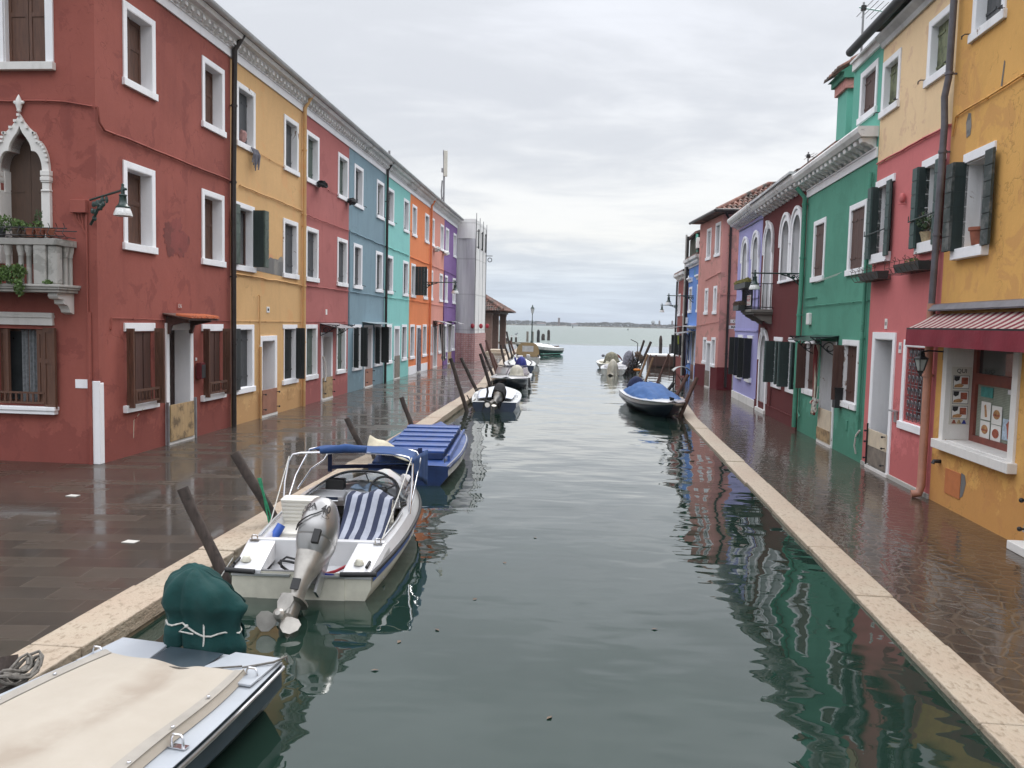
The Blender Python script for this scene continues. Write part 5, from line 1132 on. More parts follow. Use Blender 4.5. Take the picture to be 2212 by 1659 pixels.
m = MB(); prof = [(-.02, 7.70), (.04, 7.70), (.07, 7.78), (.16, 7.86), (.17, 7.90), (-.02, 7.90)]; m.loft([[RF(u, d, z) for d, z in prof] for u in (4.95, 8.15)]); m.build('cornice', 'gutter_grey', o)
m = MB(); m.tube([RF(4.9, .26, 8.02), RF(9.35, .26, 8.02)], .085, 12); m.build('gutter', 'gutter_black', o, smooth=60)
roof_slab(RF, o, 4.95, 8.15, 8.0, d0=.20)

# ---- green house (lower part + taller near end)
o = thing('terraced_house', 'emerald green house with brown shutters and white scroll cornice', 'house', RF(8.15, 0, GR), RF.ang); gr = o
wm = [(8.60, 9.68, 3.65, 5.07), (11.42, 12.44, 3.66, 5.09)]
wg = [(8.62, 9.70, .99, 2.36), (11.74, 12.74, 1.0, 2.33)]
holes = [holes_rect(*w) for w in wm + wg] + [rect(10.22, 11.10, GR + .005, 2.18)]
wall(RF, o, [(8.152, -.08), (13.2, -.08), (13.2, 5.78), (8.152, 5.78)], holes, 'green', dep=.42, back=6)
wu = (8.38, 9.40, 6.62, 7.62)
wall(RF, o, [(8.152, 5.782), (9.90, 5.782), (9.90, 7.82), (8.152, 7.82)], [holes_rect(*wu)], 'green_up', dep=.3, back=5, name='upper_wall')
win_closed(RF, o, *wu, 'shut_brown2', 'plank', 'white', .08)
m = MB(); m.fbox(RF, 8.16, 9.90, -.01, .05, 7.80, 7.96); m.fbox(RF, 8.16, 9.93, -.01, .09, 7.96, 8.0); m.build('upper_cornice', 'cornice', o)
for w in wm: win_closed(RF, o, *w, 'shut_brown2', 'plank', 'white', .05, False)
def scroll_cornice(o, u0, u1, z, out_d, h, mat='cornice', pitch=.33, band=True, style='scroll'):
    m = MB()
    if band: m.fbox(RF, u0, u1, -.01, .03, z, z + .16); m.fbox(RF, u0, u1, -.01, .05, z + .16, z + .19)
    cb = m.build('cornice', 'white', o) if band else o
    zb = z + (.19 if band else 0); m = MB(); n = int((u1 - u0) / pitch); st = (u1 - u0) / n
    for k in range(n):
        c = u0 + st * (k + .5); w_ = pitch * .26
        m.prism([(0, zb), (.05, zb + .01), (.08, zb + .05), (.15, zb + .06), (.20, zb + .10), (.27, zb + .10), (out_d - .06, zb + .15), (out_d - .05, zb + .19), (0, zb + .19)], lambda d, q, c=c: RF(c - w_, d, q), lambda d, q, c=c: RF(c + w_, d, q))
    m.build('scroll_bracket', mat, cb, bevel=.012, each=True)
    m = MB(); prof = [(-.05, .19), (out_d - .03, .19), (out_d, .23), (out_d + .03, .27), (out_d + .05, .34), (out_d + .03, .38), (-.05, .38)]
    m.loft([[RF(u, d, zb + q) for d, q in prof] for u in (u0, u1)]); m.build('cornice_slab', mat, cb); return zb + .38
zt = scroll_cornice(o, 8.18, 13.22, 5.76, .34, .4); roof_slab(RF, o, 9.92, 13.2, zt + .01, d0=.30, rise=1.2, back=3.4, ridge2=6, tiles=False)
# open brown shutters of the ground windows
for (a, b, c, e), near in ((wg[0], True), (wg[1], False)):
    w, (x, y, z, q) = surround(RF, o, a, b, c, e, mat='worn_white', jambs=True)
    shutter(RF, w, x, -.10, 0, (y - x) / 2, z, q, 1, 'shut_brown2'); shutter(RF, w, y, -.10, 0, (y - x) / 2, z, q, -1, 'shut_brown2')
    shutter(RF, w, y, .0, 90, .22, z, q, -1, 'shut_brown2')
dr = door_unit(RF, o, 10.10, 11.22, GR, 2.30, leaf='shut_light', board='board_cream', board_h=.78, d=.40, frame='worn_white', knobs=False)
m = MB(); m.fbox(RF, 10.15, 11.17, .056, .064, .12, .38); m.build('lower_board', 'board_ochre', dr)
m = MB(); m.hexa([RF(10.0, 0, 2.42), RF(11.95, 0, 2.42), RF(11.95, .62, 2.30), RF(10.0, .62, 2.30), RF(10.0, 0, 2.435), RF(11.95, 0, 2.435), RF(11.95, .62, 2.315), RF(10.0, .62, 2.315)]); dc_ = m.build('door_canopy', 'iron_green', o)
for u in (10.05, 11.9): m = MB(); scroll(RF, m, u, .58, 1.98, 2.40, .013); m.build('scroll_bracket', 'iron', dc_)
downpipe(RF, o, [(13.12, .30, 6.0), (13.12, .09, 5.75), (13.10, .09, 3.2), (13.06, .11, 2.95), (13.06, .11, .12)], .055, 'green', clips=(5.6, 4.3, 2.9, 1.2)); downpipe(RF, o, [(8.32, .06, 5.5), (8.32, .06, .5)], .035, 'green', clips=(4.0, 2.4)); downpipe(RF, o, [(12.86, .07, 1.1), (12.86, .07, .5), (12.7, .07, .42)], .020, 'green')
cable(RF, o, [(8.2, .03, 3.12), (12.9, .03, 3.10)], .010, 'green', seed=33, wav=.005); cable(RF, o, [(11.9, .03, 3.30), (12.9, .03, 3.30)], .014, 'green', seed=34, wav=.004)
m = MB()
for k in range(3): m.tube([RF(9.7, .10 + .04 * k, 3.74 - .03 * k), RF(11.5, .10 + .04 * k, 3.66 - .03 * k)], .004, 4)
m.build('washing_line', 'rope_white', o)
m = MB(); m.fbox(RF, 12.28, 12.52, -.005, .08, 2.66, 2.94); m.build('fuse_box', 'sign_white', o, bevel=.02)
m = MB(); m.fbox(RF, 9.55, 9.75, -.005, .15, .95, 1.34); m.fbox(RF, 9.53, 9.77, -.005, .17, 1.34, 1.37); tag(m.build('mailbox', 'black'), 'small black mailbox beside the striped curtain door of the green house', 'mailbox')
m = MB(); m.fbox(RF, 9.10, 9.24, -.005, .02, .55, .74); m.build('meter_hatch', 'green', o)
m = MB(); m.tube([RF(8.42, .03, .18), RF(8.40, .07, .34), RF(8.30, .08, .55), RF(8.20, .05, .66)], .018, 8); tag(m.build('hose', 'rope_white', smooth=60), 'bent white hose leaning on the green wall beside the pink house', 'hose')
# curtain of red and cream stripes with fringe
M['curt_red'] = stripes('red_cream_striped_cloth', 0, .085, (.62, .57, .47), (.19, .03, .03), .5)
def hanging_curtain(fr, u, z0, z1, d, mat, label, wtop=.34, wbot=.16, name='door_curtain', knot=True):
    t = thing(name, label, 'curtain', fr(u, d, z0), fr.ang)
    m = MB(); m.grid(lambda s, q: fr(u + (s - .5) * (wtop + (wbot - wtop) * q ** .6), d + .05 * math.sin(s * 19) * (1 - .5 * q), z1 + (z0 - z1) * q), 36, 14); m.build('cloth', mat, t, smooth=60, solid=.006)
    if knot:
        m = MB(); m.sphere(fr(u, d, z0), wbot * .55, wbot * .5, .07, 10, 7, wob=.4); m.build('knot', mat, t, smooth=60)
        m = MB(); m.grid(lambda s, q: fr(u + (s - .5) * (wbot * (1 + .8 * q)), d + .03 * math.sin(s * 15), z0 - .04 - .24 * q), 20, 4); m.build('curtain_tail', mat, t, smooth=60, solid=.006)
    return t
hanging_curtain(RF, 11.12, .92, 2.22, .16, 'curt_red', 'red and cream striped curtain tied up at the green house door')
m = MB(); rr = random.Random(3); [m.sphere(RF(10.96 + rr.uniform(-.07, .07), .17 + rr.uniform(-.05, .05), .88 + rr.uniform(-.15, .14)), .022, .022, .035, 6, 5) for _ in range(26)]; m.tube([RF(10.96, .17, .8), RF(10.98, .12, 1.3)], .008, 5); tag(m.build('wind_chime', 'rope_white', smooth=40), 'bundle of pale shells hanging at the green house door', 'wind chime')
# chimney of the green house
ch = MB(); ch.box(5.32, 5.95, 18.85, 19.55, 6.0, 7.74); cho = ch.build('chimney', 'green_up', o)
m = MB(); m.box(5.26, 6.0, 18.78, 19.62, 7.74, 7.94); m.build('chimney_band', M['salmonR'], cho)
m = MB(); m.box(5.20, 6.05, 18.72, 19.70, 7.94, 8.06); m.prism([(5.12, 8.06), (6.1, 8.06), (6.1, 8.72)], lambda x, z: (x, 18.72, z), lambda x, z: (x, 19.70, z)); m.build('chimney_hood', 'green', cho)
m = MB(); tile_rows(m, lambda a, b, h: Vector((5.05 + 1.08 * b, 18.62 + a, 8.08 + .71 * b + h)), 1.18, 1.2, pitch=.17, row=.30, r=.07); m.build('chimney_tiles', 'tile', cho)
def yagi(loc, h, label, arm, ln_):
    t = thing('tv_antenna', label, 'antenna', loc); x, y, z = loc; m = MB(); m.tube([(x, y, z), (x, y, z + h)], .024, 6); m.build('mast', 'steel_grey', t)
    a = Vector(arm).normalized(); s_ = Vector((-a.y, a.x, 0)); b = Vector((x, y, z + h - .12)); m = MB(); m.tube([b - a * .1, b + a * ln_], .02, 5)
    for k in range(7): q = b + a * (ln_ * (k + .3) / 7); m.tube([q - s_ * .5, q + s_ * .5], .010, 4)
    m.build('antenna_elements', 'alu', t); m = MB(); m.box(x - .05, x + .05, y - .04, y + .04, z + h - .17, z + h - .07); m.build('junction', 'black', t)
yagi((5.70, 19.3, 8.4), 1.30, 'television antenna standing above the green tiled chimney', (1, .05, -.16), .75)
yagi((6.3, 26.0, 7.0), .85, 'small television antenna on the far roof beyond the maroon house', (1, .05, -.12), .6)

# ---- maroon house
o = thing('terraced_house', 'maroon house with white arched windows and an iron balcony', 'house', RF(13.2, 0, GR), RF.ang); mar = o
def arch_frame(o, uc, hw, z0, zs, rise, t=.15, d=.05, name='window', mat='white', depth=.26, key=True, imp=True, n=16):
    inner = arch_pts(uc, hw, z0, zs, rise, n); outer = [(uc - hw - t, z0), (uc + hw + t, z0)] + [(uc + (hw + t) * math.cos(PI * k / n), zs + (rise + t) * math.sin(PI * k / n)) for k in range(n + 1)]
    i2 = [inner[1]] + inner[2:] + [inner[0]]; o2 = [outer[1]] + outer[2:] + [outer[0]]
    m = MB(); m.ring_prism(o2, i2, lambda u, z: RF(u, -.01, z), lambda u, z: RF(u, d, z))
    for k in range(len(i2) - 1): m.quad(RF(i2[k][0], d, i2[k][1]), RF(i2[k + 1][0], d, i2[k + 1][1]), RF(i2[k + 1][0], -depth, i2[k + 1][1]), RF(i2[k][0], -depth, i2[k][1]))
    w = m.build(name, mat, o)
    m = MB(); n2 = n; a1 = [(uc + (hw + t + .03) * math.cos(PI * k / n), zs + (rise + t + .03) * math.sin(PI * k / n)) for k in range(n + 1)]; a2 = [(uc + (hw + t - .05) * math.cos(PI * k / n), zs + (rise + t - .05) * math.sin(PI * k / n)) for k in range(n + 1)]
    a1 = [(uc + hw + t + .03, zs - .25)] + a1 + [(uc - hw - t - .03, zs - .25)]; a2 = [(uc + hw + t - .05, zs - .25)] + a2 + [(uc - hw - t + .05, zs - .25)]
    m.ring_prism(a1, a2, lambda u, z: RF(u, d - .005, z), lambda u, z: RF(u, d + .035, z)); m.build('arch_moulding', mat, w)
    if key: m = MB(); m.hexa([RF(uc - .05, d, zs + rise - .03), RF(uc + .05, d, zs + rise - .03), RF(uc + .05, d + .06, zs + rise - .03), RF(uc - .05, d + .06, zs + rise - .03), RF(uc - .08, d, zs + rise + t + .05), RF(uc + .08, d, zs + rise + t + .05), RF(uc + .08, d + .09, zs + rise + t + .05), RF(uc - .08, d + .09, zs + rise + t + .05)]); m.build('keystone', mat, w)
    return w
A1, A2 = 14.05, 15.30
dec = -.012
hs = [arch_pts(A1, .40 - dec, 3.87, 5.05, .42, 16), arch_pts(A2, .40 - dec, 3.87, 5.05, .42, 16), arch_pts(17.50, .46 - dec, 3.12, 5.02, .50, 16), arch_pts(17.55, .44 - dec, GR + .005, 1.85, .50, 16)]
mg = [(13.42, 14.48, .90, 2.33), (15.20, 16.26, .90, 2.32)]
hs += [holes_rect(*w) for w in mg]
# holes that meet the wall foot are kept 5 mm above it
wall(RF, o, [(13.202, -.08), (18.65, -.08), (18.65, 6.0), (13.202, 6.0)], hs, 'maroon', dep=.42, back=6)
for a, key in ((A1, False), (A2, False)):
    w = arch_frame(o, a, .40, 3.86, 5.05, .42, t=.20, key=False)
    m = MB(); m.fbox(RF, a - .40, a + .40, -.26, -.22, 3.86, 5.50); m.build('shutter', 'shut_slate', w)
m = MB(); m.fbox(RF, 13.42, 15.93, -.01, .07, 3.80, 3.87); m.build('window_sill', 'white', o, bevel=.005)
w = arch_frame(o, 17.50, .46, 3.10, 5.02, .50, t=.17, depth=.25)
m = MB(); m.fbox(RF, 17.04, 17.09, -.20, -.15, 3.1, 5.04); m.fbox(RF, 17.91, 17.96, -.20, -.15, 3.1, 5.04); m.fbox(RF, 17.47, 17.53, -.20, -.15, 3.1, 5.0); m.fbox(RF, 17.04, 17.96, -.20, -.14, 4.95, 5.05); m.build('balcony_door', 'white', w)
m = MB(); m.fbox(RF, 17.04, 17.96, -.19, -.18, 3.1, 4.95); m.fbox(RF, 17.04, 17.96, -.19, -.18, 5.05, 5.48); m.build('pane', 'glass_sky', w)
w = arch_frame(o, 17.55, .44, GR, 1.85, .50, t=.17, name='door', depth=.40)
m = MB(); m.fbox(RF, 17.11, 17.99, -.40, -.36, GR, 2.34); m.build('door_leaf', 'shut_light', w); m = MB(); m.fbox(RF, 16.9, 18.2, -.1, .10, -.02, .14); m.build('door_step', 'stone_clean', w, bevel=.01)
for (a, b, c, e), nr in ((mg[0], 96), (mg[1], 98)):
    w, (x, y, z, q) = surround(RF, o, a, b, c, e, jambs=False); casement(RF, w, x, y, z, q, .15)
    bifold(RF, w, x, y, z, q, 'shut_green', 'hplank', far=.24, near=.14, pb=.10, d0=.0, outer='shut_green_lit')
m = MB(); m.fbox(RF, 13.21, 18.64, -.005, .035, -.05, .30); m.fbox(RF, 13.21, 18.64, -.005, .045, .30, .33); m.build('plinth', 'maroon', o)
downpipe(RF, o, [(16.35, .03, .85), (16.35, .03, .2)], .02, 'maroon')
zt = scroll_cornice(o, 13.22, 18.65, 5.98, .36, .4, band=False, pitch=.42); m = MB(); m.fbox(RF, 13.22, 18.65, .30, .47, zt - .01, zt + .05); m.build('gutter', 'gutter_grey', o); roof_slab(RF, o, 13.22, 18.65, zt + .02, d0=.30, rise=1.0, back=3.2, ridge2=6)
# balcony: slab, corbel, iron railing, plants, VENDESI sign
b0, b1, dd = 16.62, 18.35, .62
m = MB(); m.fbox(RF, b0, b1, 0, dd, 3.02, 3.10); m.fbox(RF, b0 + .04, b1 - .04, 0, dd - .05, 2.96, 3.02); M['stone_dark'] = stucco('dark_weathered_stone', (.20, .19, .17), stain=(.10, .10, .09), seed=55); bal = m.build('balcony', 'stone_dark', o, bevel=.008)
for u in (b0 + .12, b1 - .30): m = MB(); m.prism([(0, 2.96), (dd - .1, 2.96), (dd - .13, 2.90), (.36, 2.84), (.30, 2.78), (.18, 2.76), (.12, 2.70), (0, 2.68)], lambda d, z, u=u: RF(u, d, z), lambda d, z, u=u: RF(u + .2, d, z)); m.build('balcony_bracket', 'stone_dark', bal, bevel=.01)
m = MB()
for z in (3.16, 3.84): m.tube([RF(b0 + .02, 0, z), RF(b0 + .02, dd - .03, z), RF(b1 - .02, dd - .03, z), RF(b1 - .02, 0, z)], .014, 6)
for k in range(18): u = b0 + .02 + (b1 - b0 - .04) * k / 17; m.tube([RF(u, dd - .03, 3.10), RF(u, dd - .03, 3.84)], .009, 5)
for k in range(5):
    for u in (b0 + .02, b1 - .02): d = .08 + k * .115; m.tube([RF(u, d, 3.10), RF(u, d, 3.84)], .009, 5)
m.build('railing', 'black', bal)
rr = random.Random(11)
for zc_, u0_, u1_, mt, lab, sz in ((3.86, 16.65, 18.5, 'leaf_dry', 'trough of dry yellow plants along the iron balcony rail', .05), (3.22, 17.6, 18.6, 'leaf_brown', 'trough of withered brown plants at the foot of the iron balcony', .045)):
    t = thing('planter_box', lab, 'planter', RF((u0_ + u1_) / 2, dd + .12, zc_ - .12), RF.ang); m = MB(); m.fbox(RF, u0_, u1_, dd, dd + .20, zc_ - .14, zc_ + .02); m.build('trough', 'pot_dark', t)
    m = MB()
    for k in range(9): leaves(m, RF(u0_ + (u1_ - u0_) * (k + .5) / 9, dd + .10, zc_ + .06), .13, .14, .09, 130, sz, rr)
    m.build('plant', mt, t)
sg = thing('for_sale_sign', 'red and white VENDESI for sale sign hung on the iron balcony', 'sign', RF(17.0, dd + .02, 3.18), RF.ang)
def sgf(x, y, d=0): return RF(16.98 - x, dd + .02 + d, 3.36 + y)
m = MB(); m.fbox(RF, 16.72, 17.24, dd + .0, dd + .018, 3.21, 3.51); m.build('sign_board', 'sign_white', sg)
m = MB(); m.fbox(RF, 16.735, 17.225, dd + .019, dd + .021, 3.35, 3.495); m.build('sign_red_field', 'sign_red', sg)
m = MB(); text_into(m, 'VENDESI', .118, lambda x, y, d: sgf(x * .98, y + .062, .003 + d), .001, .002); m.build('lettering', 'sign_white', sg)
m = MB(); m.fbox(RF, 16.76, 17.20, dd + .019, dd + .021, 3.23, 3.335); m.build('sign_lower_border', 'sign_red', sg); m = MB(); m.fbox(RF, 16.775, 17.185, dd + .0215, dd + .0225, 3.245, 3.32); m.build('sign_lower_field', 'sign_white', sg)
m = MB()
rr = random.Random(2); 
for k in range(11): u = 17.16 - .033 * k; m.fbox(RF, u - .011, u + .011, dd + .023, dd + .024, 3.265 + .004 * (k % 3), 3.295)
m.build('small_print', 'steel_grey', sg)

# ---- lavender house
o = thing('terraced_house', 'lavender house with black louvred shutters beside the alley', 'house', RF(18.65, 0, GR), RF.ang); lav = o
L1, L2 = 21.38, 19.48
hs = [arch_pts(a, .40 - dec, 3.87, 5.05, .42, 16) for a in (L1, L2)] + [rect(19.55, 20.22, .92, 2.20), rect(21.36, 22.03, .92, 2.20)]
wall(RF, o, [(18.652, -.08), (22.95, -.08), (22.95, 6.1), (18.652, 6.1)], hs, 'lavender', dep=.42, back=8)
for a in (L1, L2):
    w = arch_frame(o, a, .40, 3.86, 5.05, .42, t=.19, key=False); m = MB(); m.fbox(RF, a - .40, a + .40, -.24, -.20, 3.86, 5.50); m.build('roller_blind', stripes('grey_roller_blind', 2, .05, (.20, .20, .21), (.10, .10, .11), .7), w)
    f = MB(); f.fbox(RF, a - .03, a + .03, -.195, -.15, 3.86, 5.05); f.fbox(RF, a - .40, a + .40, -.195, -.15, 5.0, 5.06); f.build('casement', 'white', w)
for a, b in ((19.55, 20.22), (21.36, 22.03)):
    m = MB(); m.fbox(RF, a - .12, b + .12, -.01, .03, 2.20, 2.31); w = m.build('window', 'white', o, bevel=.004); m = MB(); m.fbox(RF, a - .12, b + .12, -.01, .08, .78, .92); m.build('window_sill', 'white', w, bevel=.006)
    casement(RF, w, a, b, .92, 2.20, .15); shutter(RF, w, a, .03, 94, .24, .90, 2.22, 1, 'shut_black', 'louver'); shutter(RF, w, b, .03, 92, .30, .90, 2.22, -1, 'shut_black', 'louver')
m = MB(); m.fbox(RF, 18.7, 22.96, -.005, .04, -.05, .28); m.build('plinth', 'stone_clean', o, bevel=.01)
for z in (2.44, 3.5): m = MB(); m.fbox(RF, 18.7, 22.96, -.005, .028, z, z + .06); m.build('string_course', 'lavender', o)
zt = scroll_cornice(o, 18.66, 23.25, 6.10, .36, .4, band=False, pitch=.30); roof_slab(RF, o, 18.66, 23.1, zt + .02, d0=.30, rise=1.0, back=3.2, ridge2=8)
cable(RF, o, [(18.7, .03, 5.95), (22.9, .03, 6.02)], .014, 'pipe_grey', seed=36)

# ---- salmon house across the alley
SF = Frame((5.07, 34.0), (4.62, 37.9), 1); SX = Frame((5.07, 34.0), (9.5, 34.0), -1)
o = thing('house', 'peeling salmon house with tiled roof and dark red plinth beyond the alley', 'house', (5.07, 34.0, GR), SF.ang); sal = o
w1 = [(.28, 1.06, 5.42, 6.80), (1.72, 2.45, 5.38, 6.72)]; w2 = [(.45, 1.0, 3.08, 4.24), (1.86, 2.42, 3.08, 4.20)]; w3 = [(.36, 1.02, .92, 2.14), (1.80, 2.40, .98, 2.12)]
holes = [holes_rect(*w, t=.10) for w in w1 + w2 + w3] + [rect(1.12, 1.72, GR + .005, 1.88)]
wall(SF, o, [(0, -.08), (3.75, -.08), (3.75, 7.05), (0, 7.05)], holes, 'salmonR', dep=.35, sides=False)
wall(SX, o, [(0, -.08), (4.5, -.08), (4.5, 7.05), (0, 7.05)], [], 'salmonR', sides=False, name='side_wall')
m = MB(); m.quad(SF(3.75, 0, -.08), SF(3.75, 0, 7.05), SF(3.75, -5, 7.05), SF(3.75, -5, -.08)); m.quad(SX(4.5, 0, -.08), SX(4.5, 0, 7.05), SX(4.5, -4, 7.05), SX(4.5, -4, -.08)); m.build('back_wall', 'salmonR', o)
for w in w1 + w2 + w3: win_closed(SF, o, *w, 'shut_light', 'plank', 'white', .10, t=.10)
door_unit(SF, o, 1.03, 1.81, GR, 1.97, leaf='shut_light', board='board_grey', board_h=.7, d=.2, t=.09, knobs=False)
m = MB(); 
for a, b in ((0, 1.03), (1.81, 3.75)): m.fbox(SF, a, b, -.005, .012, -.05, .93)
m.fbox(SX, -.012, 4.5, -.005, .012, -.05, .95); m.build('plinth', 'plinth_red', o)
downpipe(SX, o, [(.02, .28, 7.12), (.12, .20, 6.98), (.30, .07, 6.75), (.32, .06, 4.5), (.33, .06, .15)], .05, 'pipe_dark', clips=(6.2, 3.9, 1.5)); downpipe(SX, o, [(.62, .04, 1.7), (.62, .04, .1)], .025, 'stone')
cable(SF, o, [(0.0, .03, 4.75), (2.4, .03, 4.55)], .014, 'salmonR', seed=40); cable(SX, o, [(0, .03, 2.97 + .9), (1.4, .03, 3.9)], .014, 'salmonR', seed=41); cable(SF, o, [(0, .03, 2.78), (3.6, .03, 2.6)], .010, 'salmonR', seed=42)
m = MB(); m.fbox(SX, .60, .76, 0, .10, 4.95, 5.25); m.build('junction_box', 'salmonR', o)
# street name painted on plaster: CALLE / MANE...
m = MB(); m.fbox(SX, .44, 1.02, -.002, .008, 2.74, 2.88); m.fbox(SX, .38, 1.08, -.002, .008, 2.50, 2.645); sp = m.build('street_name_plate', 'sign_white', o)
m = MB(); text_into(m, 'CALLE', .135, lambda x, y, d: SX(.74 + x, .010 + d, 2.81 + y), .001, .004); text_into(m, 'MANEGO', .125, lambda x, y, d: SX(.745 + x, .010 + d, 2.572 + y), .001, .004); m.build('lettering', 'ink', sp)
# hip roof with real tiles
def hip_face(mb, a, b, t0, t1, nrow=.30):
    """tiles over the quad eave a->b, ridge t0->t1"""
    a, b, t0, t1 = (Vector(q) for q in (a, b, t0, t1)); nrm = (b - a).cross(t0 - a).normalized()
    if nrm.z < 0: nrm = -nrm
    mb.quad(a, b, t1, t0); W_ = (b - a).length; L_ = ((t0 + t1) / 2 - (a + b) / 2).length; rows = max(2, int(L_ / nrow)); rr = random.Random(3)
    for j in range(rows):
        v0, v1 = j / rows, (j + 1.15) / rows; v1 = min(1, v1); A0 = a.lerp(t0, v0); B0 = b.lerp(t1, v0); A1_ = a.lerp(t0, v1); B1_ = b.lerp(t1, v1)
        e = (b - a).normalized(); n = int((B0 - A0).length / .20)
        if n < 1: continue
        for i in range(n):
            s_ = (i + .5) / n; p0 = A0.lerp(B0, s_); up = (t0.lerp(t1, .5) - a.lerp(b, .5)); q1 = A1_ + e * ((p0 - A0).dot(e) - (A1_ - A0).dot(e))
            if (q1 - A1_).dot(e) < -.02 or (q1 - B1_).dot(e) > .02: continue
            jx = rr.uniform(-.012, .012); r = .082
            r0 = [p0 + e * (jx + r * math.cos(PI * k / 5)) + nrm * (r * math.sin(PI * k / 5) + .022) for k in range(6)]
            r1 = [q1 + e * (jx + r * .82 * math.cos(PI * k / 5)) + nrm * (r * .82 * math.sin(PI * k / 5)) for k in range(6)]
            mb.loft([r0, r1], closed=False); mb.F(mb.P(r0))
ev = 7.14; c0 = SF(0, 0, 0); A_ = Vector((4.76, 33.66, ev)); B_ = Vector((4.28, 38.0, ev)); C_ = Vector((9.6, 33.62, ev)); Rr0 = Vector((7.2, 36.2, 8.55)); Rr1 = Vector((8.8, 36.2, 8.6)); D_ = Vector((9.6, 38.6, ev))
m = MB(); hip_face(m, A_, C_, Rr0, Rr1); hip_face(m, B_, A_, Rr0, Rr0 + Vector((0, .01, 0))); m.quad(B_, D_, Rr1, Rr0); m.quad(C_, D_, Rr1, Rr1 + Vector((.01, 0, 0))); 
m.tube([A_ + Vector((0, 0, .04)), Rr0 + Vector((0, 0, .06)), Rr1 + Vector((0, 0, .06))], .09, 8); m.quad(A_ - Vector((0, 0, .03)), B_ - Vector((0, 0, .03)), D_ - Vector((0, 0, .03)), C_ - Vector((0, 0, .03))); m.build('roof', 'tile', o)
m = MB(); m.tube([Vector((4.68, 33.60, ev)), Vector((9.6, 33.55, ev))], .075, 8); m.tube([Vector((4.70, 33.60, ev)), Vector((4.21, 37.95, ev))], .06, 8); m.build('gutter', 'pipe_dark', o, smooth=60)

# ---- blue house and mossy wall with air conditioner behind it
BF = Frame((4.82, 37.95), (4.71, 42.05), 1)
o = thing('terraced_house', 'cornflower blue house with small cornice past the salmon house', 'house', BF(0, 0, GR), BF.ang); blu = o
bw = [(.22, 1.16, 3.22, 4.50), (2.78, 3.80, 3.22, 4.48)]
wall(BF, o, [(0, -.08), (4.1, -.08), (4.1, 5.5), (0, 5.5)], [holes_rect(*w, t=.10) for w in bw] + [rect(.25, .85, .9, 2.3), rect(1.35, 2.05, GR + .005, 2.2), rect(2.7, 3.3, .9, 2.3)], 'blueR', dep=.3, back=5)
win_closed(BF, o, *bw[0], 'shut_black', 'plank', 'white', .10, t=.10); win_closed(BF, o, *bw[1], 'board_grey', 'plank', 'white', .10, t=.10)
for a, b in ((.25, .85), (2.7, 3.3)):
    m = MB(); m.fbox(BF, a - .08, a, -.01, .03, .9, 2.38); m.fbox(BF, b, b + .08, -.01, .03, .9, 2.38); m.fbox(BF, a, b, -.01, .03, 2.3, 2.38); m.fbox(BF, a - .1, b + .1, -.01, .07, .80, .9); w = m.build('window', 'white', o); m = MB(); m.fbox(BF, a, b, -.14, -.10, .9, 2.3); m.build('shutter', 'shut_black', w)
door_unit(BF, o, 1.25, 2.15, GR, 2.3, leaf='shut_brown2', board='board_brown', board_h=.75, d=.2, t=.09, knobs=False)
for a, b in ((.15, 1.2), (2.75, 3.85)):
    m = MB(); m.loft([[BF(u, d, z) for d, z in ((-.01, 4.72), (.05, 4.72), (.07, 4.80), (.16, 4.86), (.16, 4.92), (-.01, 4.92))] for u in (a, b)]); m.build('window_hood', 'white', o)
m = MB(); m.fbox(BF, 0, 4.1, -.01, .04, 5.40, 5.48); prof = [(-.01, 5.48), (.10, 5.50), (.12, 5.60), (.28, 5.68), (.30, 5.80), (-.01, 5.80)]; m.loft([[BF(u, d, z) for d, z in prof] for u in (0, 4.2)])
for k in range(15): m.fbox(BF, .1 + .27 * k, .22 + .27 * k, .05, .22, 5.50, 5.60)
m.build('cornice', 'cornice', o); roof_slab(BF, o, 0, 4.1, 5.81, d0=.22, back=2.0, rise=.55, ridge2=4.2)
m = MB(); m.fbox(BF, .2, 3.4, 0, .30, 2.56, 2.60); m.fbox(BF, .2, 3.4, 0, .10, 2.48, 2.56)
for u in (.4, 1.2, 2.0, 2.8): m.prism([(0, 2.40), (.26, 2.56), (0, 2.56)], lambda d, z, u=u: BF(u, d, z), lambda d, z, u=u: BF(u + .08, d, z))
m.build('door_hood', 'white', o)
m = MB(); m.hexa([BF(1.0, 0, 2.34), BF(3.6, 0, 2.34), BF(3.6, .75, 2.22), BF(1.0, .75, 2.22), BF(1.0, 0, 2.35), BF(3.6, 0, 2.35), BF(3.6, .75, 2.23), BF(1.0, .75, 2.23)]); m.build('door_canopy', 'pale_corrugated' if 'pale_corrugated' in M else 'steel_grey', o)
M['curt_blue'] = stripes('blue_striped_cloth', 0, .07, (.22, .25, .33), (.03, .05, .13), .5); M['lime'] = plain('lime_cloth', (.36, .42, .05), .8, 0, .12)
hanging_curtain(BF, 1.7, .75, 2.2, .30, 'curt_blue', 'blue striped curtain gathered at the blue house door', .9, .35, knot=False)
m = MB(); m.grid(lambda s, q: BF(2.6 + .35 * s * (1 - .6 * q), .58 + .03 * math.sin(s * 12), 2.12 - .42 * q), 10, 5); tag(m.build('hanging_cloth', 'lime', solid=.006), 'lime green cloth hanging beside the blue striped curtain', 'cloth')
downpipe(BF, o, [(4.15, .10, 7.0), (4.15, .10, .1)], .06, 'pipe_dark'); downpipe(BF, o, [(4.30, .16, 7.1), (4.30, .16, .1)], .05, 'stone')
m = MB(); m.fbox(BF, -.05, .13, 0, .12, 2.82, 3.06); m.fbox(BF, 3.8, 3.95, 0, .1, 2.7, 3.0); m.build('fuse_box', 'sign_white', o, bevel=.01, each=True)
o = thing('house', 'tall house end with dark mossy wall behind the blue house', 'house', (6.5, 40.3, GR)); 
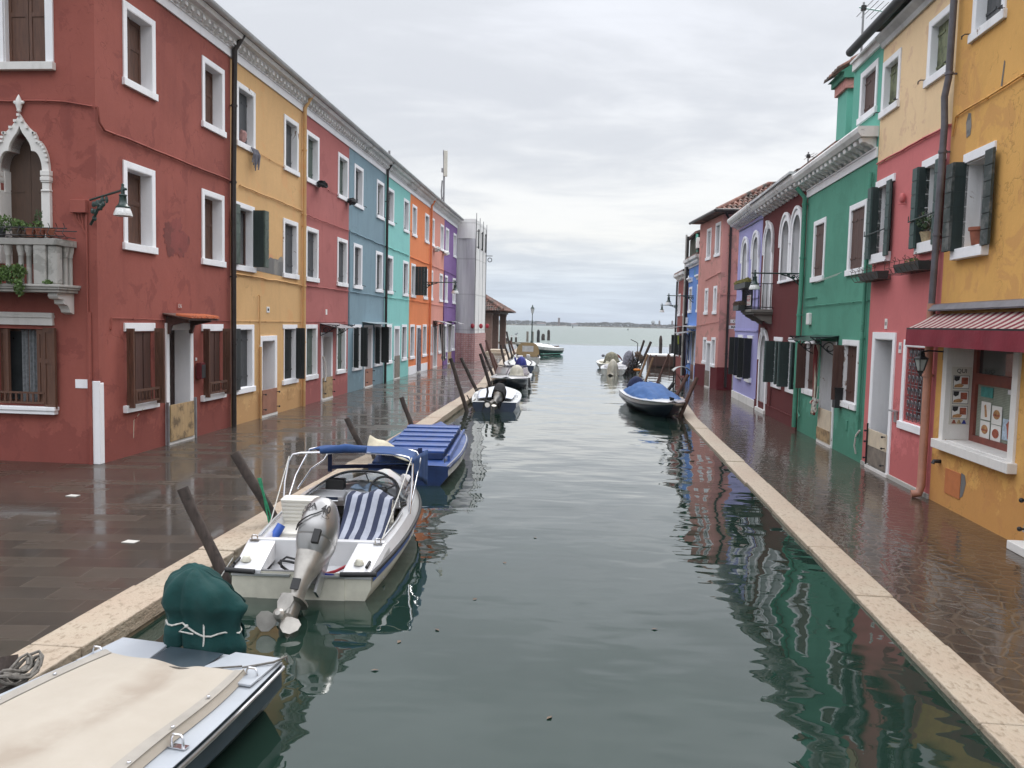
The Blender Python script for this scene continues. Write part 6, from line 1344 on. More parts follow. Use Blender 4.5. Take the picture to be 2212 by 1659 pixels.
m = MB(); m.prism([(4.88, 5.3), (8.5, 5.3), (8.5, 8.2), (4.88, 6.95)], lambda x, z: (x, 40.1, z), lambda x, z: (x, 43.6, z)); m.build('wall', 'brownwall', o)
m = MB(); m.prism([(4.68, 6.92), (8.6, 8.27), (8.6, 8.37), (4.68, 7.02)], lambda x, z: (x, 39.9, z), lambda x, z: (x, 43.8, z)); m.build('roof', 'tile', o)
m = MB(); m.tube([(4.78, 39.95, 6.9), (4.78, 39.98, 6.6), (4.86, 40.05, 6.4), (4.80, 40.05, 5.0)], .06, 8); m.build('downpipe', 'green_up', o, smooth=60)
ac = thing('air_conditioner', 'white air conditioning unit mounted high on the mossy wall', 'air conditioner', (5.08, 39.9, 6.22)); m = MB(); m.box(4.74, 5.42, 39.68, 39.98, 6.22, 6.72); m.build('casing', 'sign_white', ac, bevel=.015)
m = MB(); m.tube([(5.07, 39.69, 6.47), (5.07, 39.665, 6.47)], .215, 20); m.build('fan_grille', 'black', ac)
for q in range(3):
    m = MB(); m.tube([(5.07 + .07 * (q + 1) * math.cos(k * PI / 10), 39.66, 6.47 + .07 * (q + 1) * math.sin(k * PI / 10)) for k in range(21)], .005, 4); m.build('fan_guard', 'steel_grey', ac)
m = MB(); m.box(4.80, 4.86, 39.6, 40.08, 6.16, 6.22); m.box(5.28, 5.34, 39.6, 40.08, 6.16, 6.22); m.build('wall_bracket', 'iron', ac, each=True)
# ---- last red houses on the right
XF = Frame((4.70, 42.4), (4.45, 58.0), 1)
for i, (u0, u1, zt, lab, mt) in enumerate(((0, 3.9, 5.0, 'brick red house with black shutters at the lagoon end of the right row', 'redfar'),)):
    o = thing('terraced_house', lab, 'house', XF(u0, 0, GR), XF.ang)
    ws = [(u0 + .5, u0 + 1.4), (u0 + 2.6, u0 + 3.5)]
    wall(XF, o, [(u0, -.08), (u1, -.08), (u1, zt), (u0, zt)], [holes_rect(a, b, 3.1, 4.3, t=.1) for a, b in ws] + [holes_rect(a, b, .95, 2.2, t=.1) for a, b in ws], mt, dep=.3, back=5)
    for a, b in ws:
        win_closed(XF, o, a, b, 3.1, 4.3, 'shut_light', 'plank', 'white', .10, t=.10); w, (x, y, z, q) = surround(XF, o, a, b, .95, 2.2, t=.1); casement(XF, w, x, y, z, q, .15)
        shutter(XF, w, y, .03, 97, .3, z, q, -1, 'shut_black'); shutter(XF, w, x, .03, 97, .2, z, q, 1, 'shut_black')
    m = MB(); m.loft([[XF(u, d, z) for d, z in ((-.01, zt), (.10, zt + .03), (.13, zt + .12), (.28, zt + .2), (.30, zt + .32), (-.01, zt + .32))] for u in (u0, u1)]); m.build('cornice', 'cornice', o); roof_slab(XF, o, u0, u1, zt + .33, d0=.25, back=2.4, rise=.8, ridge2=4.8)
    m = MB(); m.hexa([XF(u0 + 1.5, 0, 2.55), XF(u0 + 3.0, 0, 2.55), XF(u0 + 3.0, .7, 2.42), XF(u0 + 1.5, .7, 2.42), XF(u0 + 1.5, 0, 2.57), XF(u0 + 3.0, 0, 2.57), XF(u0 + 3.0, .7, 2.44), XF(u0 + 1.5, .7, 2.44)]); m.build('door_canopy', 'steel_grey', o)
    downpipe(XF, o, [(u1 - .1, .08, zt), (u1 - .1, .08, .1)], .05, 'pipe_dark')
# ================================================================= STREET LAMPS
def scrolls(m, P, L, dirv, r=.012, n=3):
    """wrought scrollwork under a horizontal bracket arm; P root point, dirv unit vector outwards"""
    up = Vector((0, 0, 1))
    f = lambda a, h: P + dirv * a + up * h
    q = min(1.7, max(.8, L * .75))
    m.tube([f(0, -.34 * q), f(.04, -.34 * q), f(.14 * q, -.27 * q), f(.26 * q, -.15 * q), f(.40 * q, -.08 * q), f(.62 * q, -.02)], r * 1.5, 5)
    for a0, h0, rad, sg in ((.10 * q, -.13 * q, .085 * q, 1), (.26 * q, -.08 * q, .055 * q, -1), (.40 * q, -.05 * q, .035 * q, 1)):
        m.tube([f(a0 + rad * (1 - t / 24) * math.cos(sg * t * .5), h0 + rad * (1 - t / 24) * math.sin(sg * t * .5)) for t in range(18)], r * 1.3, 5)
    m.tube([f(0, .02), f(0, -.36 * q)], r * 1.6, 6)
def bracket_lamp(label, P, end, drop=.10, sz=1.0, scroll_kind='scroll', style='bell'):
    P = Vector(P); E = Vector(end); t = thing('street_lamp', label, 'street lamp', P, 0, 'bracket street lamps on the house walls'); d = E - P; L = d.length; dh = Vector((d.x, d.y, 0)).normalized()
    m = MB(); m.tube([P, E + d.normalized() * .05], .018 * sz, 8); m.sphere(E + d.normalized() * .07, .022, .022, .022, 8, 5)
    if scroll_kind == 'leafy':
        rr = random.Random(4)
        for k in range(16):
            a = rr.uniform(.03, .36); h = -rr.uniform(.02, .36) * (1 - a * 2.2) - .04; m.sphere(P + dh * a + Vector((0, 0, h + d.z * a / L)), .035, .02, .045, 6, 5, wob=.5, seed=k)
        m.tube([P + Vector((0, 0, -.38)), P + dh * .08 + Vector((0, 0, -.30)), P + dh * .25 + Vector((0, 0, -.08))], .022, 6); m.sphere(P + dh * .42 + Vector((0, 0, -.02)), .03, .02, .06, 6, 5, wob=.5)
    else: scrolls(m, P, L, dh, .012 * sz)
    m.build('bracket_arm', 'iron_green', t, smooth=50)
    c = E - Vector((0, 0, drop)); s_ = sz
    m = MB(); m.lathe(c, [(.008 * s_, .20 * s_), (.022 * s_, .18 * s_), (.018 * s_, .15 * s_), (.030 * s_, .13 * s_), (.028 * s_, .04 * s_), (.055 * s_, .035 * s_), (.060 * s_, .02 * s_), (.050 * s_, .0), (.058 * s_, -.09 * s_), (.080 * s_, -.13 * s_), (.105 * s_, -.15 * s_), (.105 * s_, -.17 * s_), (.0, -.17 * s_)], 16); m.build('lamp_head', 'iron_green', t, smooth=40)
    m = MB(); m.lathe(c, [(.100 * s_, -.17 * s_), (.122 * s_, -.22 * s_), (.135 * s_, -.27 * s_), (.135 * s_, -.285 * s_), (.12 * s_, -.285 * s_), (.08 * s_, -.24 * s_), (.0, -.23 * s_)], 20); m.build('lamp_shade', 'lamp_glass', t, smooth=50)
M['lamp_glass'] = plain('ribbed_lamp_glass', (.66, .66, .64), .18, 0, .2, 40, .3, 60, coat=.5)
bracket_lamp('street lamp with leafy bracket on the corner of the brick red house', (-7.80, 12.33, 4.30), (-7.06, 11.98, 4.40), .10, 1.0, 'leafy')
bracket_lamp('street lamp on long scrolled arm from the orange house', (-7.96, 38.4, 4.34), (-6.40, 38.4, 4.36), .16, 1.25)
bracket_lamp('street lamp on long scrolled arm between green and maroon houses', (5.16, 21.25, 3.92), (3.97, 21.1, 3.91), .12, 1.0)
bracket_lamp('street lamp on scrolled arm on the blue house, over the canal end', (4.78, 40.2, 4.02), (3.58, 40.0, 4.0), .12, 1.15)
bracket_lamp('farthest small street lamp on the right row beyond the blue house', (4.66, 46.0, 3.70), (3.77, 46.0, 3.69), .10, 1.0)
t = thing('lamp_post', 'green cast iron lamp post with glass lantern at the lagoon end of the quay', 'lamp post', (-6.80, 94.5, GL)); c = Vector((-6.80, 94.5, 0))
m = MB(); m.lathe(c, [(.16, .15), (.16, .5), (.10, .6), (.085, 1.5), (.11, 1.55), (.07, 1.65), (.055, 2.6), (.08, 2.65), (.05, 2.75), (.04, 3.55), (.09, 3.6), (.03, 3.68)], 10); m.build('post', 'iron_green', t, smooth=40)
m = MB(); m.lathe(c, [(.10, 3.68), (.20, 4.20), (.0, 4.2)], 6); m.build('lantern_glass', 'lamp_glass', t); m = MB(); m.lathe(c, [(.24, 4.2), (.22, 4.24), (.12, 4.40), (.06, 4.46), (.07, 4.52), (.02, 4.62), (.0, 4.66)], 6)
for k in range(6): a = k * PI / 3; m.tube([c + Vector((.10 * math.cos(a), .10 * math.sin(a), 3.68)), c + Vector((.205 * math.cos(a), .205 * math.sin(a), 4.2))], .012, 4)
m.build('lantern_frame', 'iron_green', t)

# ================================================================= MOORING POSTS
def post(label, base, top, r, mat='wood_pole', zb=-.9, group='leaning mooring posts along the quays', pointed=False, white=False, knots=True):
    b, tp = Vector(base), Vector(top); d = (b - tp).normalized(); lo = b + d * (abs(zb - b.z) / max(.2, abs(d.z))); L = (tp - lo).length; n = max(6, int(L / .12)); m = MB(); r *= 1.05; rr = random.Random(hash(label) % 1000); s_ = sum(ord(c) for c in label)
    rings = []; x = d.orthogonal().normalized(); y = x.cross(d)
    for i in range(n + 1):
        p = lo.lerp(tp, i / n) + x * .012 * noise.noise(Vector((i * .25, s_ * .37, 0))) * 1.5
        q = r * (1.06 - .10 * i / n)
        if pointed and i >= n - 2: q *= (.8, .45)[i - n + 1] if i > n - 2 else .97
        rings.append([p + (x * math.cos(2 * PI * k / 10) + y * math.sin(2 * PI * k / 10)) * q * (1 + .12 * noise.noise(Vector((k * .8, i * .35, s_ * .11)))) for k in range(10)])
    m.loft(rings); o = m.build('mooring_post', mat, None, smooth=50, origin=lo); tag(o, label, 'mooring post', group)
    if white:
        m = MB(); a = tp.lerp(lo, .02); m.tube([tp - d * -.0 + d * .02, tp + d * .26], r * 1.08, 10); m.build('white_band', 'sign_white', o)
    return o
def rope_loop(label, pts, r=.012, mat='rope', name='mooring_rope', group='mooring ropes'):
    m = MB(); m.tube([Vector(p) for p in pts], r, 7); return tag(m.build(name, mat, smooth=60), label, 'rope', group)
post('weathered leaning post between the teal covered engine and the white speedboat stern', (-3.44, 7.45, .1), (-3.83, 7.45, .91), .052)
post('weathered leaning post with green rope beside the white speedboat', (-3.50, 9.1, .1), (-4.05, 9.1, .98), .055)
post('dark post at the bottom left corner beside the grey covered boat', (-3.50, 4.62, .05), (-3.58, 4.72, .40), .06)
post('post behind the blue canopy of the white speedboat', (-3.62, 13.4, .1), (-4.02, 13.4, .90), .045)
post('post beside the blue decked boat', (-3.66, 17.2, .1), (-3.98, 17.2, .92), .048)
post('long leaning post at the stern of the white decked boat, the left one', (-3.50, 23.3, .05), (-3.98, 23.3, 1.50), .055)
post('shorter leaning post beside the white decked boat, rope round its foot', (-3.74, 27.6, .1), (-4.36, 27.6, 1.33), .055)
post('thick leaning post in front of the navy boat bow', (-3.80, 31.4, .1), (-4.22, 31.4, 1.34), .065)
post('slim leaning post behind the thick one at the navy boat', (-4.15, 35.6, .1), (-4.80, 35.6, 1.62), .055)
post('reddish leaning post beside the pink windscreen boat', (-4.32, 38.2, .1), (-4.88, 38.2, 1.72), .062, 'wood_pole_red')
post('second reddish post leaning close behind the first', (-4.30, 39.3, .1), (-4.75, 39.3, 1.05), .062, 'wood_pole_red')
post('leaning post beside the boat with the blue covered engine', (-4.87, 47.0, .1), (-5.16, 47.0, 1.27), .065)
post('leaning post between the engine boat and the tan canopy boat', (-5.33, 54.1, .1), (-5.68, 54.1, 1.12), .065)
post('far leaning post, left of the last pair before the pavilion boat', (-5.75, 60.1, .1), (-6.19, 60.1, 1.9), .07)
post('far leaning post, right of the last pair before the pavilion boat', (-5.52, 60.3, .1), (-5.92, 60.3, 1.25), .07, 'wood_pole_red')
for i, (x, y, z, r, mt, wh, lab) in enumerate(((-10.83, 105.4, .85, .13, 'wood_pole', True, 'first white topped lagoon post from the left'), (-10.25, 106.1, .95, .13, 'wood_pole', True, 'second white topped lagoon post from the left'), (-9.72, 106.7, .95, .13, 'wood_pole', True, 'third white topped lagoon post, bird on top'),
        (-8.78, 113.6, 1.40, .15, 'board_grey', False, 'pale upright lagoon post left of the lamp post'), (-7.95, 111.5, 1.42, .16, 'board_grey', False, 'pale upright lagoon post in front of the lamp post'), (-7.22, 112.5, 1.70, .20, 'black', False, 'thick black rounded lagoon pile'), (-7.32, 125.5, 1.0, .26, 'wood_pole', False, 'short squat lagoon pile with a peg'), (-6.55, 126.5, 1.60, .21, 'wood_pole', False, 'dark rounded lagoon pile, rightmost by the quay end'))):
    post(lab, (x, y, 0), (x, y, z), r, mt, -1, 'upright lagoon piles off the quay end', white=wh, pointed=(i >= 5))
t = thing('seagull', 'small gull perched on the third white topped post', 'gull', (-9.72, 106.7, 1.0)); m = MB(); m.sphere((-9.72, 106.7, 1.10), .16, .08, .08, 8, 6); m.tube([(-9.60, 106.7, 1.13), (-9.56, 106.7, 1.22), (-9.50, 106.7, 1.26)], .04, 6, rs=[.045, .04, .035]); m.tube([(-9.50, 106.7, 1.26), (-9.43, 106.7, 1.25)], .01, 4); m.tube([(-9.8, 106.7, 1.11), (-9.98, 106.7, 1.08)], .03, 4, rs=[.05, .015]); m.build('body', 'grey_cloth', t, smooth=60)
post('tall post left of the pair behind the covered blue boat', (2.31, 45.0, 0), (2.80, 45.0, 1.77), .06, 'wood_pole')
post('tall dark post with black lower half, right of the pair', (2.81, 49.1, 0), (3.46, 49.1, 1.63), .075, 'wood_pole')
post('tan post with pale tip behind the dark blue engine cover', (2.04, 36.6, 0), (2.45, 36.6, 1.30), .05, 'wood_pole_tan')
post('tan post with white band behind the blue covered boat', (2.56, 39.0, 0), (2.87, 39.0, 1.08), .05, 'wood_pole_tan')
post('thin reddish post crossing in front of the wooden jetty', (2.81, 35.9, 0), (3.30, 35.9, 1.38), .045, 'wood_pole_red')
post('short black post sticking out behind the bright blue tarpaulin', (2.79, 31.2, 0), (3.08, 31.2, .46), .06, 'black')
post('stout reddish post beside the stern of the blue covered boat', (2.98, 29.6, 0), (3.42, 29.6, .88), .062, 'wood_pole_red')
post('stout post at the kerb corner beside the navy bow', (2.52, 23.45, 0), (2.95, 23.45, 1.15), .055, 'wood_pole_red')
post('tall upright pile behind the wooden jetty', (4.73, 57.5, 0), (4.71, 57.5, 1.90), .11, 'wood_pole', pointed=True, group='upright piles behind the jetty'); post('thin upright pile right of the tall one', (5.6, 60, 0), (5.58, 60, 1.28), .06, 'wood_pole', group='upright piles behind the jetty')

# ================================================================= BOATS
def hull_fn(L, B, s0, s1, tw=.9, p=2.4, kz=-.16, rake=.45, cw=.82, tm=.45, mid=.02):
    def half(t):
        if t < tm: return B / 2 * (tw + (1 - tw) * math.sin(PI / 2 * t / tm))
        return B / 2 * max(0, 1 - ((t - tm) / (1 - tm)) ** p)
    def sheer(t): return s0 + (s1 - s0) * t * t - mid * math.sin(PI * t)
    def keel(t): return kz + max(0, (t - .72) / .28) ** 2 * (-kz + sheer(t) * .55)
    def y(t, z): return L * t - rake * max(0, 1 - (z - kz) / (s1 - kz)) * t ** 5
    return half, sheer, keel, y
def make_hull(root, L, B, s0, s1, mats=('navy', 'gelcoat'), stripe=.18, n=26, rub='rubber', trans=None, kw=None, transom_mat=None, lab=None):
    kw = kw or {}; half, sheer, keel, y = hull_fn(L, B, s0, s1, **kw); cw = kw.get('cw', .82); MM = Mof(root); m = MB(MM); rings = []
    for i in range(n + 1):
        t = i / n; b, s_, k = half(t), sheer(t), keel(t); bl = b * (cw - .30 * t * t); zc = k + (s_ - k) * .34
        side = [(b, s_), (b * .985 - .0, s_ - (s_ - zc) * stripe), (b * .99 * (1 - .2 * t ** 3), s_ - (s_ - zc) * .5), (bl, zc), (bl * .45, k + (zc - k) * .35), (0, k)]
        rings.append([(x_, y(t, z_), z_) for x_, z_ in side] + [(-x_, y(t, z_), z_) for x_, z_ in reversed(side[:-1])])
    nn = len(rings[0]); ids = [m.P(r) for r in rings]
    for a, b_ in zip(ids, ids[1:]):
        for k in range(nn - 1):
            m.cur = 1 if k in (0, nn - 2) else 0; m.F((a[k], a[k + 1], b_[k + 1], b_[k]))
    m.cur = 0 if transom_mat is None else 2; m.F(list(reversed(ids[0]))); m.cur = 0
    h = m.build('hull', [mats[0], mats[1]] + ([transom_mat] if transom_mat else []), root, smooth=35)
    if rub:
        m = MB(MM)
        for s_ in (-1, 1): m.tube([(s_ * half(i / n), L * i / n, sheer(i / n) - .008) for i in range(n + 1)], .016, 6)
        m.build('rub_rail', rub, root, smooth=60, each=True)
    return half, sheer, y
def deck(root, L, half, sheer, t0, t1, gw, mat, floor=.05, n=26, inner_mat=None, fore_camber=.03, aft=True, gap=.005, name='deck', coam=.02):
    """side decks, fore deck and a cockpit well between t0..t1"""
    MM = Mof(root); m = MB(MM)
    def top(x, t): return (x, L * t, sheer(t) + gap + fore_camber * (1 - (x / max(half(t), .01)) ** 2) * (1 if t > t1 else .3))
    ts = sorted(set([i / n for i in range(n + 1)] + [t0, t1])); inn = lambda t: max(0.0, half(t) - gw)
    for a, b in zip(ts, ts[1:]):
        if a >= t0 - 1e-6 and b <= t1 + 1e-6:
            for s_ in (-1, 1): m.quad(top(s_ * half(a), a), top(s_ * half(b), b), top(s_ * inn(b), b), top(s_ * inn(a), a))
        else:
            for k in range(6):
                x0, x1 = -1 + k / 3, -1 + (k + 1) / 3; m.quad(top(x0 * half(a), a), top(x0 * half(b), b), top(x1 * half(b), b), top(x1 * half(a), a))
    o = m.build(name, mat, root)
    m = MB(MM); tt = [t for t in ts if t0 - 1e-6 <= t <= t1 + 1e-6]
    for a, b in zip(tt, tt[1:]):
        for s_ in (-1, 1):
            pa, pb = top(s_ * inn(a), a), top(s_ * inn(b), b); m.quad(pa, pb, (pb[0] * .94, pb[1], floor), (pa[0] * .94, pa[1], floor)); m.quad((pa[0], pa[1], pa[2]), pb, (pb[0], pb[1], pb[2] + coam), (pa[0], pa[1], pa[2] + coam))
        m.quad((-inn(a) * .95, L * a, floor), (inn(a) * .95, L * a, floor), (inn(b) * .95, L * b, floor), (-inn(b) * .95, L * b, floor))
    for t in (t0, t1): m.quad((-inn(t), L * t, top(inn(t), t)[2]), (inn(t), L * t, top(inn(t), t)[2]), (inn(t), L * t, floor), (-inn(t), L * t, floor))
    if t1 > t0: m.build('cockpit', inner_mat or mat, root)
    return o
def tarp(root, L, half, sheer, t0, t1, camber, mat, over=.02, n=24, name='boat_cover', flat=False, wr=.010, seed=0, peak=None, skirt=.05):
    MM = Mof(root); m = MB(MM)
    def f(s, q):
        t = t0 + (t1 - t0) * q; x = (2 * s - 1); h = half(t) - over; e = 1 - abs(x) ** 2.2; pr = math.sin(PI * min(1, max(0, q))) ** .6 if peak is None else peak(q)
        z = sheer(t) + .02 + camber * e * pr + wr * noise.noise(Vector((x * 3, q * 6, seed))) * 2 + wr * .8 * noise.noise(Vector((x * 9, q * 17, seed)))
        if abs(x) > .985: z = sheer(t) - skirt
        return Vector((x * h * (1.02 if abs(x) > .985 else 1), L * t, z))
    m.grid(lambda s, q: f(s, q), 34, n); return m.build(name, mat, root, smooth=60)
def cloth_blob(root, c, rx, ry, h, mat, name='engine_cover', seed=0, lean=(0, 0), folds=9, low=-.05, taper=1.15, wob=.16, parent=None, n=28, rows=14, hem=.05):
    """cloth draped over an outboard: domed top, vertical folds, ragged hem"""
    MM = Mof(root); m = MB(MM); c = Vector(c)
    def f(s, q):
        a = 2 * PI * s; prof = (math.sin(min(1, q * 1.9) * PI / 2) ** .8) * (1 + (taper - 1) * max(0, q - .5) * 2); z = h * math.cos(min(1, q / .55) * PI / 2) ** .9 * .45 + h * .55 * (1 - q) if q < .55 else h * .55 * (1 - q)
        z += low * q; fold = 1 + wob * q * math.sin(folds * a + 2 * math.sin(a * 2 + seed)) * .6 + .12 * noise.noise(Vector((math.cos(a) * 2, math.sin(a) * 2, q * 3 + seed)))
        hz = hem * q ** 6 * math.sin(a * folds * .5 + seed) * 1.5
        k = 1 - q
        return c + Vector((rx * prof * fold * math.cos(a) + lean[0] * k, ry * prof * fold * math.sin(a) + lean[1] * k, z + hz))
    m.grid(f, n * 2, rows); return m.build(name, mat, parent or root, smooth=70)
def motor(root, x, z, tilt=0, s=1.0, cowl='silver_paint', leg='silver_dark', y=-.14, prop=True, steer=0, roll=0):
    T = Mof(root) @ Matrix.Translation((x, y, z)) @ Matrix.Rotation(R(roll), 4, 'Y') @ Matrix.Rotation(R(steer), 4, 'Z') @ Matrix.Rotation(R(-tilt), 4, 'X') @ Matrix.Scale(s, 4)
    m = MB(T)
    def ring(cy, cz, a, b, n=16, e=2.6):
        out_ = []
        for k in range(n):
            t = 2 * PI * k / n; c_, s_ = math.cos(t), math.sin(t); out_.append((a * math.copysign(abs(c_) ** (2 / e), c_), cy + b * math.copysign(abs(s_) ** (2 / e), s_), cz))
        return out_
    m.loft([ring(-.03, .0, .100, .14), ring(-.05, -.08, .085, .125), ring(-.08, -.17, .058, .10), ring(-.09, -.24, .045, .085), ring(-.09, -.34, .040, .075), ring(-.10, -.47, .030, .075)])
    m.loft([ring(-.12, -.35, .085, .15), ring(-.12, -.365, .085, .15)]); m.loft([ring(-.10, -.46, .030, .10), ring(-.10, -.50, .042, .16), ring(-.10, -.55, .035, .14), ring(-.10, -.58, .008, .09), ring(-.08, -.70, .006, .05)])
    lg = m.build('outboard_motor', leg, root, smooth=50)
    m = MB(T); m.loft([ring(-.02, -.02, .095, .13), ring(-.02, .04, .116, .170), ring(-.02, .10, .130, .190), ring(-.02, .107, .121, .180), ring(-.02, .117, .131, .191), ring(-.03, .24, .128, .187), ring(-.035, .34, .110, .160), ring(-.04, .40, .080, .12), ring(-.045, .42, .045, .07)]); m.build('cowling', cowl, lg, smooth=55)
    m = MB(T); m.box(-.05, .05, .06, .16, -.16, .05); m.box(-.075, -.055, .05, .16, -.22, .06); m.box(.055, .075, .05, .16, -.22, .06); m.build('clamp_bracket', 'rubber' if cowl != 'silver_paint' else 'alu', lg)
    if prop:
        m = MB(T); m.lathe((0, -.30, -.515), [(.030, -.06), (.036, .0), (.036, .05), (.018, .07)], 12, Matrix.Rotation(R(90), 3, 'X'))
        for k in range(3):
            a = k * 2 * PI / 3 + .5; Tr = Matrix.Rotation(a, 3, 'Y'); pts = [(.03, -.02), (.06, -.055), (.10, -.068), (.14, -.05), (.155, .0), (.14, .04), (.10, .055), (.055, .04), (.03, .02)]
            f0 = [Vector((0, -.30, -.515)) + Tr @ Vector((px_, py_ * .45, py_)) for px_, py_ in pts]; f1 = [p_ + Vector((0, .006, 0)) for p_ in f0]; m.F(m.P(f0)); m.F(m.P(f1))
            for q in range(9): j = (q + 1) % 9; m.quad(f0[q], f0[j], f1[j], f1[q])
        m.build('propeller', 'silver_dark', lg, smooth=40)
    return lg, T
def cleat(root, x, y, z, parent, big=1.0):
    m = MB(Mof(root)); h = .055 * big; m.tube([(x - .03 * big, y, z), (x - .03 * big, y, z + h * .7), (x - .02 * big, y, z + h), (x + .02 * big, y, z + h), (x + .03 * big, y, z + h * .7), (x + .03 * big, y, z)], .007 * big, 6); m.box(x - .05 * big, x + .05 * big, y - .018 * big, y + .018 * big, z - .002, z + .005); return m.build('mooring_eye', 'chrome', parent, smooth=50)

M['hem'] = plain('grey_beige_hem', (.31, .285, .25), .8, 0, .12, 5, .3, 30, .006)
# ---- 1. grey flat boat with cream cover, bottom left (stern towards the canal mouth)
b0 = thing('covered_boat', 'grey blue flat boat under a stained cream cover, teal wrapped engine at its stern', 'boat', (-2.52, 5.12, 0), R(171.5))
L0 = 5.6; half, sheer, yy = make_hull(b0, L0, 1.52, .33, .42, ('slate', 'gelcoat_grey'), .02, rub=None, kw=dict(tw=.80, p=2.2, cw=.80, kz=-.15, tm=.35, mid=0), n=30)
MM = Mof(b0)
dk = deck(b0, L0, half, sheer, .16, .80, .20, 'gelcoat_grey', fore_camber=.01, coam=.05)
m = MB(MM)
for s_ in (-1, 1): m.tube([(s_ * (half(i / 30) + .006), L0 * i / 30, sheer(i / 30) - .028) for i in range(29)], .013, 6); 
m.tube([(-half(0), 0, sheer(0) - .02), (half(0), 0, sheer(0) - .02)], .014, 6); m.build('rub_rail', 'alu', b0, smooth=60)
# aft corner decks and motor well
m = MB(MM); zs = .347
m.prism([(-.60, -.01), (-.26, -.01), (-.20, .24), (-.28, .40), (-.62, .40)], lambda x, y: (x, y, zs - .004), lambda x, y: (x, y, zs + .012)); m.prism([(.60, -.01), (.24, -.01), (.20, .24), (.28, .40), (.62, .40)], lambda x, y: (x, y, zs - .004), lambda x, y: (x, y, zs + .012)); m.build('stern_deck', 'gelcoat_grey', b0, bevel=.005, each=True)
m = MB(MM); m.box(-.21, .22, -.012, .03, .10, .30); m.box(-.20, .20, .03, .42, .352, .356); m.build('motor_well', 'slate', b0)
cv = MB(MM)
rr0 = random.Random(4)
def cover_f(s, q):
    t = .048 + .82 * q; x = 2 * s - 1; hw = (half(t) - .12) * (1 + .02 * math.sin(q * 23)); ridge = 1 - abs(x) ** 1.6
    z = sheer(t) + .045 + .055 * ridge * (0.35 + .65 * min(1, q * 5)) - .025 * math.exp(-((x + .15 - .3 * q) / .18) ** 2) + .006 * noise.noise(Vector((x * 4, q * 14, 1.5)))
    if abs(x) > .93: z = sheer(t) + .012 if abs(x) > .98 else sheer(t) + .060
    dip = .02 * math.sin(q * 40) if abs(x) < .93 else 0
    yv = L0 * t + (.05 * (1 - x * x) if q < .03 else 0)
    return Vector((x * hw, yv, z))
cv.grid(cover_f, 44, 50)
def cover_mat():
    m, t, b = new_mat('stained_cream_boat_cover'); v = obj_coord(t, world=False)
    n = tex_noise(t, v, 3.5, 5, .6); s = t.nodes.new('ShaderNodeSeparateXYZ'); t.links.new(v, s.inputs[0])
    col = ramp_n(t, n, [(.3, (.36, .318, .262)), (.7, (.395, .353, .296))])
    x_ = math_n(t, 'ADD', s.outputs[0], math_n(t, 'ADD', math_n(t, 'MULTIPLY', tex_noise(t, v, 1.3, 3, .5), .5), -.22))
    band = ramp_n(t, math_n(t, 'ABSOLUTE', x_), [(.04, (1, 1, 1)), (.17, (0, 0, 0))])
    brk = ramp_n(t, tex_noise(t, v, 2.4, 4, .6), [(.36, (0, 0, 0)), (.6, (1, 1, 1))])
    col = mix_n(t, math_n(t, 'MULTIPLY', math_n(t, 'MULTIPLY', band, brk), .5), col, (.225, .17, .125))
    t.links.new(col, b.inputs['Base Color']); b.inputs['Roughness'].default_value = .75; bump(t, b, tex_noise(t, v, 12, 4, .6), .25, .01); return m
M['cover_cream'] = cover_mat(); cvo = cv.build('boat_cover', 'cover_cream', b0, smooth=60)
for s0_ in (.015, .925): m = MB(MM); m.grid(lambda s, q, s0_=s0_: cover_f(s0_ + .06 * s, q) + Vector((0, 0, .005)), 3, 50); m.build('cover_hem', 'hem', cvo, smooth=60)
m = MB(MM)
for s_ in (-1, 1):
    for k in range(11): t = .12 + k * .065; m.lathe((s_ * (half(t) - .165), L0 * t, sheer(t) + .062), [(.012, 0), (.010, .008), (.004, .010)], 8)
m.build('cover_snap', 'chrome', cvo, each=True)
for x, t in ((-.52, .05), (.50, .05), (-.60, .20), (-.66, .34), (-.70, .47), (.62, .18)): cleat(b0, math.copysign(half(t) - .085, x), L0 * t, sheer(t) + .012, dk, 1.15)
m = MB(MM); m.tube([(-.44, .20, .36), (-.60, .10, .375), (-.628, -.015, .37), (-.63, -.02, .33)], .007, 6); m.tube([(-.44, .20, .37), (-.2, .34, .375), (.35, .36, .37)], .006, 6); m.build('lashing', 'rope', b0, smooth=60)
mo, T0 = motor(b0, .10, .30, 0, .62, 'black', 'black', prop=False)
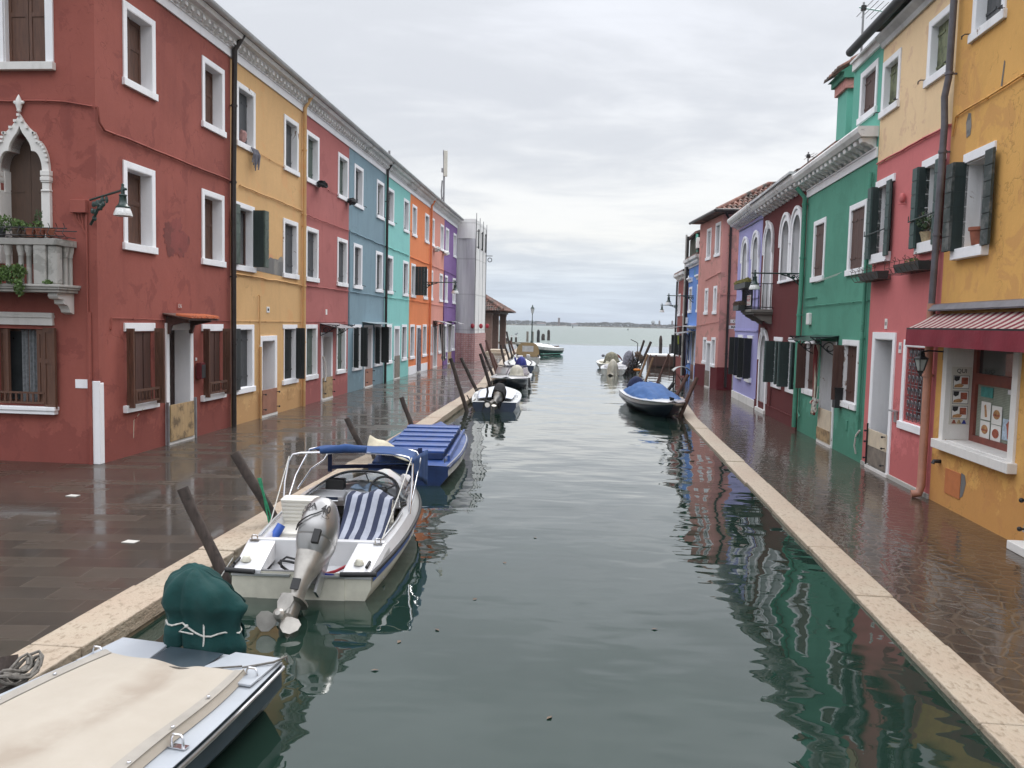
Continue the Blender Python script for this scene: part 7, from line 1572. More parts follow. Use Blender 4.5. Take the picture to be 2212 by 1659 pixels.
def star_cloth(c, lobes, folds, hem0, hemv, seed=0, n=72, rows=30, amp=.05):
    """one cloth pulled over several humps: outermost lobe in each direction, gathered folds, ragged hem"""
    c = Vector(c); m = MB()
    def f(s, q):
        a = 2 * PI * s; ph = min(q / .55, 1) * PI / 2; sk = max(0, (q - .55) / .45); d = Vector((math.sin(ph) * math.cos(a), math.sin(ph) * math.sin(a), math.cos(ph))); R_ = 0.05; acc = 0
        for lc, lr in lobes:
            o_ = c - Vector(lc); dd = Vector((d.x / lr[0], d.y / lr[1], d.z / lr[2])); oo = Vector((o_.x / lr[0], o_.y / lr[1], o_.z / lr[2])); A_ = dd.dot(dd); B_ = 2 * dd.dot(oo); C_ = oo.dot(oo) - 1; D_ = B_ * B_ - 4 * A_ * C_
            if D_ > 0:
                t_ = (-B_ + math.sqrt(D_)) / (2 * A_)
                if t_ > 0: acc += math.exp(t_ * 38)
        if acc > 0: R_ = math.log(acc) / 38
        w_ = min(1, ph / 1.2); fs = abs(math.sin(folds * a * .5 + 1.3 * math.sin(a + seed))) ** .7
        R_ *= 1 + amp * w_ * (fs - .5) * 1.6 + .09 * noise.noise(d * 2.2 + Vector((seed, 0, 0))) + amp * .5 * w_ * math.sin(folds * 2.3 * a + seed)
        p = c + d * R_
        if sk > 0:
            hz = hem0 + hemv * (noise.noise(Vector((math.cos(a) * 2.1, math.sin(a) * 2.1, seed + 3))) + .35 * math.sin(folds * a * .5 + seed))
            fl = 1 - .13 * math.sin(min(1, sk * 1.6) * PI) + (.14 * fs - .05) * max(0, sk - .3) * 1.4 - .10 * sk
            p = c + Vector((d.x * R_ * fl, d.y * R_ * fl, 0)); p.z = c.z + (min(hz, c.z - .05) - c.z) * sk
        return p
    m.grid(f, n, rows); return m, f
def ww(x, y, z): return Vector((x, y, z))
m, fcl = star_cloth(ww(-2.66, 5.36, .60), [(ww(-2.69, 5.36, .62), (.175, .22, .205)), (ww(-2.66, 5.40, .50), (.165, .19, .25)), (ww(-2.44, 5.28, .56), (.17, .13, .13)), (ww(-2.30, 5.25, .50), (.10, .11, .12)), (ww(-2.52, 5.28, .64), (.14, .14, .12))], 5, .27, .20, seed=2.4, amp=.07, n=120, rows=44)
ec = m.build('engine_cover', 'teal_cloth', b0, smooth=80, solid=.006)
m = MB(); pc = ww(-2.60, 5.33, .5); loop = []
for k in range(41):
    p_ = fcl(k / 40, .735); d_ = (p_ - pc); d_.z = 0; loop.append(p_ + d_.normalized() * .010 + Vector((0, 0, .006 * math.sin(k * .9))))
m.tube(loop, .0065, 6); kx = min(loop, key=lambda p_: p_.y + .2 * abs(p_.x + 2.6)); m.sphere(kx, .015, .012, .014, 8, 5); m.tube([kx, kx + Vector((-.04, -.02, -.03)), kx + Vector((.06, -.03, -.04))], .006, 6); m.tube([kx + Vector((.12, -.0, .02)), kx + Vector((.13, -.02, -.07)), kx + Vector((.125, -.02, -.14))], .006, 6); m.build('cover_cord', 'rope_white', b0, smooth=60)
m = MB(); m.box(-2.50, -2.38, 5.22, 5.34, .02, .36); m.build('engine_leg', 'black', b0, bevel=.03)
coil = MB()
for k in range(7): coil.tube([(-3.42 + (.045 + .012 * (k % 3)) * math.sin(a * .52 + k * .3) + .012 * ((k * 5) % 7 - 3), 4.60 + (.19 - .02 * ((k * 3) % 5)) * math.cos(a * .52 + k * .3), .345 + .007 * k + .035 * math.sin(a * .52 * 2 + k)) for a in range(13)], .010, 6)
tag(coil.build('coiled_rope', 'rope', smooth=60), 'coiled grey mooring rope between kerb and grey covered boat', 'rope')

# ---- 2. white speedboat with blue bimini and silver outboard
b1 = thing('speedboat', 'white speedboat with blue bimini top, striped towel seat and silver outboard', 'boat', (-2.56, 7.16, 0), R(3.6))
L1_ = 4.35; half, sheer, yy = make_hull(b1, L1_, 1.50, .25, .40, ('gelcoat_cream', 'gelcoat_cream'), .22, rub=None, kw=dict(tw=.86, p=2.6, cw=.90, kz=-.14, tm=.38, mid=0.0), n=30)
MM = Mof(b1)
m = MB(MM)
for s_ in (-1, 1): m.tube([(s_ * (half(i / 30) + .006), L1_ * i / 30, sheer(i / 30) + .005) for i in range(31)], .022, 8)
m.tube([(-.69, -.015, .255), (-.42, -.02, .245)], .024, 8); m.tube([(.69, -.015, .255), (.36, -.02, .245)], .024, 8); m.build('rub_rail', 'rubber', b1, smooth=60, each=True)
m = MB(MM)        # blue hull side panel
for s_ in (-1, 1):
    for i in range(26):
        a, b = (i + .3) / 30, (i + 1.3) / 30
        if a > .86: break
        f = lambda t, k: (s_ * (half(t) * (1 - .012 * k) + .006), L1_ * t, sheer(t) - .02 - .06 * k)
        m.quad(f(a, 0), f(b, 0), f(b, 1), f(a, 1))
sp = m.build('hull_stripe', 'blue_p', b1, smooth=40)
m = MB(MM); tt = .36
def side_txt(x, y, d): t = (1.62 + x) / L1_; return (half(t) + .008 + d, 1.62 + x, sheer(t) - .065 + y)
text_into(m, 'LV 4590', .085, side_txt, .002, .002)
def side_txt2(x, y, d): t = (2.65 + x) / L1_; return (half(t) + .008 + d, 2.65 + x, sheer(t) - .065 + y)
m.build('lettering', 'sign_white', sp)
# raised topsides / gunwale moulding
def gun(t): return sheer(t) + .10 + .07 * min(1, max(0, (t - .12) / .45))
m = MB(MM)
ts = [i / 30 for i in range(31)]
for a, b in zip(ts, ts[1:]):
    for s_ in (-1, 1):
        ra = [(half(a), sheer(a)), (half(a) - .045, gun(a)), (half(a) - .13, gun(a) + .01), (max(0, half(a) - .16), gun(a) - .02)]
        rb = [(half(b), sheer(b)), (half(b) - .045, gun(b)), (half(b) - .13, gun(b) + .01), (max(0, half(b) - .16), gun(b) - .02)]
        if b > .82 or a < .12: continue
        for (p0, p1), (q0, q1) in zip(zip(ra, ra[1:]), zip(rb, rb[1:])): m.quad((s_ * p0[0], L1_ * a, p0[1]), (s_ * q0[0], L1_ * b, q0[1]), (s_ * q1[0], L1_ * b, q1[1]), (s_ * p1[0], L1_ * a, p1[1]))
        if a >= .14: m.quad((s_ * ra[3][0], L1_ * a, ra[3][1]), (s_ * rb[3][0], L1_ * b, rb[3][1]), (s_ * (rb[3][0] - .03), L1_ * b, .04), (s_ * (ra[3][0] - .03), L1_ * a, .04))
tf = .56
def fore(x, t): hh = half(t); return (x * hh, L1_ * t, sheer(t) + .0 + (.17 * (1 - abs(x) ** 3) if abs(x) < 1 else 0) * (1 - max(0, t - .75) / .25 * .7))
for i in range(17, 30):
    a, b = max(tf, i / 30), (i + 1) / 30
    for k in range(10): x0, x1 = -1 + k / 5, -1 + (k + 1) / 5; m.quad(fore(x0, a), fore(x0, b), fore(x1, b), fore(x1, a))
m.build('deck', 'gelcoat', b1, smooth=45)
m = MB(MM)        # stern: sloped corner decks, splash well, bulkhead
zt_ = lambda y_: .265 + .125 * min(1, y_ / .52)
for s_ in (-1, 1):
    m.loft([[(s_ * x_, y_, z_) for x_, z_ in ((.36 if s_ > 0 else .40, .265), (.38, .30), (half(y_ / L1_) - .03, .30), (half(y_ / L1_), .262), (half(y_ / L1_), .20), (.36, .20))] if False else [(s_ * (.37 + .06 * y_), y_, .20), (s_ * (.37 + .06 * y_), y_, zt_(y_)), (s_ * (half(y_ / L1_) - .025), y_, zt_(y_)), (s_ * (half(y_ / L1_) + .0), y_, zt_(y_) - .05), (s_ * half(y_ / L1_), y_, .20)] for y_ in (-.012, .10, .25, .40, .52, .60)])
m.box(-.66, .66, .52, .60, .04, .405); m.quad((-.42, .0, .12), (.42, .0, .12), (.42, .53, .16), (-.42, .53, .16))
m.build('stern_deck', 'gelcoat', b1, bevel=.012)
m = MB(MM); m.box(-.40, .40, -.012, .03, -.05, .212); m.build('transom', 'gelcoat_cream', b1)
m = MB(MM); m.box(-.42, -.10, -.03, .05, .213, .232); m.box(.10, .40, -.03, .05, .213, .232); m.build('transom_cap', 'alu', b1, each=True)
m = MB(MM); m.box(-.60, .60, .60, 2.5, .03, .05); m.build('cockpit_floor', 'shut_brown2', b1)
m = MB(MM)
for s_, x in ((-1, -.55), (1, .50)): m.lathe((x, .13, zt_(.13) + .002), [(.045, 0), (.048, .012), (.035, .03), (.032, .042), (.02, .05)], 14)
m.build('deck_vent', 'gelcoat_cream', b1, smooth=50, each=True)
m = MB(MM)
for x in (-.63, .585): m.tube([(x, .05, zt_(.06) + .018), (x + .01, .15, zt_(.15) + .018)], .015, 8)
m.build('deck_grip', 'rubber', b1, smooth=50, each=True)
m = MB(MM)
for s_ in (-1, 1): m.tube([(s_ * (half(t) - .10), L1_ * t, gun(t) + .035) for t in (.15, .22, .30, .37)], .012, 8)
m.build('grab_rail', 'alu', b1, smooth=50, each=True)
for x, y_ in ((-.60, .5), (.60, .5)): cleat(b1, x, y_, .395, b1, .9)
# seats
m = MB(MM); m.box(-.60, -.18, 1.10, 1.55, .05, .26); m.build('seat_base', 'gelcoat_cream', b1, bevel=.02)
m = MB(MM); m.hexa([(-.60, 1.42, .26), (-.18, 1.42, .26), (-.18, 1.54, .26), (-.60, 1.54, .26), (-.60, 1.28, .62), (-.19, 1.28, .62), (-.19, 1.42, .63), (-.60, 1.42, .63)]); m.hexa([(-.60, 1.28, .62), (-.19, 1.28, .62), (-.19, 1.42, .63), (-.60, 1.42, .63), (-.57, 1.33, .655), (-.22, 1.33, .655), (-.22, 1.40, .655), (-.57, 1.40, .655)])
m.box(-.60, -.18, 1.0, 1.42, .26, .34)
def seat_mat():
    m, t, b = new_mat('cream_vinyl_seat'); v = obj_coord(t, world=False); s = t.nodes.new('ShaderNodeSeparateXYZ'); t.links.new(v, s.inputs[0])
    w = math_n(t, 'ABSOLUTE', math_n(t, 'SINE', math_n(t, 'MULTIPLY', s.outputs[2], 70))); b.inputs['Base Color'].default_value = (.66, .64, .58, 1); b.inputs['Roughness'].default_value = .45; bump(t, b, w, .5, .012); return m
M['seat_vinyl'] = seat_mat(); m.build('seat', 'seat_vinyl', b1, bevel=.02)
M['towel'] = stripes('navy_white_striped_towel', 0, .115, (.30, .32, .38), (.015, .022, .055), .52)
tw = MB(MM); tw.grid(lambda s, q: Vector((.10 + .50 * s + .06 * (q - .5), [1.62, 1.50, 1.36, 1.22, 1.02, .86, .72, .66][min(7, int(q * 7.001))] * (1 - (q * 7 - int(q * 7.001))) + [1.62, 1.50, 1.36, 1.22, 1.02, .86, .72, .66][min(7, int(q * 7.001) + 1)] * (q * 7 - int(q * 7.001)), [.50, .70, .69, .55, .42, .36, .27, .20][min(7, int(q * 7.001))] * (1 - (q * 7 - int(q * 7.001))) + [.50, .70, .69, .55, .42, .36, .27, .20][min(7, int(q * 7.001) + 1)] * (q * 7 - int(q * 7.001)) + .020 * math.sin(s * 11 + q * 5) + .03 * noise.noise(Vector((s * 3, q * 4, 1))) - .05 * (2 * s - 1) ** 4)), 30, 28)
tag(tw.build('striped_towel', 'towel', smooth=60, solid=.008), 'navy and grey striped towel draped over the speedboat right seat', 'towel')
m = MB(MM); m.box(.18, .60, 1.05, 1.48, .05, .30); m.hexa([(.20, 1.40, .30), (.58, 1.40, .30), (.58, 1.52, .30), (.20, 1.52, .30), (.20, 1.36, .64), (.58, 1.36, .64), (.58, 1.46, .64), (.20, 1.46, .64)]); m.build('seat', 'seat_vinyl', b1, bevel=.02)
# dashboard
m = MB(MM); m.hexa([(-.60, 2.28, .40), (-.16, 2.28, .40), (-.16, 2.52, .40), (-.60, 2.52, .40), (-.60, 2.26, .46), (-.16, 2.26, .46), (-.16, 2.52, .50), (-.60, 2.52, .50)]); m.hexa([(-.05, 2.12, .37), (.56, 2.12, .37), (.56, 2.52, .37), (-.05, 2.52, .37), (-.05, 2.10, .46), (.56, 2.10, .46), (.56, 2.52, .52), (-.05, 2.52, .52)]); m.box(-.62, .60, 2.46, 2.56, .30, .50); db = m.build('dashboard', 'gelcoat', b1, bevel=.012)
m = MB(MM); m.box(-.36, -.22, 2.252, 2.262, .405, .455); m.box(.10, .24, 2.090, 2.10, .375, .455); m.build('dash_stripe', 'navy', db, each=True)
m = MB(MM); m.lathe((.32, 2.09, .415), [(.028, -.004), (.028, .008)], 14, Matrix.Rotation(R(90), 3, 'X')); m.build('dash_gauge', 'black', db)
m = MB(MM); m.tube([(-.60, 2.20, .42), (-.20, 2.20, .42)], .014, 8); m.build('hand_rail', 'alu', db, smooth=50)
m = MB(MM); cwv = Vector((.37, 2.02, .60)); ax = Matrix.Rotation(R(62), 3, 'X')
m.tube([cwv + ax @ Vector((.165 * math.cos(a * PI / 12), .165 * math.sin(a * PI / 12), 0)) for a in range(25)], .014, 8)
for a in (.5, 2.6, 3.67, 5.75): m.tube([cwv, cwv + ax @ Vector((.16 * math.cos(a), .16 * math.sin(a), 0))], .011, 6)
m.sphere(cwv, .045, .03, .045, 10, 6); m.build('steering_wheel', 'black', b1, smooth=50)
m = MB(MM); m.box(-.42, -.20, 2.46, 2.60, .50, .62); tag(m.build('speaker_box', 'black', bevel=.006), 'black box standing on the speedboat dashboard', 'box')
m = MB(MM); m.grid(lambda s, q: Vector((-.10 + .36 * s, 2.40 + .16 * q, .53 + .05 * math.sin(s * 8) * math.sin(q * 6) + .03 * noise.noise(Vector((s * 6, q * 6, 3))))), 22, 12); tag(m.build('pale_cloth', plain('pale_blue_cloth', (.32, .42, .55), .9, 0, .15), smooth=60, solid=.008), 'pale blue cloth crumpled on the speedboat dashboard', 'cloth')
m = MB(MM); fc = Vector((.02, 1.25, .10)); m.lathe(fc, [(.085, 0), (.09, .02), (.075, .07), (.035, .12), (.022, .14), (.012, .26), (.009, .26)], 14); tag(m.build('funnel', 'yellow_p', smooth=40), 'yellow funnel on the speedboat floor', 'funnel')
m = MB(MM); m.tube([(.06 + .012 * math.sin(k * 2.1), 2.14 - .03 * k, .50 - .022 * k) for k in range(16)], .008, 5); m.build('chain', 'iron_rust', b1)
m = MB(MM); m.tube([(-.60, .92, .22), (-.50, 1.02, .42)], .05, 10, rs=[.05, .045]); m.build('fuel_bottle', 'blue_p', b1, smooth=40)
# windscreen
M['perspex'], t_, b_ = new_mat('smoked_perspex'); b_.inputs['Base Color'].default_value = (.62, .66, .68, 1); b_.inputs['Transmission Weight'].default_value = .93; b_.inputs['Roughness'].default_value = .04; b_.inputs['IOR'].default_value = 1.12
def ws(s, q):
    a = (s - .5) * 2; x = a * .66 * (1 - .10 * q); yb = 3.0 - .92 * abs(a) ** 3.2; return Vector((x, yb - .30 * q, .50 - .07 * abs(a) ** 3 + (.20 - .17 * abs(a) ** 3) * q))
m = MB(MM); m.grid(ws, 36, 5); wsn = m.build('windscreen', 'perspex', b1, smooth=60, solid=.006)
m = MB(MM); m.tube([ws(k / 36, 1) for k in range(37)], .008, 5); m.tube([ws(.5, 0), ws(.5, 1)], .009, 5); m.tube([ws(k / 36, 0) for k in range(37)], .008, 5); m.build('windscreen_frame', 'alu', wsn, smooth=60)
# bimini frame and blue canvas
m = MB(MM)
def bow(y0, zb, y1, zt, hw, r=.013, sq=.12): m.tube([(-hw, y0, zb), (-hw - .01, (y0 + y1) / 2, (zb + zt) / 2), (-hw, y1, zt - .10), (-hw + .05, y1, zt - .02), (-hw + .14, y1, zt), (0, y1, zt + .025), (hw - .14, y1, zt), (hw - .05, y1, zt - .02), (hw, y1, zt - .10), (hw + .01, (y0 + y1) / 2, (zb + zt) / 2), (hw, y0, zb)], r, 8)
bow(1.75, .40, 1.95, 1.02, .71); bow(1.80, .42, 2.62, .98, .70); bow(2.0, .60, 3.15, .84, .62)
bm_ = m.build('bimini_frame', 'chrome', b1, smooth=60)
def bim(s, q):
    x = (2 * s - 1); hw = .70 - .06 * q; z = 1.045 - .05 * q - .13 * max(0, q - .55) * 2.2; dr = abs(x) ** 6 * .09
    xx = x * hw if x > -.2 or True else x
    return Vector((xx, 1.92 + 1.30 * q, z - dr - .025 * math.sin(PI * q * 2) ** 2 * (1 - x * x) + .006 * noise.noise(Vector((x * 5, q * 7, 2)))))
m = MB(MM); m.grid(lambda s, q: bim(.30 + .70 * s, q), 30, 24); m.grid(lambda s, q: bim(.04 + .26 * s, .35 + .65 * q) , 12, 14)
m.grid(lambda s, q: Vector((.705 + .01 * math.sin(s * 20), 1.93 + 1.25 * s, (.985 - .08 * s) - (.16 + .30 * s) * q)), 16, 6)
m.tube([(-.34, 1.93, 1.05), (-.05, 1.92, 1.09), (.18, 1.93, 1.08)], .035, 8, rs=[.03, .05, .035]); cvs = m.build('bimini_canvas', 'canvas_blue', bm_, smooth=60, solid=.005)
m = MB(MM); m.grid(lambda s, q: Vector((-.52 + 1.12 * s, 3.20 + .02 * math.sin(s * 9), .90 - .20 * q)), 14, 3); m.build('clear_panel', 'perspex', cvs, smooth=60)
m = MB(MM)
for a, b in ((0, .045), (.955, 1)): m.grid(lambda s, q, a=a, b=b: Vector((-.58 + 1.22 * (a + (b - a) * s), 3.195, .92 - .34 * q)), 3, 3)
m.grid(lambda s, q: Vector((-.58 + 1.22 * s, 3.195, .66 - .05 * q + .03 * math.sin(s * PI))), 10, 3); m.build('canvas_border', 'canvas_navy', cvs, solid=.005)
m = MB(MM)
for s_ in (-1, 1): m.tube([(s_ * .62, .62, .41), (s_ * .67, 1.3, .73), (s_ * .70, 1.93, 1.0)] if s_ > 0 else [(-.66, 1.15, .40), (-.70, 1.93, .98)], .006, 5)
m.build('canopy_strap', 'rope_white', bm_, each=True)
# outboard with lettering
mo, TM = motor(b1, .13, .41, 38, 1.27, 'silver_paint', 'silver_dark', y=-.10, steer=-4, roll=4)
m = MB(TM)
def cowl(x, y, d): 
    a = -PI / 2 + x / .165; z = .22 + y; k = 1 - max(0, z - .24) * 1.2; e = 2.6; c_, s_ = math.cos(a), math.sin(a)
    return ((.132 * k + d) * math.copysign(abs(c_) ** (2 / e), c_), -.03 + (.197 * k + d) * math.copysign(abs(s_) ** (2 / e), s_), z)
text_into(m, '40', .085, lambda x, y, d: cowl(.075 + x, y + .07, .004 + d), .001, .003); text_into(m, 'HONDA', .060, lambda x, y, d: cowl(-.115 + x, y + .075 + x * .10, .004 + d), .001, .002)
m.tube([cowl(-.20 + .03 * k, -.055 + .0016 * k * k, .004) for k in range(9)], .006, 4); m.tube([cowl(-.17 + .02 * k, -.085 + .006 * k, .004) for k in range(6)], .005, 4); m.tube([cowl(.085 + .035 * math.cos(k * .6), .012 + .012 * math.sin(k * .6), .004) for k in range(12)], .002, 4)
cw_ = [c for c in mo.children if c.name.startswith('cowling')][0]
lt = m.build('lettering', 'ink', mo)
m = MB(TM); m.box(.03, .08, -.235, -.20, .03, .13); m.box(-.03, .03, -.20, -.19, -.30, -.22); m.build('cowl_latch', 'rubber', mo, bevel=.005, each=True)
m = MB(MM); m.tube([(.05, -.02, .32), (-.10, -.05, .36), (-.20, .04, .34), (-.22, .12, .26), (-.12, .12, .20)], .012, 6); m.tube([(.02, 0, .35), (-.14, .02, .38), (-.24, .10, .30), (-.16, .16, .2)], .010, 6); m.build('engine_hose', 'rubber', b1, smooth=60)
m = MB(MM); m.tube([(.0, .03, .25), (-.38, .02, .25), (-.40, .05, .25), (-.36, .08, .235), (.0, .08, .23)], .008, 6); m.build('steering_rod', 'steel_grey', b1, smooth=60)
m = MB(MM); m.tube([(.22, .02, .235), (.30, .06, .25), (.42, .18, .29)], .014, 6); m.build('red_cable', 'red_p', b1, smooth=60); m = MB(MM); m.tube([(.16, .0, .24), (.28, .0, .235), (.38, .04, .22)], .011, 6); m.build('blue_cable', 'canvas_violet', b1, smooth=60)
rope_loop('pale rope from the speedboat stern down to the water', [(-3.23, 7.22, .33), (-3.32, 7.15, .16), (-3.40, 7.05, -.02)], .006, 'rope_white')
g = [(-3.62 + .04 * math.sin(k), 9.06, .62 - .055 * k) for k in range(10)]
m = MB()
for j in range(4): m.tube([(-3.72 + .14 * (k / 9) + .018 * math.cos(j * 1.6 + k * .5), 9.02 + .02 * math.sin(j * 1.6), .72 - .058 * k) for k in range(11)], .007, 5)
tag(m.build('green_rope', 'rope_green', smooth=60), 'bundle of green rope tied to the leaning post by the speedboat', 'rope')

# ---- 3. blue decked boat
b2 = thing('decked_boat', 'blue boat with ribbed blue hatch cover and cream wrapped engine', 'boat', (-2.77, 12.5, 0), R(4.5))
L2_ = 4.9; half, sheer, yy = make_hull(b2, L2_, 1.46, .30, .36, ('hull_white_dirty', 'boat_blue'), .20, rub='boat_blue_dk', kw=dict(tw=.86, p=3.4, cw=.80, kz=-.15, tm=.40), n=26, transom_mat='boat_blue_dk')
MM = Mof(b2); deck(b2, L2_, half, sheer, .5, .5, .2, 'boat_blue', fore_camber=.05)
m = MB(MM); z0_ = lambda y_: sheer(y_ / L2_) + .05
m.hexa([(-.40, .55, .32), (.48, .55, .32), (.52, 3.7, .36), (-.50, 3.7, .36), (-.40, .55, .42), (.48, .55, .42), (.52, 3.7, .45), (-.50, 3.7, .45)]); hb = m.build('hatch', 'boat_blue_dk', b2, bevel=.01)
m = MB(MM)
for k in range(6):
    y_ = .55 + k * .54; z_ = .42 + .008 * k; m.loft([[(x_, y_, z_ + .035), (x_, y_ + .06, z_ + .055), (x_, y_ + .46, z_ + .025), (x_, y_ + .50, z_ + .0), (x_, y_, z_)] for x_ in (-.44 - .01 * k, .50 + .005 * k)])
m.build('hatch_board', 'boat_blue', hb, bevel=.006, each=True)
m = MB(MM); m.box(.56, .60, .5, 3.8, .30, .40); m.box(-.58, -.54, .5, 3.8, .30, .40); m.build('coaming', 'boat_blue', b2, each=True)
m = MB(MM); m.tube([(.55, .50, .37), (.55, .62, .37)], .03, 8); m.tube([(half(.03) - .09, .15, .34), (half(.03) - .09, .15, .40)], .012, 6); m.build('deck_fitting', 'chrome', b2, smooth=50)
m = MB(MM); m.tube([(half(i / 26) - .02, L2_ * i / 26, sheer(i / 26) + .012) for i in range(24)], .012, 6); m.build('edge_strip', 'alu', b2, smooth=50)
m = MB(MM); m.grid(lambda s, q: Vector((-.66 + .82 * s ** 1.1, .02 + .75 * q - .12 * s, .30 + .40 * (1 - s ** 1.5) * math.sin(PI * min(1, q * .9 + .12)) ** .8 + .015 * math.sin(s * 14 + q * 5) + .02 * noise.noise(Vector((s * 4, q * 4, 9))))), 28, 20)
M['cream_stained'] = plain('rust_stained_cream_sheet', (.50, .45, .33), .7, 0, .3, 4, .4, 18, .015); m.build('engine_cover', 'cream_stained', b2, smooth=60, solid=.006)
m = MB(MM); m.grid(lambda s, q: Vector((-.72 + .30 * s, .10 + .5 * q, .55 - .18 * s + .02 * math.sin(q * 9))), 8, 8); m.build('blue_cover', 'boat_blue_dk', b2, smooth=60)

# ---- 4. small boat with white deck cover and black tilted outboard
b3 = thing('small_motorboat', 'small motorboat with flat white deck and tilted black hooded outboard', 'boat', (-2.72, 23.5, 0), R(4.5))
L3 = 5.4; half, sheer, yy = make_hull(b3, L3, 1.50, .26, .34, ('navy', 'alu'), .18, rub='gutter_grey', kw=dict(tw=.84, p=2.6, cw=.86, kz=-.14), n=24); MM = Mof(b3)
deck(b3, L3, half, sheer, .5, .5, .2, 'gutter_grey', fore_camber=.01)
m = MB(MM); m.grid(lambda s, q: Vector(((2 * s - 1) * (half(.06 + .7 * q) - .16) * (1 if q < .8 else 1 - (q - .8) * 2.2), L3 * (.06 + .7 * q), .335 + .05 * (1 - (2 * s - 1) ** 2) + .02 * q)), 16, 20); m.build('deck_cover', plain('bluish_white_cover', (.66, .69, .76), .5, 0, .05), b3, smooth=60, solid=.02)
mo, TM = motor(b3, .10, .38, 52, 1.15, 'silver_dark', 'silver_dark', y=-.08, steer=-14)
m = MB(TM @ Matrix.Translation((0, -.03, .06))); m.grid(lambda s, q: Vector((.165 * math.cos(2 * PI * s), .23 * math.sin(2 * PI * s), .0)) * (math.sin(min(1, q * 1.3) * PI / 2) * (1 + .05 * math.sin(s * 30))) + Vector((0, 0, .42 - .44 * q ** 1.5)), 30, 10); m.build('engine_hood', 'black_cloth', mo, smooth=60)
m = MB(MM); m.tube([(-.35, -.05, .02), (-.25, .0, .3), (-.20, .1, .55), (-.22, .12, .70)], .02, 6, rs=[.012, .03, .035, .025]); m.tube([(-.25, 0, .3), (-.1, 0, .25), (.15, 0, .3)], .03, 6); m.build('tiller', 'black', b3, smooth=50)
for s_ in (-1, 1): cleat(b3, s_ * .60, 1.3, .30, b3, 1.4)
rope_loop('dark rope tying the white decked boat to the posts', [(-3.50, 23.4, .45), (-3.42, 23.6, .22), (-3.32, 23.9, .30)], .018, 'rope')
rope_loop('thick grey rope round the short post foot beside the white decked boat', [(-3.80, 27.2, .30), (-3.60, 27.0, .38), (-3.35, 27.1, .36), (-3.2, 27.4, .34)], .03, 'rope')

# ---- 5. navy boat, bow towards the viewer
b4 = thing('navy_motorboat', 'navy motorboat with white foredeck and pale windscreen, bow towards the bridge', 'boat', (-3.22, 35.6, 0), R(181))
L4 = 4.9; half, sheer, yy = make_hull(b4, L4, 1.55, .38, .47, ('navy', 'gelcoat'), .20, rub='alu', kw=dict(tw=.9, p=3.6, cw=.80, kz=-.14, rake=.8), n=24); MM = Mof(b4)
deck(b4, L4, half, sheer, .10, .52, .16, 'gelcoat', fore_camber=.06)
m = MB(MM); m.grid(lambda s, q: Vector(((2 * s - 1) * (.70 - .10 * q), 2.75 - .7 * abs(2 * s - 1) ** 3 - .18 * q, .46 + .30 * q)), 22, 4); m.build('windscreen', plain('hazy_pink_perspex', (.46, .42, .42), .25, .2, .1), b4, smooth=60, solid=.01)
m = MB(MM); m.tube([((2 * s / 22 - 1) * .60, 2.57 - .7 * abs(2 * s / 22 - 1) ** 3, .81) for s in range(23)], .025, 6); m.tube([(.18, 2.74, .48), (.05, 2.56, .80)], .02, 6); m.build('windscreen_frame', 'pipe_grey', b4, smooth=60)
m = MB(MM); m.box(-.65, .65, 1.0, 1.9, .10, .52); m.build('seat', 'seat_vinyl', b4, bevel=.03)
cloth_blob(b4, (-.26, 3.05, .48), .26, .24, .42, 'cream_cloth', name='cushion_bag', seed=5, folds=4, wob=.12, hem=.01, low=0)
m = MB(MM); m.tube([(.05, 2.95, .50), (-.05, 2.8, .72), (-.3, 2.75, .86), (-.5, 2.8, .76)], .035, 7); m.build('fold_of_canvas', 'pipe_grey', b4, smooth=60)
cleat(b4, 0, 4.4, .50, b4, 1.2)
m = MB(MM); m.tube([(-half(.7) - .05, L4 * .7, .42), (-half(.7) - .08, L4 * .7 + .1, .05)], .05, 8, rs=[.03, .055]); m.build('fender', 'rubber', b4, smooth=50)

# ---- 6. boat with violet blue engine cover
b5 = thing('open_boat', 'white edged boat with violet blue engine cover at its navy transom', 'boat', (-3.55, 41.6, 0), R(5))
L5 = 6.0; half, sheer, yy = make_hull(b5, L5, 1.66, .40, .55, ('hull_white_dirty', 'gelcoat'), .18, rub='gelcoat', kw=dict(tw=.84, p=2.2, cw=.80, kz=-.15), n=24, transom_mat='navy'); MM = Mof(b5)
deck(b5, L5, half, sheer, .04, .06, .2, 'gutter_grey', fore_camber=.05); tarp(b5, L5, half, sheer, .06, .72, .10, plain('greenish_white_cover', (.60, .64, .58), .5, 0, .06), over=.20, seed=2, name='deck_cover')
m = MB(MM); m.tube([((half(t) - .2) * s_, L5 * t, sheer(t) + .06) for s_ in (1,) for t in [i / 20 for i in range(1, 16)]], .03, 6); m.tube([(-(half(t) - .2), L5 * t, sheer(t) + .06) for t in [i / 20 for i in range(1, 16)]], .03, 6); m.build('coaming', 'pipe_grey', b5, smooth=60)
cloth_blob(b5, (.05, -.12, .30), .27, .26, .58, 'canvas_violet', seed=8, folds=6, wob=.15); m = MB(MM); m.tube([(-.22, -.05, .6), (-.27, -.02, .80)], .05, 8); m.build('cover_peak', 'canvas_violet', b5, smooth=50)
m = MB(MM); m.box(-.16, .16, 5.3, 5.75, .58, .70); m.build('bow_box', 'gelcoat', b5, bevel=.04)
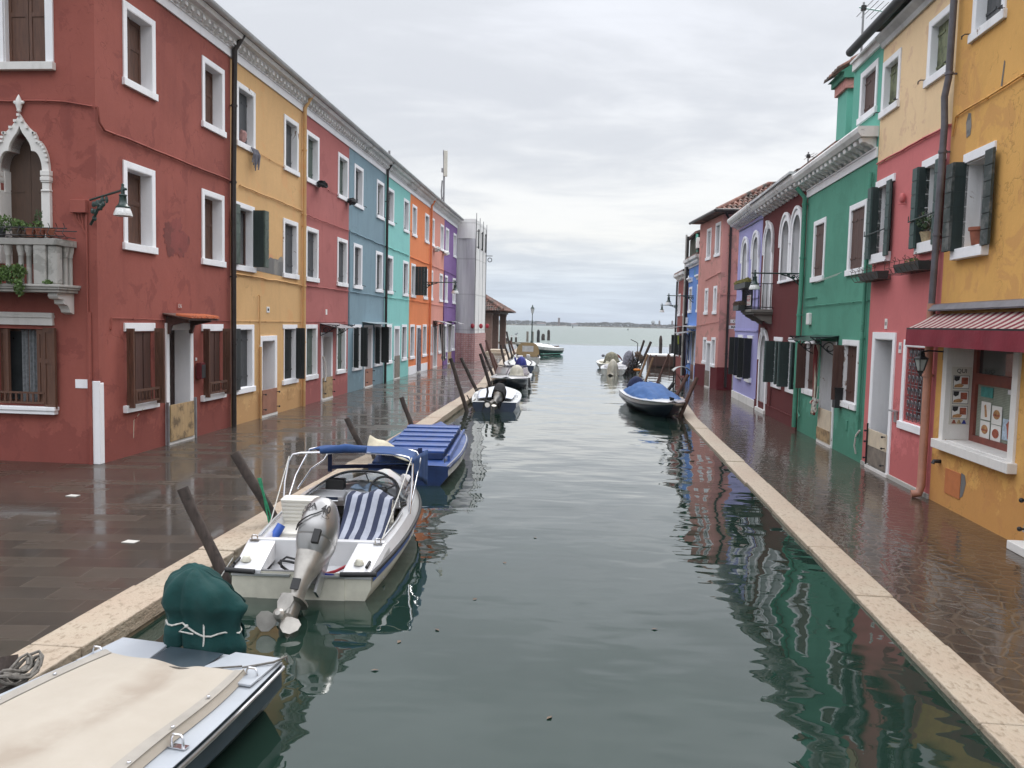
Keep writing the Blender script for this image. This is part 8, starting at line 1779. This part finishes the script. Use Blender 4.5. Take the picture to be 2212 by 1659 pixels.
# ---- 7. tan canopy boat
b6 = thing('canopy_boat', 'white boat with tan canvas canopy and clear rear window', 'boat', (-3.78, 49.8, 0), R(6))
L6 = 5.4; half, sheer, yy = make_hull(b6, L6, 1.62, .46, .58, ('hull_white_dirty', 'gelcoat'), .2, rub='gelcoat', kw=dict(tw=.88, p=2.4, cw=.82, kz=-.15), n=22); MM = Mof(b6); deck(b6, L6, half, sheer, .08, .5, .15, 'gelcoat', fore_camber=.06)
def can(s, q): 
    a = PI * s; w_ = .70 - .06 * q; return Vector((-w_ * math.copysign(abs(math.cos(a)) ** .6, math.cos(a)), .9 + 2.0 * q, .50 + (.86 - .25 * q) * math.sin(a) ** .62))
m = MB(MM); m.grid(can, 26, 12); m.poly([[(can(k / 26, 0).x, can(k / 26, 0).z) for k in range(27)], [(-.34, .80), (.34, .80), (.34, 1.16), (-.34, 1.16)]], lambda x, z: (x, .9 + (.25 * (.5 + .86 - z) if False else 0), z)); cn_ = m.build('canopy', 'canvas_tan', b6, smooth=50)
m = MB(MM); m.grid(lambda s, q: Vector((-.34 + .68 * s, .905, .80 + .36 * q)), 2, 2); m.build('clear_window', plain('misty_vinyl', (.50, .51, .50), .3, 0, .2), cn_)
m = MB(MM); m.box(-.12, .12, .0, .25, .40, .66); m.build('white_engine', 'gelcoat', b6, bevel=.05)
for s_ in (-1, 1): m = MB(MM); m.tube([(s_ * (half(.05) - .08), .25, .52), (s_ * (half(.05) - .12), .3, .64)], .05, 7); m.build('fender', 'rubber', b6, smooth=50)
# ---- 8. green bottomed workboat
b7 = thing('work_boat', 'dark green bottomed work boat with grey tarpaulin and black tyre fenders', 'boat', (-3.0, 69.6, 0), R(148))
L7 = 5.6; half, sheer, yy = make_hull(b7, L7, 1.9, .55, 1.0, (plain('dark_green_hull', (.02, .05, .045), .5, 0, .3), 'hull_white_dirty'), .42, rub='hull_white_dirty', kw=dict(tw=.9, p=2.2, cw=.8, kz=-.15, rake=.9), n=22); MM = Mof(b7); deck(b7, L7, half, sheer, .10, .5, .2, 'hull_white_dirty'); tarp(b7, L7, half, sheer, .08, .72, .28, 'white_cloth', over=.12, seed=5, wr=.03)
m = MB(MM)
for s_ in (-1, 1): m.tube([(s_ * (half(i / 22) * .93 + .0), L7 * i / 22, .10) for i in range(14)], .025, 6)
m.build('boot_stripe', 'green_up', b7, smooth=50, each=True)
for k, t in enumerate((.04, .12, .22)):
    m = MB(MM); x_ = half(t) + .07; m.tube([(x_, L7 * t, .62), (x_ + .01, L7 * t, .58), (x_ + .01, L7 * t, .16), (x_, L7 * t, .12)], .08, 10, rs=[.05, .085, .085, .05]); m.build('fender', 'rubber', b7, smooth=50)
m = MB(MM)
rr = random.Random(6)
for k in range(9): m.sphere((rr.uniform(-.5, .6), rr.uniform(.1, .6), .62), .14, .16, .10, 7, 5, wob=.5, seed=k)
m.build('net_pile', 'iron_rust', b7)

# ---- right bank boats
c1_ = thing('covered_motorboat', 'navy motorboat under a bright blue tarpaulin, white bow towards the bridge', 'boat', (1.62, 27.6, 0), R(187))
Lc = 5.2; half, sheer, yy = make_hull(c1_, Lc, 1.54, .42, .50, ('navy', 'gelcoat'), .30, rub='alu', kw=dict(tw=.88, p=3.2, cw=.74, kz=-.15, rake=.9, tm=.4), n=28); MM = Mof(c1_)
deck(c1_, Lc, half, sheer, .5, .5, .2, 'gelcoat', fore_camber=.05); tarp(c1_, Lc, half, sheer, .04, .80, .42, 'canvas_blue2', over=.10, seed=1, wr=.026, peak=lambda q: (math.sin(PI * min(1, .10 + q * .90)) ** .75) * (1 - .25 * q))
m = MB(MM)
for k in range(6): t = .795; x_ = -.55 + k * .22; m.sphere((x_, Lc * (.80 - .02 * abs(x_)) + .0, sheer(t) + .055), .012, .012, .012, 6, 5)
m.build('cover_snap', 'gelcoat', c1_, each=True)
m = MB(MM); m.box(-.05, .05, 4.85, 4.93, .54, .60); m.tube([(-.06, 4.9, .60), (.07, 4.9, .62)], .02, 6); m.build('bow_roller', 'iron', c1_)
cloth_blob(c1_, (.12, -.02, .30), .30, .28, .60, 'canvas_navy', seed=12, folds=5, wob=.15, lean=(0, .1))
def small_boat(label, loc, rz, L, B, hullm, deckm, covm, cover_s, seed, s0=.32, extra=None):
    o = thing('small_motorboat', label, 'boat', loc, R(rz)); half, sheer, yy = make_hull(o, L, B, s0, s0 + .12, (hullm, deckm), .14, rub='gutter_grey', kw=dict(tw=.88, p=2.4, cw=.84, kz=-.13), n=20); deck(o, L, half, sheer, .12, .62, .16, deckm)
    mo, TT = motor(o, .0, s0 + .06, 0, .9, 'black', 'black'); cloth_blob(o, (0, -.16, s0 + cover_s[3]), cover_s[0], cover_s[1], cover_s[2], covm, seed=seed, folds=6, wob=.2, low=-.1); return o, half, sheer
o, half, sheer = small_boat('pale grey boat with beige shrouded engine, nearest of the right bank cluster', (1.12, 42.3, 0), -3, 4.8, 1.36, 'hull_white_dirty', 'gelcoat', 'cream_cloth', (.26, .27, .72, -.20), 20)
o, half, sheer = small_boat('far boat with khaki covered engine and dark red cover', (1.15, 47.6, 0), 3, 4.6, 1.4, 'hull_white_dirty', 'gelcoat_cream', 'camo_cloth', (.38, .30, .50, .22), 21)
MM = Mof(o); m = MB(MM); m.sphere((-.48, -.2, .80), .10, .12, .09, 8, 5); m.build('cover_end', 'grey_cloth', o); m = MB(MM); m.grid(lambda s, q: Vector((.05 + .62 * s, .1 + .8 * q, .42 + .48 * math.sin(PI * (.18 + s * .75)) * (1 - .3 * q) + .03 * noise.noise(Vector((s * 5, q * 5, 1))))), 18, 10); m.build('boat_cover', 'red_cloth', o, smooth=60)
o, half, sheer = small_boat('far boat with grey folded engine cover among nets', (2.12, 46.9, 0), -4, 4.4, 1.3, 'hull_white_dirty', 'white_cloth', 'grey_cloth', (.34, .30, .78, .06), 22)
MM = Mof(o); m = MB(MM); m.tube([(.45, .3, .4), (.45, .3, 1.55), (.40, .3, 1.60), (.15, .3, 1.72), (.05, .3, 1.76)], .022, 6); m.build('crooked_pole', 'iron', o, smooth=50)
# bundle of nets and branches by the posts
t = thing('pole_bundle', 'dark tangle of poles and netting leaning beside the grey covered engine', 'pole bundle', (2.2, 44.5, 0)); rr = random.Random(14)
for k in range(14): m = MB(); x_ = rr.uniform(1.75, 2.35); m.tube([(x_, 44.6 + rr.uniform(-.3, .3), -.3), (x_ + .25 + rr.uniform(-.15, .3), 44.6 + rr.uniform(-.3, .3), .5), (x_ + .45 + rr.uniform(-.1, .3), 44.6, rr.uniform(.8, 1.25))], rr.uniform(.015, .03), 5); m.build('pole', 'wood_pole', t, smooth=50)
m = MB(); 
for k in range(5): m.sphere((2.45 + rr.uniform(-.15, .25), 44.6, .95 + rr.uniform(-.3, .3)), .11, .11, .17, 8, 6, wob=.7, seed=k)
m.build('netting', 'leaf_brown', t); m = MB(); leaves(m, (2.30, 44.5, .45), .32, .2, .38, 150, .10, rr); m.build('net_scraps', 'black_cloth', t)
m = MB(); m.sphere((2.42, 44.0, .22), .20, .10, .08, 10, 6); tag(m.build('fishing_float', 'orange_p', smooth=60), 'orange float among the poles on the right bank', 'float')
# jetty
t = thing('wooden_jetty', 'dark brown slatted wooden jetty box jutting from the right bank', 'jetty', (4.6, 53.6, 0)); 
m = MB(); m.box(3.62, 5.55, 52.6, 55.4, .66, .74); m.build('jetty_top', 'white_cloth', t)
m = MB()
for k in range(5): m.box(4.0, 5.5, 52.52, 52.58, .08 + .12 * k, .165 + .12 * k)
m.build('slat', 'wood_deck', t, each=True); m = MB()
for x_ in (3.66, 4.0, 4.85, 5.5): m.box(x_, x_ + .08, 52.44, 52.52, -.5, .76)
m.box(3.62, 4.0, 52.6, 52.66, .05, .60); m.build('post', 'wood_deck', t, each=True); m = MB(); m.box(3.66, 5.5, 52.7, 55.3, .0, .655); m.build('core', 'board_brown' if False else 'wood_deck', t)
t = thing('covered_table', 'grey tarpaulin over a thin legged table on the flooded right quay', 'table', (4.15, 39.6, 0)); m = MB()
for x_, y_ in ((3.95, 39.2), (4.5, 39.2), (3.95, 40.0), (4.5, 40.0)): m.tube([(x_, y_, -.3), (x_, y_, .5)], .018, 6)
m.build('leg', 'iron', t, each=True)
m = MB(); m.grid(lambda s, q: Vector((3.85 + .80 * s, 39.1 + 1.0 * q, .56 + .13 * math.sin(PI * s) * (1 - .4 * q) - .10 * abs(2 * s - 1) ** 4 + .03 * noise.noise(Vector((s * 4, q * 4, 2))))), 18, 10); m.build('tarpaulin', 'white_cloth', t, smooth=60, solid=.02)

# ================================================================= PAVILION AND QUAY END
t = thing('market_pavilion', 'open brick pillared pavilion with tiled hip roof at the quay end', 'pavilion', (-11, 72.5, GL))
for x_, y_ in ((-8.52, 68.35), (-8.50, 72.9), (-8.30, 77.3), (-14.5, 68.35), (-14.5, 77.3)):
    m = MB(); m.box(x_ - .28, x_ + .28, y_ - .28, y_ + .28, GL, 3.10); m.box(x_ - .32, x_ + .32, y_ - .32, y_ + .32, 3.10, 3.30); m.build('pillar', 'brick', t, bevel=.02)
m = MB(); m.box(-15.2, -7.55, 67.9, 68.2, 3.30, 3.52); m.box(-8.1, -7.9, 68.0, 78, 3.30, 3.52); m.box(-15.2, -7.9, 77.5, 77.8, 3.3, 3.52); m.build('beam', 'shut_brown2', t, each=True)
m = MB(); e0 = 3.50; A_, B_, C_, D_ = Vector((-7.25, 67.3, e0)), Vector((-7.25, 79.2, e0)), Vector((-16.0, 67.3, e0)), Vector((-16.0, 79.2, e0)); r0, r1 = Vector((-10.6, 72.2, 5.55)), Vector((-12.2, 73.8, 5.55))
hip_face(m, C_, A_, r1, r0, .42); hip_face(m, A_, B_, r0, r0 + Vector((0, 1.6, 0)), .42); m.quad(B_, D_, r1, r0); m.quad(C_, D_, r1, r1 + Vector((0, .01, 0))); m.quad(A_ - Vector((0, 0, .05)), B_ - Vector((0, 0, .05)), D_ - Vector((0, 0, .05)), C_ - Vector((0, 0, .05))); m.tube([A_ + Vector((0, 0, .1)), r0 + Vector((0, 0, .1))], .12, 8); m.build('roof', 'tile', t)
m = MB(); m.lathe((-8.9, 67.2, 0), [(.03, 3.62), (.05, 3.60), (.10, 3.48), (.18, 3.42), (.0, 3.42)], 12); m.lathe((-8.9, 67.2, 0), [(.16, 3.42), (.20, 3.30), (.0, 3.28)], 12); m.build('hanging_lamp', 'iron_green', t, smooth=50)
m = MB(); m.box(-7.9, -6.4, 61.2, 64.2, GL, .34); m.box(-7.7, -6.6, 61.6, 63.8, .34, .50); tag(m.build('stone_steps', 'kerb', bevel=.02), 'low pale stone steps on the quay before the pavilion', 'steps')
# small pale chips on the wet pavement
for x_, y_, lb in ((-6.72, 10.15, 'pale stone chip on the pavement nearest the red house corner'), (-7.05, 8.35, 'pale stone chip on the pavement, leftmost of all'), (-4.78, 8.18, 'pale stone chip on the pavement near the leaning posts')):
    m = MB(); m.prism([(-.075, -.05), (.07, -.055), (.08, .04), (-.06, .055)], lambda a, b: (x_ + a, y_ + b, GL + .002), lambda a, b: (x_ + a, y_ + b, GL + .008)); tag(m.build('paving_chip', 'stone'), lb, 'paving chip')

# ================================================================= ROOFTOP ANTENNAS
t = thing('phone_mast', 'tall mobile phone antenna mast on the purple house roof', 'antenna mast', (-8.6, 47.1, 8.5)); m = MB(); x_, y_ = -8.60, 47.1
m.tube([(x_, y_, 8.3), (x_, y_, 10.9), (x_ - .02, y_, 12.1)], .055, 8); m.tube([(x_ - .5, y_, 8.6), (x_ - .02, y_, 9.6)], .025, 5); m.tube([(x_ - .1, y_, 9.2), (x_ - .14, y_, 9.9), (x_ - .10, y_, 10.5)], .04, 6); m.build('mast', 'steel_grey', t, smooth=60)
m = MB(); m.box(x_ + .0, x_ + .19, y_ - .14, y_ + .02, 10.72, 12.15); m.build('antenna_panel', 'antenna_cream', t, bevel=.02); m = MB(); m.box(x_ - .14, x_ - .02, y_ - .1, y_ + .05, 10.95, 11.18); m.tube([(x_ - .05, y_, 12.2), (x_ - .05, y_, 11.9)], .03, 6); m.build('junction', 'steel_grey', t)
t = thing('phone_antenna', 'cream antenna panel beside a short grey mast above the turquoise house', 'antenna', (-9.2, 36.8, 8.6)); m = MB(); m.tube([(-9.2, 36.8, 8.6), (-9.2, 36.8, 10.05)], .05, 8); m.tube([(-9.2, 36.8, 9.7), (-9.38, 36.8, 9.7), (-9.38, 36.8, 10.05)], .02, 5); m.build('mast', 'steel_grey', t)
m = MB(); m.box(-9.62, -9.46, 36.7, 36.82, 8.9, 10.15); m.build('antenna_panel', 'antenna_cream', t, bevel=.02)

# ================================================================= BALCONY PLANTS OF THE RED HOUSE, LAUNDRY, BAGS
rr = random.Random(17)
t = thing('flower_rack', 'iron flower rack with red geranium on top of the stone balcony', 'flower rack', FF(-8.9, .5, 3.67)); m = MB()
for z, d in ((3.82, .60), (3.70, .66)): m.tube([FF(-9.8, d, z), FF(-7.84, d - .02, z - .02)], .009, 5)
for z in (3.80,): m.tube([FF(-9.8, .34, z), FF(-7.84, .34, z - .02)], .009, 5)
for k in range(17): x_ = -9.75 + k * .119; m.tube([FF(x_, .36, 3.67), FF(x_, .60, 3.67), FF(x_, .68, 3.72), FF(x_, .62, 3.82), FF(x_, .66, 3.87)], .006, 4)
m.build('rack', 'iron', t)
for x_, mt in ((-9.5, 'pot_dark'), (-9.24, 'terracotta'), (-8.98, 'pot_dark'), (-8.72, 'leaf_brown'), (-8.50, 'terracotta'), (-8.34, 'terracotta'), (-8.19, 'terracotta')):
    m = MB(); m.lathe(FF(x_, .46, 3.675), [(.05, 0), (.072, .11), (.08, .11), (.08, .13), (.06, .13), (.0, .125)], 10); m.build('pot', mt, t, smooth=40)
m = MB()
for x_, w_, h_ in ((-9.5, .14, .12), (-9.2, .13, .12), (-8.92, .14, .14), (-8.70, .10, .06)): leaves(m, FF(x_, .46, 3.88), w_, .12, h_, 160, .05, rr)
for x_ in (-8.62, -8.40): leaves(m, FF(x_, .46, 3.85), .10, .1, .06, 90, .045, rr)
m.build('foliage', 'leaf', t); m = MB(); leaves(m, FF(-8.38, .44, 3.95), .06, .06, .16, 60, .045, rr)
for k in range(4): m.tube([FF(-8.38, .44, 3.80), FF(-8.38 + .05 * math.sin(k * 2), .44 + .05 * math.cos(k * 2), 4.08)], .004, 4)
m.build('rose_stem', 'leaf_dark', t); m = MB(); leaves(m, FF(-9.08, .56, 4.04), .032, .03, .03, 70, .03, rr); m.build('red_flower', 'flower_red', t)
t = thing('hanging_greenery', 'bright green trailing plant in front of the balcony balusters', 'trailing plant', FF(-9.0, .55, 2.8)); m = MB()
for k in range(22): leaves(m, FF(rr.uniform(-9.6, -8.52), .56, rr.uniform(2.93, 3.20)), .11, .08, .09, 120, .045, rr)
leaves(m, FF(-8.60, .6, 2.92), .08, .07, .14, 200, .045, rr); leaves(m, FF(-9.1, .6, 2.85), .12, .07, .1, 200, .045, rr); m.build('foliage', 'leaf', t)
m = MB(); leaves(m, FF(-8.22, .5, 3.0), .08, .05, .04, 70, .04, rr); tag(m.build('small_weed', 'leaf'), 'small green weed on the balcony slab under its corner pier', 'weed')
m = MB()
for k in range(7): u = 5.85 + .06 * k; m.tube([LF(u, .07, 6.34), LF(u + .02, .12, 6.22), LF(u - .02 + .02 * (k % 3), .10, 6.0 - .05 * (k % 4))], .016, 5)
tag(m.build('hanging_straps', 'grey_cloth', smooth=60), 'grey tattered cloth strips hanging from the ochre house top window', 'cloth')
def bag(label, u, z, mt='black_cloth', s=1):
    m = MB(); m.sphere(LF(u, .16, z), .13 * s, .20 * s, .10 * s, 10, 7, wob=.8, seed=u); tag(m.build('plastic_bag', mt, smooth=40), label, 'bag', 'bags hung on upper window sills')
bag('black bag on the left top window sill of the dusty rose house', 10.62, 6.30); bag('black bag on the right top window sill of the dusty rose house', 13.62, 6.26); bag('white bag on the left top sill of the pale salmon house', 28.95, 6.14, 'sign_white', 1.2); bag('white bag on the right top sill of the pale salmon house', 31.6, 6.16, 'sign_white', 1.2)
m = MB(); m.sphere(LF(5.62, -.02, 6.52), .10, .09, .14, 9, 6, wob=.5); tag(m.build('rag_bundle', plain('pinkish_rag', (.42, .24, .22), .9)), 'pinkish rag bundle in the ochre house top left window', 'cloth')
m = MB(); m.fbox(LF, 3.22, 3.40, .03, .13, 1.30, 1.62); o = m.build('mailbox', 'plinth_red', None, bevel=.006); tag(o, 'dark red and black mailbox between door and window of the brick red house', 'mailbox'); m = MB(); m.fbox(LF, 3.25, 3.40, .131, .137, 1.32, 1.58); m.build('front_flap', 'black', o)
m = MB(); m.fbox(LF, 3.235, 3.285, -.005, .02, 1.66, 1.72); m.build('doorbell', 'stone_clean', redh)
M['curt_bw'] = stripes('black_white_striped_cloth', 1, .10, (.62, .62, .60), (.03, .03, .035), .5)
t = thing('door_curtain', 'black and white striped curtain tied at the pale salmon house door', 'curtain', LF(29.5, .3, .6), LF.ang)
m = MB(); m.grid(lambda s, q: LF(29.18 + .30 * q + .75 * s * (1 - .45 * q), .32 + .10 * math.sin(s * 13) - .25 * (1 - q) * s + .15, 2.40 - 1.7 * q), 34, 18); cm_ = m.build('cloth', 'curt_bw', t, smooth=60, solid=.01); m = MB(); m.sphere(LF(29.7, .45, .66), .14, .14, .16, 8, 6, wob=.6); m.build('knot', 'curt_bw', t)
m = MB(); m.tube([LF(26.18, .30, 2.3), LF(26.15, .30, 1.2), LF(26.2, .32, .40)], .10, 8, rs=[.16, .10, .12]); m = MB(); m.grid(lambda s, q: LF(25.0 + .62 * s, .05 + .05 * math.sin(s * 16), 2.15 - 1.92 * q), 24, 12); tag(m.build('door_curtain', 'grey_cloth', smooth=60), 'dark grey curtain hanging in the orange house doorway', 'curtain')
m = MB(); m.tube([LF(11.12, .06, 1.45), LF(11.2, .10, 1.25), LF(11.22, .12, .9), LF(11.14, .10, .72)], .028, 8); tag(m.build('hose', 'rope_white', smooth=60), 'pale curved hose at the dusty rose house door', 'hose')
t = thing('rope_on_window', 'thin cord hanging below the brick red house ground window', 'cord', LF(.92, .05, .4)); m = MB(); m.tube([LF(.88, .22, .95), LF(.90, .05, .75), LF(.90, .04, .45)], .006, 5); m.build('cord', 'curt_red', t)

# ================================================================= FAR SHORE
rr = random.Random(33)
m = MB(); pts = [(-420 + k * 20, 900 + 25 * math.sin(k * .7)) for k in range(43)]; m.poly([[(x, y) for x, y in pts] + [(440, 1200), (-420, 1200)]], lambda x, y: (x, y, .35)); 
for a, b in zip(pts, pts[1:]): m.quad((a[0], a[1], -.3), (b[0], b[1], -.3), (b[0], b[1], .35), (a[0], a[1], .35))
structure(m, 'far_shore', plain('marsh_shore', (.24, .21, .17), .9, 0, .3, .05))
M['far_wood'] = plain('bare_winter_wood', (.052, .054, .048), 1, 0, .45, .08, 0, world=True)
m = MB()
for k in range(26000):
    x = rr.uniform(-420, 440); den_ = .5 + .5 * noise.noise(Vector((x * .02, 5, 0))) + .35 * noise.noise(Vector((x * .11, 2, 0))); h = 2.0 + 4.2 * max(0, den_)
    y = 915 + 25 * math.sin((x + 420) / 20 * .7) + rr.uniform(0, 40); z = .3 + h * rr.random() ** .8; s_ = rr.uniform(.35, 1.0)
    a = rr.uniform(0, PI); dx, dy = math.cos(a) * s_, math.sin(a) * s_; m.F(m.P([(x - dx, y - dy, z - s_ * .5), (x + dx, y + dy, z - s_ * .4), (x + dx * .3, y + dy * .3, z + s_ * .8)]))
w = m.build('shore_wood', 'far_wood', None, origin=(0, 915, 0)); tag(w, 'low line of bare winter trees on the far lagoon shore', 'wood', kind='stuff')
def ftower(label, x, h, w_, kind, y=930):
    t = thing('far_tower', label, 'tower', (x, y, .3)); m = MB(); m.box(x - w_, x + w_, y - w_, y + w_, .3, h)
    m.build('shaft', M['far_brick'], t)
    if kind == 'bell': m = MB(); m.lathe((x, y, h), [(w_ * 1.25, 0), (w_ * 1.1, .4), (w_ * .3, 1.5), (.02, 1.9)], 8); m.build('spire', M['far_brick'], t)
    if kind == 'dome': m = MB(); m.lathe((x, y, h), [(w_ * 1.5, -1.4), (w_ * 1.5, 0), (w_ * 1.2, 1.0), (w_ * .5, 1.6), (.1, 2.2)], 12); m.build('dome', M['far_stone'], t)
    if kind == 'flat': m = MB(); m.box(x - w_ * 1.1, x + w_ * 1.1, y - w_ * 1.1, y + w_ * 1.1, h, h + .5); m.build('parapet', M['far_brick'], t)
M['far_brick'] = plain('hazy_brick', (.12, .09, .085), 1, 0, .1, .3, 0); M['far_stone'] = plain('hazy_stone', (.30, .32, .34), 1, 0, .1, .3, 0)
ftower('square brick tower alone on the far shore left of centre', -37, 8.6, 1.1, 'flat'); ftower('domed church drum on the far shore at right', 67, 6.8, 1.5, 'dome'); ftower('slim bell tower right of the church dome', 74, 7.2, .9, 'bell'); ftower('pale leaning church spire farthest right on the shore', 88, 7.6, .9, 'bell')
for x_, w_, lb in ((-55, 4.5, 'low white house on the far shore, leftmost'), (-19, 3.5, 'low white house on the far shore near the middle'), (70, 8, 'long pale buildings under the far church dome'), (96, 9, 'pale waterfront sheds at the right end of the far shore')):
    t = thing('far_house', lb, 'house', (x_, 905, .3)); m = MB(); m.box(x_ - w_, x_ + w_, 898, 904, .3, 2.2); m.build('wall', 'far_stone', t); m = MB(); m.prism([(898 - .3, 2.2), (904.3, 2.2), (901, 3.3)], lambda y, z: (x_ - w_ - .3, y, z), lambda y, z: (x_ + w_ + .3, y, z)); m.build('roof', 'far_brick', t)
for x_, y_, h_ in ((-96, 620, 1.3), (-12, 520, 1.6), (18, 420, .9), (-33, 700, 1.5)):
    m = MB(); m.tube([(x_, y_, -1), (x_, y_, h_)], .22, 6); tag(m.build('channel_marker', 'wood_pole'), {(-96): 'channel marker pile far out left of the lamp post', (-12): 'stouter channel marker pile in mid lagoon', 18: 'short channel marker pile right of mid lagoon', (-33): 'thin distant channel marker below the square tower'}[x_], 'channel marker', 'channel marker piles in the lagoon')
rr = random.Random(41)
for x_, y_ in ((-1.2, 6.6), (-1.45, 6.3), (-1.0, 7.4), (-.85, 8.6), (-1.5, 5.75), (-.2, 5.2), (.6, 6.9), (-.6, 9.7)):
    m = MB(); a = rr.uniform(0, 6); c_ = Vector((x_, y_, .006)); e_ = Vector((math.cos(a), math.sin(a), 0)) * .032; f_ = Vector((-math.sin(a), math.cos(a), 0)) * .016; m.F(m.P([c_ - e_, c_ - f_, c_ + e_, c_ + f_ + Vector((0, 0, .006))])); tag(m.build('floating_leaf', 'leaf_brown'), 'small brown leaf floating on the canal near the speedboat', 'leaf', 'leaves floating on the canal')
# haze over the lagoon
m = MB(); m.box(-520, 520, -60, 1260, -3.6, 16.5); hz = m.build('haze', [], None, origin=(0, 600, -3.6)); hz['kind'] = 'stuff'; hz['label'] = 'thin damp haze over the lagoon'
hm = bpy.data.materials.new('haze_air'); hm.use_nodes = True; ht = hm.node_tree; ht.nodes.clear(); pv = ht.nodes.new('ShaderNodeVolumePrincipled'); pv.inputs['Color'].default_value = (.86, .90, .95, 1); pv.inputs['Density'].default_value = .00028; ho = ht.nodes.new('ShaderNodeOutputMaterial'); ht.links.new(pv.outputs[0], ho.inputs['Volume']); hz.data.materials.append(hm)
